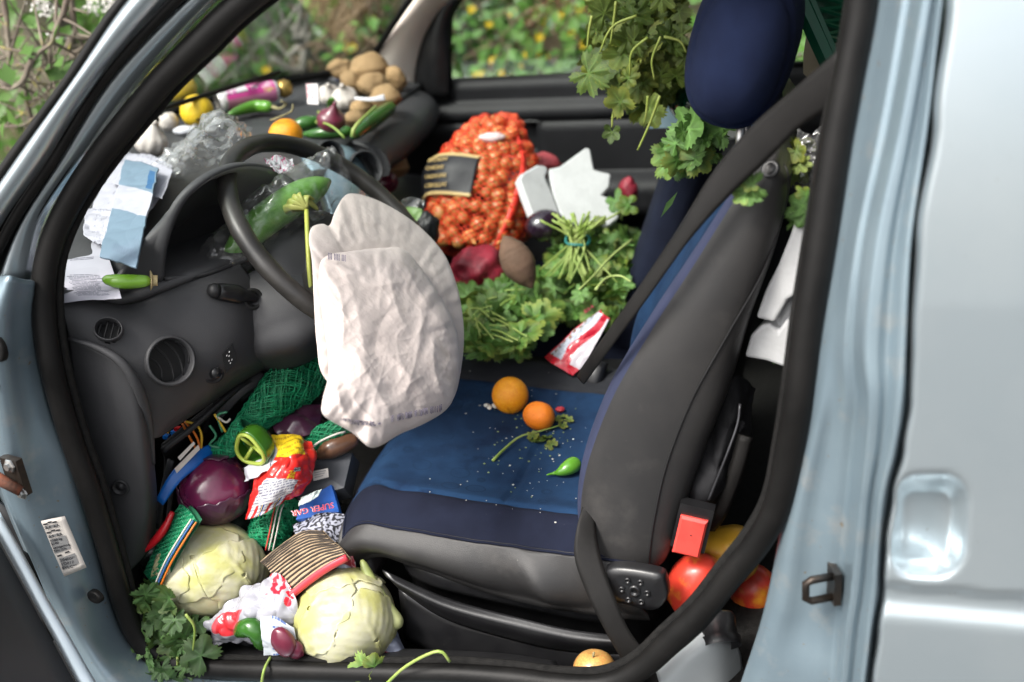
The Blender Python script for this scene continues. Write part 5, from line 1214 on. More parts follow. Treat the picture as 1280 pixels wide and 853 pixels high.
# single leaves and stalks on the sill
sl = thing('mallow_leaf', PY(462, 838, .0), 'single green leaf lying against the front cabbage on the sill', 'leaf')
put_leaf(sl, PY(456, 838, -.005), V((.1, -.85, .5)), .024, rn, LEAF, spin=1.9); put_leaf(sl, PY(468, 834, -.004), V((.7, -.6, .35)), .018, rn, LEAF, spin=1.2); put_stem(sl, [PY(464, 840, -.006), PY(468, 852, -.01), PY(466, 866, -.01)], .002)
st1 = MB(); st1.tube(spline([PY(478, 860, -.02), PY(505, 835, -.022), PY(535, 818, -.02), (PY(552, 815, -.018)), PY(562, 827, -.015)], 24), .0022, 8); tag(st1.build('leaf_stalk', stem_m), 'long bent green stalk arching over the sill seal', 'stalk')
st1 = MB(); st1.tube(spline([PY(338, 822, .01), PY(330, 838, -.02), PY(326, 862, -.022)], 14), .002, 8); tag(st1.build('leaf_stalk', stem_m), 'short green stalk hanging over the sill below the onion skin', 'stalk')
# ================================================================ passenger side things
# onion sack
SC = PZ(600, 300, .22); sc_c = PY(598, 240, .98)
sack_axis = (PY(622, 165, 1.08)-PY(585, 322, .90)).normalized()
sk = {'o': sc_c, 'a': sack_axis}
Ms = frame(sack_axis, RT)                                   # x across the picture, z along the sack
A0 = PY(586, 318, .90); A1 = PY(622, 158, 1.10); SLn = (A1-A0).length
def sack_r(t): return .114*max(0, math.sin(math.pi*min(1, .08+t*.88)))**.40*(1-.24*sstep(.60, 1.0, t))
def sack_pt(t, a, k=1.0):
    r = sack_r(t)*k; bump = 1+.07*noise.noise(V((math.cos(a)*2, math.sin(a)*2, t*5)))
    return A0+sack_axis*(SLn*t)+Ms @ V((r*math.cos(a)*bump, r*math.sin(a)*.75*bump, 0))
onm = [onion_mesh('onion', onion_m, s) for s in range(3)]
rn = random.Random(17); placed = []; tries = 0
while len(placed) < 210 and tries < 9000:
    tries += 1; t = rn.uniform(.02, .96); a = rn.uniform(0, 2*math.pi)
    to = (CAM-sc_c).normalized(); p = sack_pt(t, a, .86)
    ctr = A0+sack_axis*(SLn*t)
    if (p-ctr).dot(to) < -.015: continue
    if any((p-q).length < .0205 for q in placed): continue
    placed.append(p)
for p in placed:
    obj_at('onion', rn.choice(onm), p, (rn.uniform(0, 360), rn.uniform(0, 360), rn.uniform(0, 360)), rn.uniform(.0115, .0185), 'small yellow onion inside the orange net sack', 'onion', 'onions in the orange net sack')
net_o = mat('orange_net', (.72, .055, .012), (.62, .04, .01), rough=.5, scale=30)
def net(surface, nu, nv, r, steps=None, both=True, wrap=True, jit=0.0, seed=1, seg=4):
    mb = MB(); rn = random.Random(seed); st = steps or nv*2
    for k in range(nu):
        for sg in ((1, -1) if both else (1,)):
            tw = 1.1+rn.uniform(-jit, jit)
            pts = [surface(i/st, 2*math.pi*(k/nu)+sg*tw*2*math.pi*(i/st)*nv/nu) for i in range(st+1)]
            mb.tube(pts, r, seg, cap=False)
    return mb
def sack_skin(t, a):
    p = sack_pt(t, a, .90); c_ = A0+sack_axis*(SLn*t); d_ = (p-c_).normalized(); s_ = 0.0
    for q in placed:
        w_ = (q-p); l_ = w_.length
        if l_ < .045:
            lat = (w_-d_*w_.dot(d_)).length; s_ = max(s_, w_.dot(d_)+math.sqrt(max(0, .0165**2-lat*lat)) if lat < .0165 else 0)
    return p+d_*(s_*.9+.003)
nets = net(sack_skin, 40, 23, .00105, steps=90)
sack = thing('onion_sack', A0, 'orange net sack of yellow onions with a black label on the passenger side', 'sack')
nb = nets.build('net', net_o, sack)
mb = MB()                                                     # red woven straps
for a0 in (-.9,):
    mb.rows([[sack_pt(i/30, a0+w, 1.055) for w in (-.07, 0, .07)] for i in range(31)], .0006)
mb.build('strap', mat('red_strap', (.66, .035, .02), rough=.5), sack)
Rl = [[sack_pt(.30+.30*j/20, -3.10+1.42*i/40, 1.09) for i in range(41)] for j in range(21)]
mb = MB(); mb.rows(Rl[::-1], .0008, flip=False)
def lab_col(u, v):
    if v < .06 or v > .93: return (.50, .36, .16)
    return (.012, .012, .016)
cc = [lab_col(i/40, j/20) for j in range(21) for i in range(41)]; mb.c = cc+cc
slab = mb.build('label', mat('label_foil', (1, 1, 1), rough=.5, spec=.3, attr='print', bump=.3, bscale=60), sack)
goldp = mat('gold_print', (.46, .33, .13), rough=.4)
cl_ = Rl[10][22]; xr = (Rl[10][40]-Rl[10][0]).normalized(); upv = sack_axis; nn_ = xr.cross(upv).normalized()
if nn_.dot(CAM-cl_) < 0: nn_ = -nn_
Mt = Matrix((xr, nn_.cross(xr), nn_)).transposed().to_4x4()
for i, s_ in enumerate(('OIGNON', 'ONIONS', 'OIGNONS', 'CEBOLLAS')):
    text_obj(s_, .0125, Matrix.Translation(Rl[15-int(i*4.2)][20]+nn_*.004-xr*.024+upv*.0) @ Mt, goldp, slab, ext=.0004)
mb = MB(); mb.ico(PY(614, 172, .99), (.028, .012, .010), 3, disp=lambda p: 1+.25*nz(p, 2)); mb.build('paper_slip', mat('pink_paper', (.62, .40, .40), (.6, .5, .5), rough=.6, scale=40), sack)
mb = MB(); mb.ico(PY(634, 160, 1.08), (.035, .02, .03), 4, disp=lambda p: 1+.3*nz(p, 2.5)); mb.build('sack_neck', mat('orange_net_folds', (.60, .075, .02), (.42, .04, .012), rough=.6, scale=60, bump=.8, bscale=90), sack)
# red net of red onions underneath and behind
net_r = mat('crimson_net', (.26, .012, .03), (.16, .008, .02), rough=.55, scale=50, bump=.7, bscale=120)
def lump(name, c, rad, rot, m, label, cat, seed, amp=.2, group=None, sub=4):
    mb = MB(); mb.ico((0, 0, 0), rad, sub, disp=lambda p: 1+amp*nz(p, 1.8, seed)+amp*.4*nz(p, 4.5, seed)); me = mb.mesh(name, m); return obj_at(name, me, c, rot, 1.0, label, cat, group)
lump('red_net_bag', PY(640, 275, .98), (.06, .05, .05), (0, 0, 0), net_r, 'crimson net bag half hidden behind the onion sack near the foam box', 'net bag', 2)
lump('red_net_bag', PY(598, 335, .80), (.055, .05, .04), (0, 0, 20), net_r, 'dark crimson net bag under the orange sack, above the leaves', 'net bag', 5)
lump('red_net_bag', PY(676, 207, 1.16), (.042, .03, .026), (0, 0, 10), mat('pink_net', (.40, .06, .07), (.30, .04, .05), rough=.6, scale=60, bump=.7, bscale=100), 'pinkish red net bag peeping over the foam box', 'net bag', 7)
lump('purple_scrap', PY(785, 240, 1.1), (.02, .02, .03), (0, 0, 0), net_r, 'dark red scrap behind the right end of the foam box', 'scrap', 9)
# foam box, broken
def foam_slab(outline, thick_v, name, parent):
    mb = MB(); n = len(outline); o = [V(p) for p in outline]; b = [p+V(thick_v) for p in o]
    mb.add(o+b, [tuple(range(n)), tuple(range(n, 2*n))[::-1]]+[(i, i+n, (i+1) % n+n, (i+1) % n) for i in range(n)]); ob = mb.build(name, foam_m, parent, smooth=False)
    bv = ob.modifiers.new('soft', 'BEVEL'); bv.width = .0045; bv.segments = 3; return ob
fb = thing('foam_box', PZ(700, 290, .28), 'broken white polystyrene box on the heap by the passenger door', 'foam box')
def PP(px, py, P0, n): d = _ray(px, py); return CAM+d*((P0-CAM).dot(n)/d.dot(n))
E0, E1, LW, RW = PY(686, 210, 1.0), PY(704, 276, .935), PY(650, 222, .93), PY(740, 186, 1.07)
n1 = (E1-E0).cross(RW-E0).normalized(); n2 = (E1-E0).cross(LW-E0).normalized()
n1 = n1 if n1.dot(CAM-E0) > 0 else -n1; n2 = n2 if n2.dot(CAM-E0) > 0 else -n2
foam_slab([PP(x, y, E0, n1) for x, y in ((686, 211), (700, 208), (733, 184), (738, 186), (743, 212), (750, 214), (764, 217), (762, 234), (753, 244), (762, 247), (766, 256), (772, 260), (774, 272), (762, 282), (750, 276), (725, 282), (704, 276), (692, 246))], -n1*.02, 'side_wall', fb)
foam_slab([PP(x, y, E0, n2) for x, y in ((649, 224), (653, 217), (672, 206), (682, 207), (686, 211), (682, 222), (690, 240), (697, 258), (704, 276), (701, 289), (680, 280), (667, 272), (658, 248))], -n2*.02, 'corner_wall', fb)
# eggplant, tuber
tube_fruit('aubergine', [PY(664, 296, .86), PY(676, 284, .87), PY(690, 283, .88), PY(702, 292, .88)], [.02, .030, .030, .016], eggplant_m, 'black glossy aubergine below the foam box', 'aubergine', seg=18)
tb = mat('earthy_tuber', (.105, .060, .038), (.15, .085, .055), rough=.85, scale=22, bump=.7, bscale=70, c3=(.05, .035, .025), scale3=16)
tube_fruit('root_vegetable', [PY(630, 296, .70), PY(634, 303, .695), PY(642, 318, .69), PY(652, 337, .68), PY(660, 351, .675), PY(665, 360, .67)], [.008, .021, .029, .029, .020, .007], tb, 'long brown earthy root lying between the onion sack and greens', 'root vegetable', seg=18, wob=.08)
lump('dark_bundle', PY(533, 290, .70), (.022, .02, .04), (0, 15, 0), plastic_dark, 'dark lump left of the orange sack, beside a leaf', 'bundle', 3)
sheet('leaf_strip', GY([[(498, 262, .72), (512, 258, .73), (528, 262, .73)], [(508, 282, .70), (522, 282, .71), (530, 290, .71)]]), leaf_plain, 'broad green leaf wedged between airbag and orange sack', 'leaf', nu=14, nv=12, amp=.008, freq=18)
sheet('film_scrap', GY([[(502, 250, .73), (515, 246, .75), (530, 250, .75)], [(500, 264, .72), (516, 266, .73), (528, 262, .74)]]), clear, 'scrap of clear film above the leaf left of the orange sack', 'film', nu=30, nv=30, amp=.012, freq=35, thick=0)
# snack packet between the seats
pk = GY([[(752, 386, .66), (762, 398, .62)], [(725, 405, .64), (745, 430, .60)], [(700, 428, .62), (730, 456, .58)], [(680, 446, .60), (716, 470, .57)]])
pk = [[r[0], r[0].lerp(r[1], .5)+V((-.006, -.012, .010)), r[1]] for r in pk]
def pack_col(u, v):
    wave = .70-.25*sstep(.1, .6, v)+.16*sstep(.55, 1, v)
    if v > .90-.1*u or v < .02 or u < .05: return (.46, .015, .03)
    if u > wave: return (.48, .012, .03) if u < wave+.22 else (.55, .50, .54)
    if .08 < u < .22 and v > .10:
        cell = int(v*22); w_ = v*22-cell
        if cell % 2 and w_ < .9: return [(.50, .30, .03), (.03, .05, .25), (.5, .03, .03), (.55, .5, .5), (.05, .2, .08), (.02, .02, .03)][(cell//2+int((u-.08)*30)) % 6]
    if .28 < u and int(u*34) % 2 and noise.noise(V((v*60, int(u*34)*1.7, 0))) > -.05: return (.26, .27, .34)
    return (.52, .54, .62)
pko = sheet('snack_packet', pk, print_gloss, 'crumpled red and white snack packet wedged between the front seats', 'packet', nu=70, nv=110, amp=.004, freq=24, col=pack_col, thick=.0015)
fx = (pk[1][0]-pk[0][0]).normalized(); fn = fx.cross(pk[0][2]-pk[0][0]).normalized()
if fn.dot(CAM-pk[0][0]) < 0: fn = -fn
tp = PY(744, 396, .638); text_obj('SH', .017, Matrix.Translation(tp+fn*.016+fx*.012) @ Matrix((-fx, fn.cross(-fx), fn)).transposed().to_4x4(), mat('dark_red_print', (.30, .02, .05), rough=.4), pko, ext=.0003)
# boxes and bottle behind the seats, below the headrest
mb = MB(); q = [PY(836, 90, .80), PY(862, 68, .82), (PY(900, 118, .82)), PY(868, 112, .80)]
foam_piece = thing('foam_piece', PY(868, 112, .8), 'white foam corner left of the headrest above the green bottle', 'foam')
foam_slab(q, (.02, .06, -.01), 'slab', foam_piece)
foam_piece = thing('foam_piece', PY(880, 135, .8), 'small white foam strip below the headrest beside the green bottle', 'foam')
foam_slab([PY(872, 112, .78), PY(884, 112, .78), PY(890, 132, .78), PY(880, 137, .78)], (.01, .04, 0), 'slab', foam_piece)
foam_piece = thing('foam_piece', PY(935, 170, .8), 'white card corner between the leafy sprig and the backrest', 'card')
foam_slab([PY(898, 165, .70), PY(948, 150, .70), PY(950, 168, .70), PY(905, 178, .70)], (.01, .03, 0), 'slab', foam_piece)
bottle_g = mat('green_glass', (.004, .045, .024), (.003, .035, .02), rough=.08, scale=8, coat=.6)
bt_ = thing('green_bottle', PY(858, 140, .80), 'dark green plastic bottle lying below the headrest', 'bottle')
mb = MB(); P_ = [PY(836, 132, .82), PY(850, 128, .82), PY(866, 128, .80), PY(884, 132, .79), PY(905, 134, .78)]; mb.tube(spline(P_, 20), [.012, .026, .030, .030, .028, .028, .026, .027, .029, .030, .030, .029, .028, .028, .028, .028, .028, .026, .02, .01], 16); mb.build('bottle_body', bottle_g, bt_)
mb = MB(); mb.tube([PY(866, 120, .765), PY(873, 148, .76)], .006, 8); mb.build('bottle_rib', bottle_g, bt_)
mb = MB(); mb.box(PY(835, 128, 1.05), (.03, .06, .035)); part(mb, 'belt_tower', silver_trim, smooth=False)
# green crate in the top corner
cg = mat('green_crate', (.006, .105, .055), (.004, .08, .042), rough=.35, scale=10)
cr = thing('plastic_crate', PY(1030, 80, .55), 'green plastic crate stacked behind the headrest', 'crate')
e0, e1_ = [PY(992, -6, .50), PY(1034, 82, .50)], [PY(1075, -30, .62), PY(1075, 70, .62)]
def seg_box(a, b, r, name): mb = MB(); mb.tube([a, b], r, 4, flat=.6); mb.build(name, cg, cr, smooth=False)
seg_box(PY(985, -30, .50), PY(1037, 84, .50), .011, 'crate_rim'); seg_box(PY(1000, -30, .52), PY(1046, 76, .52), .006, 'crate_rim')
for k in range(7):
    a = PY(990+k*7.4, -16+k*15.5, .505); seg_box(a, a+(PY(1075, -20+k*14, .60)-a)*1.0, .0035, 'crate_bar')
for k in range(6):
    a = PY(992+k*8, -14+k*18, .505); seg_box(a, PY(1070, -30+(k+2.4)*16, .58), .0028, 'crate_bar')
mb = MB(); mb.rows(grid_eval(GY([[(1005, -20, .56), (1090, -30, .66)], [(1050, 78, .56), (1090, 70, .66)]]), 4, 4), .004); mb.build('crate_wall', cg, cr)
fp = thing('foam_piece', PY(1005, 30, .62), 'white sheet edge under the green crate', 'foam'); foam_slab([PY(978, -10, .60), PY(992, -4, .60), PY(1012, 34, .60), PY(1005, 34, .60)], (.004, .03, 0), 'slab', fp)
fp = thing('cardboard_piece', PY(1015, 90, .62), 'tan cardboard edge under the crate beside the belt', 'cardboard'); mb = MB(); q = [PY(1008, 42, .62), PY(1022, 60, .62), PY(1030, 80, .62), PY(1012, 100, .62), PY(1004, 92, .62), PY(1004, 70, .62)]
mb.add(q+[p+V((.004, .03, 0)) for p in q], [tuple(range(6)), tuple(range(11, 5, -1))]+[(i, i+6, (i+1) % 6+6, (i+1) % 6) for i in range(6)]); mb.build('slab', mat('cardboard', (.36, .30, .22), (.30, .25, .18), rough=.9, scale=20), fp, smooth=False)
# foam rubble and film between seat and seal
fp = thing('foam_piece', PY(960, 400, .3), 'long white foam slab standing between backrest and rubber seal', 'foam')
foam_slab([PY(x, y, .17) for x, y in ((1000, 258), (1024, 266), (1018, 330), (1006, 362), (984, 376), (968, 404), (944, 398), (956, 364), (972, 332), (986, 298))], (.012, .05, -.004), 'slab', fp)
fp = thing('foam_piece', PY(960, 455, .19), 'broken white foam chunk low between backrest and seal', 'foam')
foam_slab([PY(x, y, .18) for x, y in ((938, 420), (950, 408), (962, 404), (972, 414), (984, 398), (994, 412), (992, 452), (980, 460), (958, 452), (930, 447))], (.012, .06, -.006), 'slab', fp)
lump('foam_chunk', PY(985, 385, .22), (.022, .03, .03), (0, 30, 0), foam_m, 'jagged foam lump behind the leaves beside the seal', 'foam', 8, .4)
sheet('plastic_film', GY([[(996, 160, .30), (1012, 165, .30), (1032, 150, .30)], [(998, 205, .28), (1014, 200, .28), (1028, 195, .28)], [(1000, 240, .27), (1010, 236, .27), (1022, 232, .27)]]), film('grey_film', (.9, .9, .92), rough=.15, opac=.2, haze=.6, scale=30), 'grey clear film crumpled in the gap beside the belt', 'plastic film', nu=40, nv=60, amp=.014, freq=30, seed=3, thick=0)
# black bag, mangos, apple, canister
bagm = mat('black_nylon', (.008, .008, .009), (.014, .014, .016), spec=.2, rough=.75, scale=12, bump=.5, bscale=70)
bg_ = thing('black_bag', PY(880, 640, .30), 'black nylon bag hanging behind the driver backrest', 'bag')
bgr = GY([[(900, 478, .20), (925, 470, .22), (944, 486, .26)], [(888, 520, .19), (918, 520, .18), (940, 515, .24)], [(876, 560, .18), (905, 565, .16), (932, 560, .22)], [(860, 610, .17), (890, 612, .15), (916, 610, .20)], [(848, 650, .16), (870, 650, .17), (894, 640, .20)]])
R = crumple(grid_eval(bgr, 50, 70), .009, 14, 4); mb = MB(); mb.rows(R, .03, flip=True); mb.build('bag_body', bagm, bg_)
mb = MB(); mb.tube(spline([PY(925, 505, .165), PY(922, 530, .155), PY(908, 570, .14), PY(886, 625, .135)], 20), .0018, 6); mb.build('zip', mat('zip_dark', (.05, .05, .055), rough=.35, metal=.5), bg_)
mb = MB(); mb.tube(spline([PY(932, 545, .18), PY(920, 590, .17), PY(900, 640, .17), PY(885, 660, .18)], 20), .010, 6, flat=.4); mb.build('bag_strap', webbing, bg_)
def mango(px, py, Y, rad, rot, m, label, seed): lump('mango', PY(px, py, Y), rad, rot, m, label, 'mango', seed, .06, 'mangos behind the driver seat')
mango(868, 730, .16, (.036, .036, .050), (0, 25, 0), mango_m, 'red mango with a split skin directly below the red buckle', 1)
mango(908, 695, .22, (.042, .042, .050), (0, 60, 0), mango2_m, 'yellow mango behind the red one, right of the buckle', 2)
mango(942, 738, .26, (.034, .034, .040), (0, 10, 0), mango_m, 'red mango seen only in the sliver right of the rubber seal', 3)
am = fruit_mesh('apple', apple_m, .16, zs=.9); c = PY(743, 836, .046); o = obj_at('apple', am, c, (-18, 0, 0), 27/scale_at(c), 'yellow red apple on the sill below the driver seat', 'apple')
mb = MB(); mb.tube([c+V((0, -.006, .022)), c+V((.003, -.008, .034))], .0014, 6); mb.build('stalk', stem_dry_m, o)
cn = thing('plastic_canister', PY(880, 850, .1), 'milky plastic canister with a black cap below the seal', 'canister')
cm = mat('milky_plastic', (.42, .45, .46), (.36, .39, .40), rough=.35, scale=8, trans=.25)
cg_ = GY([[(905, 790, .09), (880, 780, .09), (850, 800, .07), (820, 840, .05)], [(925, 815, .10), (895, 805, .06), (860, 825, .04), (825, 860, .03)], [(930, 860, .10), (900, 860, .06), (860, 870, .04), (830, 890, .03)]])
mb = MB(); mb.rows(grid_eval(cg_, 24, 16), .03, flip=False); mb.build('canister_body', cm, cn)
ax1 = (PY(898, 762, .10)-PY(904, 800, .07)).normalized(); mb = MB(); mb.lathe([(.026, -.012), (.026, 0), (.023, .001), (.023, .026), (.021, .030), (.0001, .031)], 24, frame(ax1), PY(900, 797, .075)); mb.build('cap', plastic_black, cn)
# ================================================================ on the driver seat
def seat_z(x, y):
    u = (x-XF)/(XB-XF)*2-1; v = (y-YN)/(YF-YN)*2-1; return cush(max(-1, min(1, u)), max(-1, min(1, v))).z
def on_seat(px, py, h=0.0):
    z = .18
    for _ in range(6): p = PZ(px, py, z+h); z = seat_z(p.x, p.y)
    return PZ(px, py, z+h)
r = .0235; om2 = fruit_mesh('orange', orange_m, .06, zs=.98)
# orange with a split in its skin
mb = MB(); mb.ico((0, 0, 0), (1, .97, 1.02), 5)
dsp = V((.15, -.75, -.55)).normalized()
for p in mb.v:
    q = p.normalized(); d = q-dsp; l1 = d.dot(V((1, .2, 0))); l2 = d.dot(V((0, .55, -.8)))
    if q.dot(dsp) > .7: p *= 1-.10*math.exp(-((l1-.06*math.sin(l2*9))/.05)**2)*sstep(.5, .1, abs(l2))
    p *= 1-.06*math.exp(-((1-q.dot(V((.25, -.45, .86)).normalized()))/.006))
c = on_seat(638, 497, .022); obj_at('orange', mb.mesh('orange', orange_m), c+V((0, 0, .004)), (0, 0, 0), 23/scale_at(c), 'larger split orange on the blue seat cushion', 'orange', 'citrus on the driver seat')
c = on_seat(674, 522, .018); obj_at('mandarin', fruit_mesh('mandarin', mandarin_m, .07, zs=.9), c+V((0, 0, .003)), (-35, 20, 0), 20.5/scale_at(c), 'smaller mandarin touching the orange on the blue seat cushion', 'mandarin', 'citrus on the driver seat')
tube_fruit('green_chili', [on_seat(683, 594, .006), on_seat(692, 592, .006), on_seat(700, 590, .010), on_seat(712, 584, .014), on_seat(722, 578, .014)], [.0016, .003, .0095, .0125, .011], chili_m, 'plump green chili on the seat against the backrest', 'chili')
sg = thing('wilted_sprig', on_seat(655, 560, .0), 'wilted sprig with torn leaves below the mandarin on the seat', 'sprig')
put_stem(sg, [on_seat(616, 576, .003), on_seat(632, 560, .006), on_seat(650, 546, .008), on_seat(672, 540, .008), on_seat(700, 532, .006)], .0022)
rn = random.Random(51)
for x, y, s in ((672, 552, .017), (684, 548, .014), (690, 556, .012), (666, 546, .012), (700, 522, .013), (710, 524, .012), (703, 531, .01)): put_leaf(sg, on_seat(x, y, .006), V((rn.gauss(0, .3), rn.gauss(-.2, .3), 1)), s, rn, LEAFD)
crumb_w = mat('crumb_white', (.60, .58, .52), rough=.7); crumb_g = mat('crumb_green', (.22, .28, .10), rough=.7); crumb_r = mat('crumb_red', (.40, .03, .04), rough=.6)
c = on_seat(619, 508, .004); mb = MB()
for k in range(9): mb.ico(c+V((rn.gauss(0, .006), rn.gauss(0, .006), rn.uniform(0, .004))), (.004, .004, .003), 2, disp=lambda p: 1+.3*nz(p, 2, k))
tag(mb.build('cauliflower_crumb', crumb_w), 'white crumbled cauliflower bit beside the orange on the seat', 'crumb')
c = on_seat(700, 512, .005); mb = MB(); mb.ico((0, 0, 0), (.0075, .006, .004), 3, disp=lambda p: 1+.3*nz(p, 2, 2)); obj_at('red_scrap', mb.mesh('red_scrap', crumb_r), c, (0, 0, 0), 1, 'small red vegetable scrap beside the mandarin', 'scrap')
mb = MB()
for k in range(80):
    x, y = (rn.uniform(480, 735), rn.uniform(448, 655)) if k % 3 == 0 else (rn.gauss(655, 42), rn.gauss(545, 40))
    if x < 580 and y < 560: continue
    p = on_seat(x, y, .001); s = rn.choice((.0006, .0008, .0009, .0011, .0013, .0019)); mb.ico(p, (s, s*.7, s*.6), 1)
tag(mb.build('crumbs', crumb_w), 'pale crumbs scattered over the blue seat cushion', 'crumbs', kind='stuff')
mb = MB()
for k in range(60):
    x, y = rn.gauss(665, 35), rn.gauss(545, 35); p = on_seat(x, y, .001)
    if x < 580 and y < 560: continue
    s = rn.choice((.001, .0014, .002)); mb.ico(p, (s, s*.7, s*.5), 1)
tag(mb.build('green_crumbs', crumb_g), 'green and yellow crumbs scattered over the seat cushion', 'crumbs', kind='stuff')
# ================================================================ footwell
def cabbage(name, c, rad, rot, m, lm, label, seed, nleaf=4, rib=True, ax=None):
    root = thing(name, c-V((0, 0, rad[2])), label, 'cabbage'); M = rotm(*rot)
    mb = MB(); mb.ico((0, 0, 0), (1, 1, 1), 5, disp=lambda p: 1+.05*nz(p, 1.4, seed)+.006*(1-abs(nz(p, 4.5, seed))*2))
    mb.v = [c+M @ V((p.x*rad[0], p.y*rad[1], p.z*rad[2])) for p in mb.v]; mb.build('head', m, root)
    rn = random.Random(seed)
    for k in range(nleaf):
        # a wrapping leaf: cap of the ball round direction d, wavy rim, raised mid rib and side veins
        a0 = 6.28*k/nleaf+rn.uniform(-.4, .4); el = rn.uniform(-.1, .45)
        d = V((math.cos(a0)*math.cos(el), math.sin(a0)*math.cos(el), math.sin(el)))
        if ax: d = V(ax[k % len(ax)]).normalized()
        F = frame(d, (.2, .1, -1)); ang = rn.uniform(.75, 1.05); R = []
        for j in range(25):
            t = j/24; row = []
            for i in range(73):
                a = 2*math.pi*i/72; th = ang*t*(1+.10*math.sin(3*a+seed)+.05*math.sin(7*a+k)+.03*math.sin(17*a))
                q = F @ V((math.sin(th)*math.cos(a), math.sin(th)*math.sin(a), math.cos(th)))
                s = 1.010+.005*k+.05*nz(q, 1.4, seed)+.006*(1-abs(nz(q, 4.5, seed))*2)+.012*t**6+.010*math.sin(11*a)*t**8
                u, w = math.sin(th)*math.cos(a), math.sin(th)*math.sin(a)
                if rib: s += .030*math.exp(-(w/.045)**2)*sstep(-.9, .4, u)
                s += .006*math.cos((u*1.1+abs(w))*26)*min(1, t*1.5)
                row.append(c+M @ V((q.x*rad[0], q.y*rad[1], q.z*rad[2]))*s)
            R.append(row)
        mb = MB(); mb.rows(R[1:], .0015); mb.build('leaf', lm, root)
    return root
def toCam(c): return (CAM-c).normalized()
ca = PY(263, 712, .105); cabbage('white_cabbage', ca, (.083, .076, .068), (0, 0, 0), wcab_m, wcab_leaf_m, 'larger pale cabbage at the left, partly in a green net', 3, 3, ax=[(.1, -.62, .85), (.9, -.4, .3), (-.7, -.6, .4)])
cb_ = PY(433, 774, .075); cabbage('white_cabbage', cb_, (.071, .069, .069), (0, 0, 40), wcab_m, wcab_leaf_m, 'yellowish cabbage at the sill in front of the seat base', 6, 3, ax=[(-.75, -.2, .75), (.3, -.9, .0), (.2, .5, .8)])
cr_ = PY(270, 612, .165); cabbage('red_cabbage', cr_, (.054, .054, .051), (0, 0, 0), rcab_m, rcab_leaf_m, 'round red cabbage above the left white cabbage', 9, 3, rib=False, ax=[(-.3, .6, .75), (.55, -.55, -.6), (-.8, -.3, -.4)])
# nets
net_g = mat('green_net', (.016, .30, .13), (.012, .22, .095), rough=.4, scale=40); net_gw = mat('green_net_pale', (.10, .36, .20), rough=.4)
def net_tube(name, pts, rads, label, seed, nu=38, nv=32, r=.0011, flat=.7, m=None, core=True, parent=None):
    P = spline(pts, 40); rr = [q.x for q in spline([V((x, 0, 0)) for x in rads], 40)]; Fm = []
    for i in range(40):
        d = (P[min(39, i+1)]-P[max(0, i-1)]).normalized(); Fm.append(frame(d, (0, 0, 1)))
    def S(t, a, k=1.0):
        x = t*39; i = min(38, int(x)); f = x-i; c = P[i].lerp(P[i+1], f); q = lerp(rr[i], rr[i+1], f)*k*(1+.22*noise.noise(V((math.cos(a)*2, math.sin(a)*2, t*7+seed)))+.10*noise.noise(V((math.cos(a)*5, math.sin(a)*5, t*18+seed))))
        return c+Fm[i] @ V((q*math.cos(a), q*math.sin(a)*flat, 0))
    root = thing(name, P[0], label, 'net bag')
    net(S, nu, nv, r, steps=70, jit=.25, seed=seed, seg=3).build('net', m or net_g, root)
    net(lambda t, a: S(t, a+.1, .86), nu, nv, r, steps=60, jit=.4, seed=seed+1, seg=3).build('net', m or net_g, root)
    if core:
        mb = MB(); mb.rows([[S(i/39, 2*math.pi*k/20, .72) for k in range(20)] for i in range(40)], 0, closed_u=True); mb.build('net_folds', mat('green_net_dark', (.008, .11, .05), rough=.8), root)
    return root
net_tube('green_net_bag', [PY(296, 548, .22), PY(320, 525, .24), PY(345, 495, .27), PY(375, 470, .31), PY(412, 452, .36)], [.018, .036, .044, .042, .03], 'empty green net bag stuffed behind the airbag above the pepper', 2)
net_tube('green_net_bag', [PY(312, 535, .20), PY(290, 555, .195), PY(268, 572, .19), PY(258, 582, .18)], [.022, .018, .014, .012], 'thin green net end trailing above the red cabbage', 5, nu=20, nv=16)
net_tube('green_net_bag', [PY(384, 560, .26), PY(405, 545, .27), PY(425, 535, .28), PY(440, 530, .30)], [.014, .018, .018, .012], 'green net with a pale woven edge right of the snack bag', 7, nu=22, nv=14)
mb = MB(); mb.tube(spline([PY(388, 562, .235), PY(400, 552, .24), PY(420, 543, .25), PY(432, 540, .26)], 14), .0018, 6); tag(mb.build('woven_edge', wire_w), 'pale woven ribbon edge of the net beside the snack bag', 'ribbon')
net_tube('green_net_bag', [PY(330, 680, .16), PY(345, 655, .18), PY(362, 635, .20), PY(372, 625, .21)], [.03, .036, .030, .018], 'green net bag with red and white threads below the snack bag', 11, nu=30, nv=20)
for k, (m_, dx) in enumerate(((wire_w, 0), (mat('thread_red', (.5, .04, .03), rough=.6), -4), (wire_w, 5))):
    mb = MB(); mb.tube(spline([PY(336+dx, 688, .128), PY(341+dx, 665, .142), PY(346+dx, 640, .16), PY(350+dx, 630, .17)], 12), .0012, 5); tag(mb.build('net_thread', m_), ('white thread left of the red one', 'red thread woven', 'white thread right of the red one')[k]+' in the green net below the snack bag', 'thread')
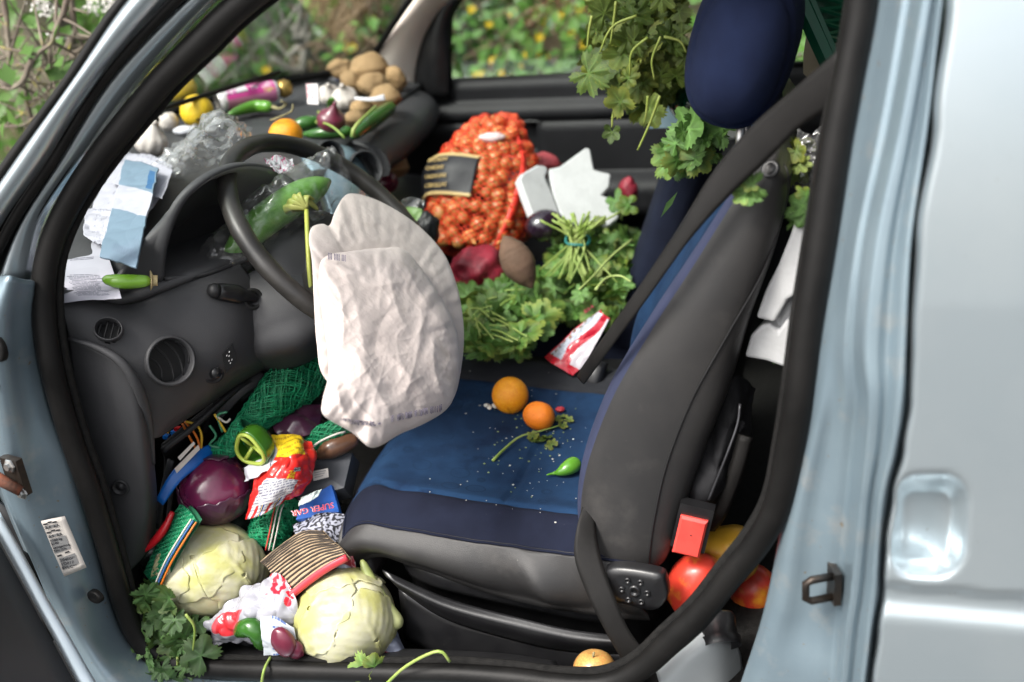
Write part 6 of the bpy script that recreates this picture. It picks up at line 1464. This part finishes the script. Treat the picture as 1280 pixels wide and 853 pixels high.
# net sleeve round the big cabbage with a striped seam
sl_ = thing('green_net_bag', PY(200, 720, .06), 'green net sleeve with orange seam around the left cabbage', 'net bag')
gs = GY([[(226, 630, .12), (238, 640, .09), (246, 652, .068)], [(207, 660, .105), (219, 668, .072), (230, 677, .050)], [(192, 690, .09), (203, 697, .058), (213, 706, .036)], [(180, 716, .07), (189, 727, .048), (198, 740, .030)]])
Rn = grid_eval(gs, 30, 60); mb = MB()
for i in range(0, 31): mb.tube([Rn[j][i]+V((0, -.001*math.sin(j*1.3+i), 0)) for j in range(61)], .0008, 3, cap=False)
for j in range(0, 61, 2): mb.tube([Rn[j][i] for i in range(31)], .0008, 3, cap=False)
mb.build('net', net_g, sl_); mb = MB(); mb.rows([[p+V((.004, .008, -.002)) for p in r] for r in Rn], .001); mb.build('net_folds', mat('green_net_deep', (.006, .10, .045), rough=.7), sl_)
for m_, o in ((wire_o, .0), (mat('thread_blue', (.03, .10, .3), rough=.6), -.004), (wire_w, -.007)):
    mb = MB(); mb.tube([r[-1]+V((o, -.0015, -o*.6)) for r in Rn], .0016, 5); mb.build('seam', m_, sl_)
# pepper
pp = thing('green_pepper', PY(310, 580, .17), 'cut green pepper with its pale hollow inside showing', 'pepper'); c = PY(312, 563, .165)
Mp = frame((-.15, -.93, -.1), (0, 0, 1)); prof_ = []
for j in range(12):
    t = j/11; prof_.append((.027*(1-.96*max(0, (t-.2)/.8)**3)*(.97+.03*t), -.040*t))
mb = MB(); R = []
for r_, z in prof_: R.append([c+Mp @ V((r_*(1+.10*math.cos(3*a))*math.cos(a), r_*(1+.10*math.cos(3*a))*math.sin(a)*.9, z)) for a in (2*math.pi*k/36 for k in range(36))])
mb.rows(R, .004, closed_u=True); mb.build('pepper_wall', mat('pepper_green', (.05, .17, .015), (.035, .12, .01), rough=.22, scale=10, coat=.4), pp)
flesh = mat('pepper_flesh', (.42, .50, .10), (.34, .44, .06), rough=.4, scale=20, sss=.1)
mb = MB(); rim_ = [c+Mp @ V((.0255*(1+.10*math.cos(3*a))*math.cos(a), .0255*(1+.10*math.cos(3*a))*math.sin(a)*.9, .001)) for a in (2*math.pi*k/36 for k in range(36))]; mb.tube(rim_, .003, 8, closed=True)
for k in range(3): a = 2.09*k+.4; mb.tube([c+Mp @ V((0, 0, -.010)), c+Mp @ V((.024*math.cos(a), .022*math.sin(a), .0))], .003, 6)
mb.build('pepper_flesh', flesh, pp)
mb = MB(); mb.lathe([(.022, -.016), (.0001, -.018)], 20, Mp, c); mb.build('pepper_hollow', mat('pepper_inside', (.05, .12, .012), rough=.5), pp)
# red cabbage leaf, brown bottle, crates of bits in the shadow
sheet('red_cabbage_leaf', GY([[(343, 520, .27), (370, 506, .29), (402, 505, .31)], [(342, 535, .25), (372, 524, .26), (402, 524, .29)], [(352, 548, .24), (376, 546, .245), (400, 540, .27)]]), rcab_leaf_m, 'dark purple cabbage leaf under the airbag', 'leaf', nu=40, nv=30, amp=.010, freq=14, thick=.0015)
sheet('dark_film', GY([[(370, 500, .33), (395, 490, .35), (408, 492, .36)], [(372, 515, .30), (395, 510, .32), (408, 508, .33)]]), bagm, 'shiny black film above the purple leaf under the airbag', 'film', nu=30, nv=20, amp=.008, freq=25)
tube_fruit('brown_onion_skin', [PY(395, 572, .25), PY(415, 560, .265), PY(435, 552, .28), PY(448, 550, .29)], [.006, .016, .016, .01], mat('brown_skin', (.16, .075, .04), (.10, .05, .03), rough=.3, scale=14, coat=.3), 'brown shiny husk beside the seat front', 'husk')
# red and yellow snack bag
def sb_col(u, v):
    # u across to the right, v downwards
    if v < .36:
        if u < .14: return (.50, .50, .56) if v > .12 else (.55, .03, .03)
        if u > .78 or v > .30: return (.62, .03, .02)
        if .18 < u < .72 and int((v+.12*u)*42) % 3 == 0 and noise.noise(V((u*50, int(v*42), 1))) > -.1: return (.40, .26, .02)
        return (.68, .47, .02)
    if v < .46: return (.62, .025, .02) if u > .2 else (.55, .55, .60)
    d = (v-.46)/.54
    if u+d*.62 < .40 and d < .45: return (.60, .025, .02)
    if .62 < u < .74 and .08 < d < .20: return (.06, .06, .07) if noise.noise(V((u*70, d*50, 0))) > -.15 else (.5, .5, .5)
    if .54 < u < .66 and .16 < d < .42 and noise.noise(V((u*30, d*22, 5))) > -.1: return (.66, .40, .02)
    if u < .80-.1*d and u > .16-.1*d and d > .30+.35*(u-.3):
        if d > .80:
            if int(u*14) % 2 == 0:
                f = u*14-int(u*14); return (.02, .06, .25) if int(u*14) % 4 == 0 and abs(f-.4) > .12 else ((.60, .42, .03) if int(u*14) % 4 == 0 else (.5, .03, .03))
        if int(d*34) % 2 and noise.noise(V((u*46, int(d*34)*1.9, 2))) > -.15: return (.22, .22, .28)
        return (.60, .60, .62)
    return (.60, .022, .02)
sheet('snack_bag', GY([[(330, 545, .20), (352, 542, .215), (372, 543, .225), (390, 552, .23)], [(338, 566, .185), (356, 566, .175), (376, 562, .19), (394, 570, .215)], [(322, 590, .165), (348, 586, .150), (372, 584, .165), (394, 585, .20)], [(312, 618, .145), (338, 612, .135), (366, 606, .15), (392, 602, .185)], [(306, 650, .135), (324, 645, .13), (346, 635, .14), (376, 618, .17)]]), print_gloss,
      'crumpled red and yellow snack bag beside the red cabbage', 'snack bag', nu=120, nv=160, amp=.009, freq=22, seed=6, thick=.0015, col=sb_col)
sheet('white_wrapper', GY([[(306, 585, .165), (322, 575, .17), (340, 570, .18)], [(305, 602, .155), (320, 596, .15), (338, 588, .155)]]), print_gloss, 'white inner wrapper beneath the cut pepper', 'wrapper', nu=30, nv=24, amp=.006, freq=30, col=lambda u, v: (.55, .55, .6))
# grey box with white sticker, blue card with red lettering, patterned cloth
mb = MB(); q = [PY(382, 578, .24), PY(440, 566, .28), PY(430, 610, .22), PY(372, 625, .19)]; mb.add(q+[p+V((0, .02, -.03)) for p in q], [(0, 3, 2, 1), (4, 5, 6, 7), (0, 1, 5, 4), (1, 2, 6, 5), (2, 3, 7, 6), (3, 0, 4, 7)])
gbx = tag(mb.build('grey_box', mat('slate_grey', (.07, .075, .085), (.055, .06, .07), rough=.5, scale=20), smooth=False), 'dark grey flat box with a white sticker before the seat', 'box')
sq = [PY(393, 592, .216), PY(412, 588, .226), PY(413, 599, .222), PY(394, 604, .212)]; sq = [p+V((0, -.004, .006)) for p in sq]
mb = MB(); mb.add(sq, [(0, 1, 2, 3)]); sto = mb.build('sticker', white_print, gbx, smooth=False)
for k in range(3):
    mb = MB(); mb.add([p+V((0, -.001, .001)) for p in flat_quad(sq, .12, .88-.1*k, .2+.24*k, .27+.24*k, V((0, 0, 0)))], [(0, 1, 2, 3)]); mb.build('print_line', grey_print, sto, smooth=False)
cq = [PY(376, 628, .175), PY(414, 606, .215), PY(424, 640, .185), PY(370, 650, .155)]
mb = MB(); mb.add(cq+[p+V((.002, .004, -.006)) for p in cq], [(0, 1, 2, 3), (4, 7, 6, 5), (0, 4, 5, 1), (1, 5, 6, 2), (2, 6, 7, 3), (3, 7, 4, 0)])
bc = tag(mb.build('blue_card', mat('blue_card', (.015, .10, .42), (.012, .085, .36), rough=.4, scale=20), smooth=False), 'bright blue card with red upside down lettering by the seat front', 'card')
bx1 = PY(416, 630, .188)-PY(372, 639, .158); xd = -bx1.normalized(); nd = V((.15, -.75, .65)); nd = (nd-xd*nd.dot(xd)).normalized(); Mt = Matrix((xd, nd.cross(xd), nd)).transposed().to_4x4()
text_obj('SUPER GAR', .0125, Matrix.Translation(PY(417, 628, .180)) @ Mt, mat('white_ink', (.6, .58, .62), rough=.5), bc, ext=.0003); text_obj('SUPER GAR', .0121, Matrix.Translation(PY(416.6, 628.2, .179)) @ Mt, mat('red_ink', (.55, .06, .06), rough=.5), bc, ext=.0003)
sheet('paper_tissue', GY([[(377, 622, .165), (390, 616, .17), (402, 612, .18)], [(374, 634, .155), (386, 628, .16), (398, 620, .172)]]), print_paper, 'torn white tissue scrap on the blue card', 'tissue', nu=24, nv=18, amp=.008, freq=40, col=lambda u, v: (.52, .60, .58))
def cloth_col(u, v):
    return (.02, .02, .025) if noise.noise(V((u*16+v*5, v*11, 3))) > .02 else (.34, .35, .42)
sheet('patterned_cloth', GY([[(366, 656, .16), (398, 642, .17), (430, 642, .18)], [(370, 668, .14), (402, 656, .15), (434, 662, .16)], [(392, 678, .12), (418, 676, .13), (436, 684, .14)]]), print_matt, 'black and white patterned cloth under the seat front', 'cloth', nu=80, nv=60, amp=.005, freq=20, col=cloth_col)
# corrugated board piece with red edge
cgd = GY([[(325, 702, .10), (352, 680, .115), (378, 664, .125), (402, 663, .13)], [(334, 710, .085), (360, 690, .10), (386, 676, .11), (412, 674, .118)], [(344, 726, .07), (370, 706, .085), (398, 690, .098), (424, 684, .105)], [(362, 746, .055), (386, 724, .07), (412, 706, .08), (434, 696, .09)]])
Rg = grid_eval(cgd, 60, 84)
ctm = mat('corrugated_card', (.40, .30, .19), (.34, .25, .155), rough=.85, scale=30, bump=.3, bscale=120); cts = mat('black_stripe', (.045, .035, .028), rough=.9)  # tan card colour and the dark colour of the pouch's stripes
cpz = thing('striped_pouch', PY(380, 740, .06), 'tan and black striped pouch with a red edge between the two cabbages', 'pouch')
NS = 14
for k in range(NS):
    j0 = int(k*84/NS); j1 = int((k+1)*84/NS); jm = (j0+j1)//2
    sub = []
    for j in range(j0, j1+1):
        h = math.sin(math.pi*(j-j0)/(j1-j0)); sub.append([p+toCam(p)*(.0035*h)+V((0, 0, .0012*nz(p, 60, k))) for p in Rg[j]])
    mb = MB(); mb.rows(sub, .001, flip=True); mb.build('stripe', ctm, cpz)
mb = MB()
for k in range(NS): mb.tube([p+toCam(p)*.0022+V((0, 0, .0008*nz(p, 90, k))) for p in Rg[min(84, int((k+.95)*84/NS))][::2]], .0016, 6)
mb.build('dark_stripes', cts, cpz)
mb = MB(); mb.rows([[p+V((.001, .004, -.003)) for p in r] for r in Rg], .006, flip=True); mb.build('backing', ctm, cpz)
ed = [PY(x, y, Y) for x, y, Y in ((360, 748, .05), (384, 728, .064), (410, 710, .074), (434, 697, .085))]
mb = MB(); mb.tube(spline(ed, 20), .0062, 8, flat=.6); mb.build('red_edge', mat('coral_edge', (.62, .05, .07), rough=.4), cpz)
# red and white carrier bag
def cbag_col(u, v):
    if .10 < u < .36 and .42 < v < .80 and v > .30+.6*u*.5: return (.60, .03, .04) if .16 < u < .34 else (.55, .08, .1)
    if u > .52 and v < .24: return (.60, .02, .04) if noise.noise(V((u*12, v*16, 7))) > -.02 else (.36, .35, .38)
    if (u-.86)**2+((v-.30)*.8)**2 < .003: return (.6, .02, .04)
    return (.34, .34, .38)
sheet('carrier_bag', GY([[(300, 738, .06), (322, 726, .065), (346, 716, .07), (362, 735, .055)], [(284, 756, .045), (310, 746, .042), (344, 744, .045), (372, 752, .045)], [(262, 772, .035), (296, 770, .024), (336, 768, .028), (372, 772, .035)], [(255, 782, .03), (290, 792, .02), (328, 796, .025), (370, 795, .03)], [(268, 806, .035), (296, 806, .03), (332, 808, .035), (366, 806, .035)]]), print_gloss,
      'white and red carrier bag crumpled between the two cabbages', 'plastic bag', nu=120, nv=120, amp=.012, freq=22, seed=12, thick=.0012, col=cbag_col)
def pc(u, v): return (.10, .16, .36) if (.35 < u < .8 and int(v*16) % 3 == 0 and noise.noise(V((u*30, int(v*16), 0))) > -.1) else (.58, .62, .68)
sheet('printed_slip', GY([[(326, 770, .015), (345, 772, .012), (368, 785, .015)], [(328, 795, .01), (346, 800, .006), (370, 806, .01)], [(330, 821, .012), (346, 820, .010), (366, 815, .012)]]), print_paper, 'white slip with blue print below the carrier bag', 'paper', nu=60, nv=60, amp=.004, freq=22, col=pc)
tube_fruit('dark_cucumber', [PY(296, 792, .03), PY(310, 784, .022), (PY(322, 790, .02)), PY(328, 812, .02)], [.008, .014, .014, .008], chili_dark_m, 'dark green vegetable under the torn carrier bag', 'vegetable')
oh = thing('onion_half', PY(355, 828, .0), 'purple red onion piece leaning on the printed slip at the sill', 'onion')
c = PY(354, 802, .002); mb = MB(); mb.ico((0, 0, 0), (.018, .012, .026), 4, disp=lambda p: 1+.06*nz(p, 1.5, 2)-.10*max(0, p.z)); Mo = rotm(0, -12, 0); mb.v = [c+Mo @ p for p in mb.v]; mb.build('onion_skin', redonion_m, oh)
mb = MB(); mb.ico(PY(368, 812, .006), (.014, .008, .016), 4, disp=lambda p: 1+.12*nz(p, 2, 4)); mb.build('torn_skin', mat('dark_onion', (.10, .012, .03), rough=.35, coat=.2), oh)
sheet('red_scrap', GY([[(408, 690, .11), (424, 684, .115), (440, 690, .12)], [(412, 706, .10), (428, 704, .105), (446, 712, .11)], [(420, 724, .095), (436, 722, .1), (450, 730, .105)]]), print_gloss, 'dark red wrapper scrap between pouch and seat', 'wrapper', nu=30, nv=30, amp=.010, freq=30, seed=3, col=lambda u, v: (.24, .03, .04) if noise.noise(V((u*4, v*4, 1))) > -.05 else (.30, .31, .38))
sheet('blue_grey_bag', GY([[(440, 712, .11), (462, 724, .115), (480, 740, .12)], [(455, 760, .09), (476, 770, .095), (496, 786, .10)], [(476, 800, .06), (494, 806, .065), (512, 818, .07)], [(474, 826, .05), (496, 828, .052), (514, 830, .055)]]), print_gloss, 'grey blue bag with red band squeezed beside the front cabbage', 'plastic bag', nu=40, nv=60, amp=.006, freq=24, seed=13, col=lambda u, v: (.30, .02, .025) if v > .84 else (.20, .22, .29))
tube_fruit('leek_leaf', [PY(452, 700, .115), PY(462, 722, .105), PY(478, 752, .09), PY(500, 785, .08)], [.006, .009, .011, .013], mat('leek', (.26, .30, .10), (.36, .38, .18), rough=.4, scale=20, aniso=(1, 1, .3)), 'yellow green leek strip hanging by the seat base', 'leek', seg=8)
# invented filler lumps added on the footwell floor so that nothing floats
rn = random.Random(77)
for k, (x, y, Y, rad, col_) in enumerate(((330, 760, .12, .06, (.05, .05, .055)), (350, 700, .19, .05, (.08, .05, .05)), (300, 660, .22, .06, (.04, .06, .045)), (380, 640, .27, .06, (.06, .06, .07)), (330, 600, .27, .07, (.05, .05, .05)), (300, 560, .32, .06, (.03, .05, .04)), (220, 690, .16, .05, (.03, .04, .035)), (430, 700, .19, .06, (.07, .06, .06)), (380, 560, .36, .06, (.04, .04, .05)))):
    lump('filler_lump', PY(x, y, Y), (rad, rad, rad*.9), (0, 0, k*40), mat('filler%d' % k, col_, tuple(q*.6 for q in col_), rough=.4, scale=20, bump=.5, bscale=40), 'dark filler lump added under ' + ('the carrier bag', 'the striped pouch', 'the red cabbage', 'the blue card', 'the snack bag', 'the cut pepper', 'the left cabbage', 'the wrapper scrap', 'the purple leaf')[k], 'filler lump', k+3, .3, 'added fillers under the heap')
# ================================================================ surroundings
def bank(x, y):
    h = 0.0
    if y > 1.75: h = .62*(y-1.75)+.10*(y-1.75)**1.3
    h += .10*nz((x, y, 0), .9, 2)+.04*nz((x, y, 0), 2.6, 3) if y > 1.7 else .01*nz((x, y, 0), 2)
    return -.42+min(h, 5.5)
soil = mat('soil_and_litter', (.055, .042, .026), (.10, .075, .045), rough=.95, scale=7, bump=1.0, bscale=30, c3=(.04, .07, .02), scale3=5)
R = []
ysamp = [-60, -30, -15, -8, -4, -2, -1, 0, .8, 1.4]+[1.6+.12*k for k in range(70)]+[12, 20, 40]
xsamp = [-60, -30, -16, -10]+[-8+.2*k for k in range(76)]+[9, 14, 30, 60]
mb = MB(); mb.rows([[V((x, y, bank(x, y))) for x in xsamp] for y in ysamp]); g = mb.build('ground', soil, loc=V((0, 0, 0))); g['kind'] = 'structure'
mb = MB(); mb.rows([[V((x, y, -.414)) for x in (-60, -20, -5, 0, 5, 20, 60)] for y in (-9, -5, -2, 0, 1.45)]); g = mb.build('road', mat('asphalt', (.06, .06, .06), (.045, .045, .045), rough=.9, scale=60, bump=.6, bscale=200), loc=V((0, 0, 0))); g['kind'] = 'structure'
bl1 = mat('undergrowth_leaf', (.062, .165, .02), (.11, .25, .035), rough=.5, scale=5, trans=.3); bl2 = mat('shrub_leaf', (.075, .17, .025), (.11, .22, .04), rough=.5, scale=5, trans=.35); bl3 = mat('dark_ivy', (.025, .075, .018), (.045, .11, .025), rough=.4, scale=5, trans=.2)
grass_m = mat('grass', (.06, .19, .02), (.10, .26, .03), rough=.5, scale=3, trans=.3)
bark = mat('bark', (.13, .115, .08), (.07, .06, .045), rough=.95, scale=10, bump=1.0, bscale=40, c3=(.16, .17, .06), scale3=14, aniso=(1, 1, .3)); bark_d = mat('dark_bark', (.045, .035, .026), (.075, .055, .04), rough=.95, scale=20, bump=.8, bscale=60, c3=(.28, .26, .05), scale3=24)
dry = mat('dry_twig', (.12, .08, .05), (.19, .13, .08), rough=.9, scale=8); lichen = mat('lichen_twig', (.20, .17, .13), (.13, .10, .08), rough=.95, scale=20, c3=(.36, .33, .07), scale3=22, bump=.6, bscale=90); grey_tw = mat('grey_twig', (.20, .185, .16), (.13, .12, .10), rough=.9, scale=12)
def quadleaf(mb, p, n, s, rn, k=1.0):
    F = frame(n, (rn.uniform(-1, 1), rn.uniform(-1, 1), rn.uniform(-1, 1)+.01)); b = len(mb.v)
    for x, y, z in ((0, 0, 0), (.5, .36*k, .10), (1.1, 0, -.05), (.5, -.36*k, .10)): mb.v.append(p+F @ V((x*s, y*s, z*s)))
    mb.f.append((b, b+1, b+2)); mb.f.append((b, b+2, b+3))
rn = random.Random(3)
def cover(name, m, count, xr, yr, hr, size, label, dens=None, up=.6):
    mb = MB(); k = 0
    while k < count:
        x, y = rn.uniform(*xr), rn.uniform(*yr)
        if dens and rn.random() > dens(x, y): k += 0; 
        if dens and rn.random() > dens(x, y): continue
        k += 1; z = bank(x, y)+rn.random()**1.6*hr*(0.6+.8*abs(nz((x, y, 0), 1.4, 8)))
        quadleaf(mb, V((x, y, z)), V((rn.gauss(0, .6), rn.gauss(-.4, .6), up)), rn.uniform(*size), rn)
    o = mb.build(name, m, loc=V((0, 0, 0))); tag(o, label, 'undergrowth', kind='stuff'); return o
patchy = lambda f, s, t: (lambda x, y: 1.0 if nz((x, y, 0), f, s) > t else .12)
cover('undergrowth', bl1, 15000, (-5, 2.6), (1.85, 5.2), .40, (.03, .07), 'low green undergrowth covering the bank behind the van', lambda x, y: (1.0 if nz((x, y, 0), .9, 4) > -.15 else .12)*(1 if x > -.4 else .45))
cover('ground_ivy', bl3, 12000, (-5, 2.6), (1.8, 5.5), .30, (.03, .06), 'dark ivy creeping over the bank behind the van', patchy(.8, 9, -.05))
cover('bright_leaves', bl2, 4500, (-.6, 2.6), (1.9, 4.5), .55, (.03, .06), 'fresh bright leaves scattered among the undergrowth', patchy(1.1, 14, .12))
mb = MB()
for k in range(9000):
    x, y = rn.uniform(-4.6, -1.0), rn.uniform(1.2, 4.2); b = V((x, y, bank(x, y))); d = V((rn.gauss(0, .10), rn.gauss(-.05, .10), rn.uniform(.15, .42))); w = V((rn.uniform(-.004, .004), rn.uniform(-.004, .004), 0)); o = len(mb.v)
    mb.v += [b-w, b+w, b+d*.6+w*.7, b+d*.6-w*.7, b+d+V((rn.gauss(0, .04), rn.gauss(0, .04), -.03))]; mb.f += [(o, o+1, o+2, o+3), (o+3, o+2, o+4)]
tag(mb.build('grass', grass_m, loc=V((0, 0, 0))), 'tall green grass at the foot of the bank ahead of the van', 'grass', kind='stuff')
def limb(mb, a, b, r0, r1, sag=.0, seed=0, n=14, seg=8):
    P = [a.lerp(b, i/(n-1))+V((nz((i*.35, seed, 0), 1)*.05, nz((i*.35, seed, 5), 1)*.05, nz((i*.35, seed, 9), 1)*.03))*(b-a).length*.8+V((0, 0, -sag*math.sin(math.pi*i/(n-1)))) for i in range(n)]
    mb.tube(P, [lerp(r0, r1, i/(n-1)) for i in range(n)], seg); return P
def bpt(px, py, Y): return PY(px, py, Y)
def trunk(px, Y, r, label, seed, lean=0.0, m=None, top=4.0):
    a = PY(px, 60, Y); base_ = V((a.x-lean*.5, a.y, bank(a.x, a.y)-.1)); t = thing('tree', base_, label, 'tree', 'bare trees on the bank')
    mb = MB(); P = limb(mb, base_, base_+V((lean*2.2, .2, top)), r, r*.7, 0, seed, 20, 14)
    for p in mb.v: p += (p-V((base_.x, base_.y, p.z))).normalized()*(r*.16*nz(p, 7, seed))
    mb.build('trunk', m or bark, t)
    for k in range(5):
        q = P[6+2*k]; d = V((rn.uniform(-1, 1), rn.uniform(-.6, .3), rn.uniform(.1, .8))); mb = MB(); limb(mb, q, q+d*rn.uniform(.5, 1.1), r*.3, r*.06, 0, seed+k); mb.build('limb', m or bark, t)
    mb = MB()
    for k in range(300):
        quadleaf(mb, P[-1]+V((rn.gauss(0, .6), rn.gauss(0, .5), rn.gauss(.2, .4))), V((rn.gauss(0, 1), rn.gauss(0, 1), 1)), rn.uniform(.04, .08), rn)
    mb.build('crown', bl2, t)['kind'] = 'stuff'; return t
trunk(42, 2.3, .15, 'thick mossy trunk at the far left ahead of the van', 1)
trunk(372, 3.1, .075, 'straight greenish trunk seen through the middle of the windscreen', 2)
trunk(316, 3.7, .06, 'thinner trunk left of the straight one behind the windscreen', 3, .1)
trunk(700, 4.2, .05, 'thin leaning trunk seen through the passenger window', 4, .15)
trunk(300, 4.6, .09, 'dim trunk far behind at the left of the windscreen', 5, -.1)
# dry brush behind the windscreen
def twigs(name, label, m, specs, rr=(.004, .0015), root=None, leaves=0, lm=None):
    a0 = specs[0][0]; t = thing(name, a0, label, 'twig')
    for k, (a, b) in enumerate(specs):
        mb = MB(); P = limb(mb, a, b, rr[0], rr[1], .02, k+7, 14, 6)
        for j in range(3, 13, 2):
            d = V((rn.gauss(0, .6), rn.gauss(0, .4), rn.gauss(0, .6))).normalized(); limb(mb, P[j], P[j]+d*rn.uniform(.05, .16), rr[1]*1.2, rr[1]*.5, 0, j+k, 6, 5)
        mb.build('branch', m, t)
        if leaves:
            mb = MB()
            for q in range(leaves): p = P[rn.randrange(2, 14)]; quadleaf(mb, p+V((rn.gauss(0, .05), rn.gauss(0, .05), rn.gauss(0, .05))), V((rn.gauss(0, .6), -.6, rn.gauss(.5, .5))), rn.uniform(.025, .045), rn, 1.2)
            mb.build('leaf_cluster', lm or bl2, t)['kind'] = 'stuff'
    return t
def rbt(x0, y0, Y0, x1, y1, Y1): return (PY(x0, y0, Y0), PY(x1, y1, Y1))
twigs('dry_brush', 'tangle of dry brown canes behind the windscreen', dry, [rbt(rn.uniform(380, 520), rn.uniform(-40, 10), rn.uniform(2.7, 3.4), rn.uniform(360, 480), rn.uniform(60, 120), rn.uniform(2.4, 3.2)) for k in range(34)], (.010, .004))
twigs('dry_brush', 'grey canes and stems left behind the windscreen', grey_tw, [rbt(rn.uniform(285, 400), rn.uniform(-40, 10), rn.uniform(2.6, 3.4), rn.uniform(270, 380), rn.uniform(70, 120), rn.uniform(2.4, 3.2)) for k in range(14)], (.008, .003))
twigs('curved_branch', 'pale curved dead branch standing beyond the windscreen', grey_tw, [(PY(368, 32, 2.55), PY(381, 60, 2.52)), (PY(381, 60, 2.52), PY(374, 96, 2.5))], (.017, .013))
twigs('bare_twig', 'thin grey twig hanging diagonally across the windscreen', grey_tw, [rbt(372, 8, 2.2, 326, 56, 2.2)], (.006, .003))
twigs('dry_brush', 'thin brown stems arching outside the passenger window', dry, [rbt(rn.uniform(560, 760), rn.uniform(-60, 20), rn.uniform(2.6, 3.8), rn.uniform(560, 760), rn.uniform(30, 110), rn.uniform(2.3, 3.4)) for k in range(16)], (.008, .003))
# lichen covered thorn twigs at the left
tl = [rbt(3, -20, .85, 10, 95, .8), rbt(85, -5, .8, 40, 75, .78), rbt(40, 75, .78, 2, 110, .78), rbt(88, -10, .9, 92, 45, .9), rbt(92, 45, .9, 45, 80, .9), rbt(130, 36, .9, 60, 66, .9), rbt(62, 60, .85, 58, 125, .85), rbt(28, 95, .8, 38, 165, .8), rbt(72, 100, .9, 10, 125, .85), rbt(70, 125, .8, -10, 158, .78), rbt(75, 20, 1.0, 60, 100, 1.0), rbt(0, 60, .9, 60, 85, .9)]
twigs('thorn_branch', 'lichen covered thorny branches left of the windscreen pillar', lichen, tl[:6], (.007, .003), leaves=7, lm=bl2)
twigs('thorn_branch', 'finer yellow lichen twigs below the thorny branches at the left edge', lichen, tl[6:], (.004, .0018), leaves=4, lm=bl2)
# shrub foliage behind the twigs on the left
mb = MB()
for k in range(1000): quadleaf(mb, PY(rn.uniform(-20, 150), rn.uniform(-30, 150), rn.uniform(2.6, 3.4) if k % 6 else rn.uniform(1.6, 2.4)), V((rn.gauss(0, .6), -.6, rn.gauss(.4, .5))), rn.uniform(.03, .06), rn)
tag(mb.build('shrub_foliage', bl2, loc=V((0, 0, 0))), 'fresh shrub leaves around the mossy trunk at the left', 'foliage', kind='stuff')
# white blossom on the left twigs
wm = mat('blossom_white', (.7, .68, .66), (.62, .6, .55), rough=.6, scale=30, trans=.3)
for k, (x, y) in enumerate(((52, 6), (60, 10), (56, 2), (113, 8), (140, 6), (74, 47), (134, 2))):
    p = PY(x, y, .85+.03*k); t = MB()
    for j in range(5):
        for q in range(5): quadleaf(t, p+V((rn.gauss(0, .009), rn.gauss(0, .009), rn.gauss(0, .009))), V((rn.gauss(0, .5), -.8, rn.gauss(.3, .4))), .008, rn, 1.6)
    tag(t.build('blossom', wm), 'small white blossom on the thorny branches at the left', 'blossom', 'white blossoms on the thorny branches')
# yellow flowers
ym = mat('yellow_petal', (.72, .52, .01), (.66, .42, .01), rough=.5, scale=30, trans=.3); fm = MB()
for j in range(14):
    a = j*2.4; r_ = .4+.6*((j*7) % 10)/10; fm.add([V((0, 0, 0)), V((r_*math.cos(a-.25), r_*math.sin(a-.25), .15)), V((r_*1.15*math.cos(a), r_*1.15*math.sin(a), .22)), V((r_*math.cos(a+.25), r_*math.sin(a+.25), .15))], [(0, 1, 2, 3)])
fme = fm.mesh('yellow_flower', ym)
fpx = [(682, 28), (675, 47), (716, 43), (745, 48), (753, 47), (730, 56), (660, 67), (676, 70), (683, 73), (602, 95), (627, 92), (629, 100), (637, 100), (617, 76), (597, 95), (650, 85), (436, 62), (441, 60), (431, 58), (466, 24), (333, 88), (612, 30), (590, 12), (702, 20), (725, 12), (640, 15)]
for k, (x, y) in enumerate(fpx):
    lo, hi = 1.6, 7.0
    d = _ray(x, y); Y = 2.0
    while Y < 6.5:
        p = PY(x, y, Y)
        if p.z < bank(p.x, p.y)+.28: break
        Y += .03
    n = (CAM-p).normalized()+V((rn.gauss(0, .3), 0, .4)); place('yellow_flower', fme, None, Matrix.Translation(p) @ frame(n).to_4x4() @ Matrix.Diagonal((.019, .019, .019, 1)))
for o in list(COL.objects):
    if o.name.startswith('yellow_flower'): tag(o, 'small yellow flower in the greenery behind the van', 'flower', 'yellow flowers on the bank')
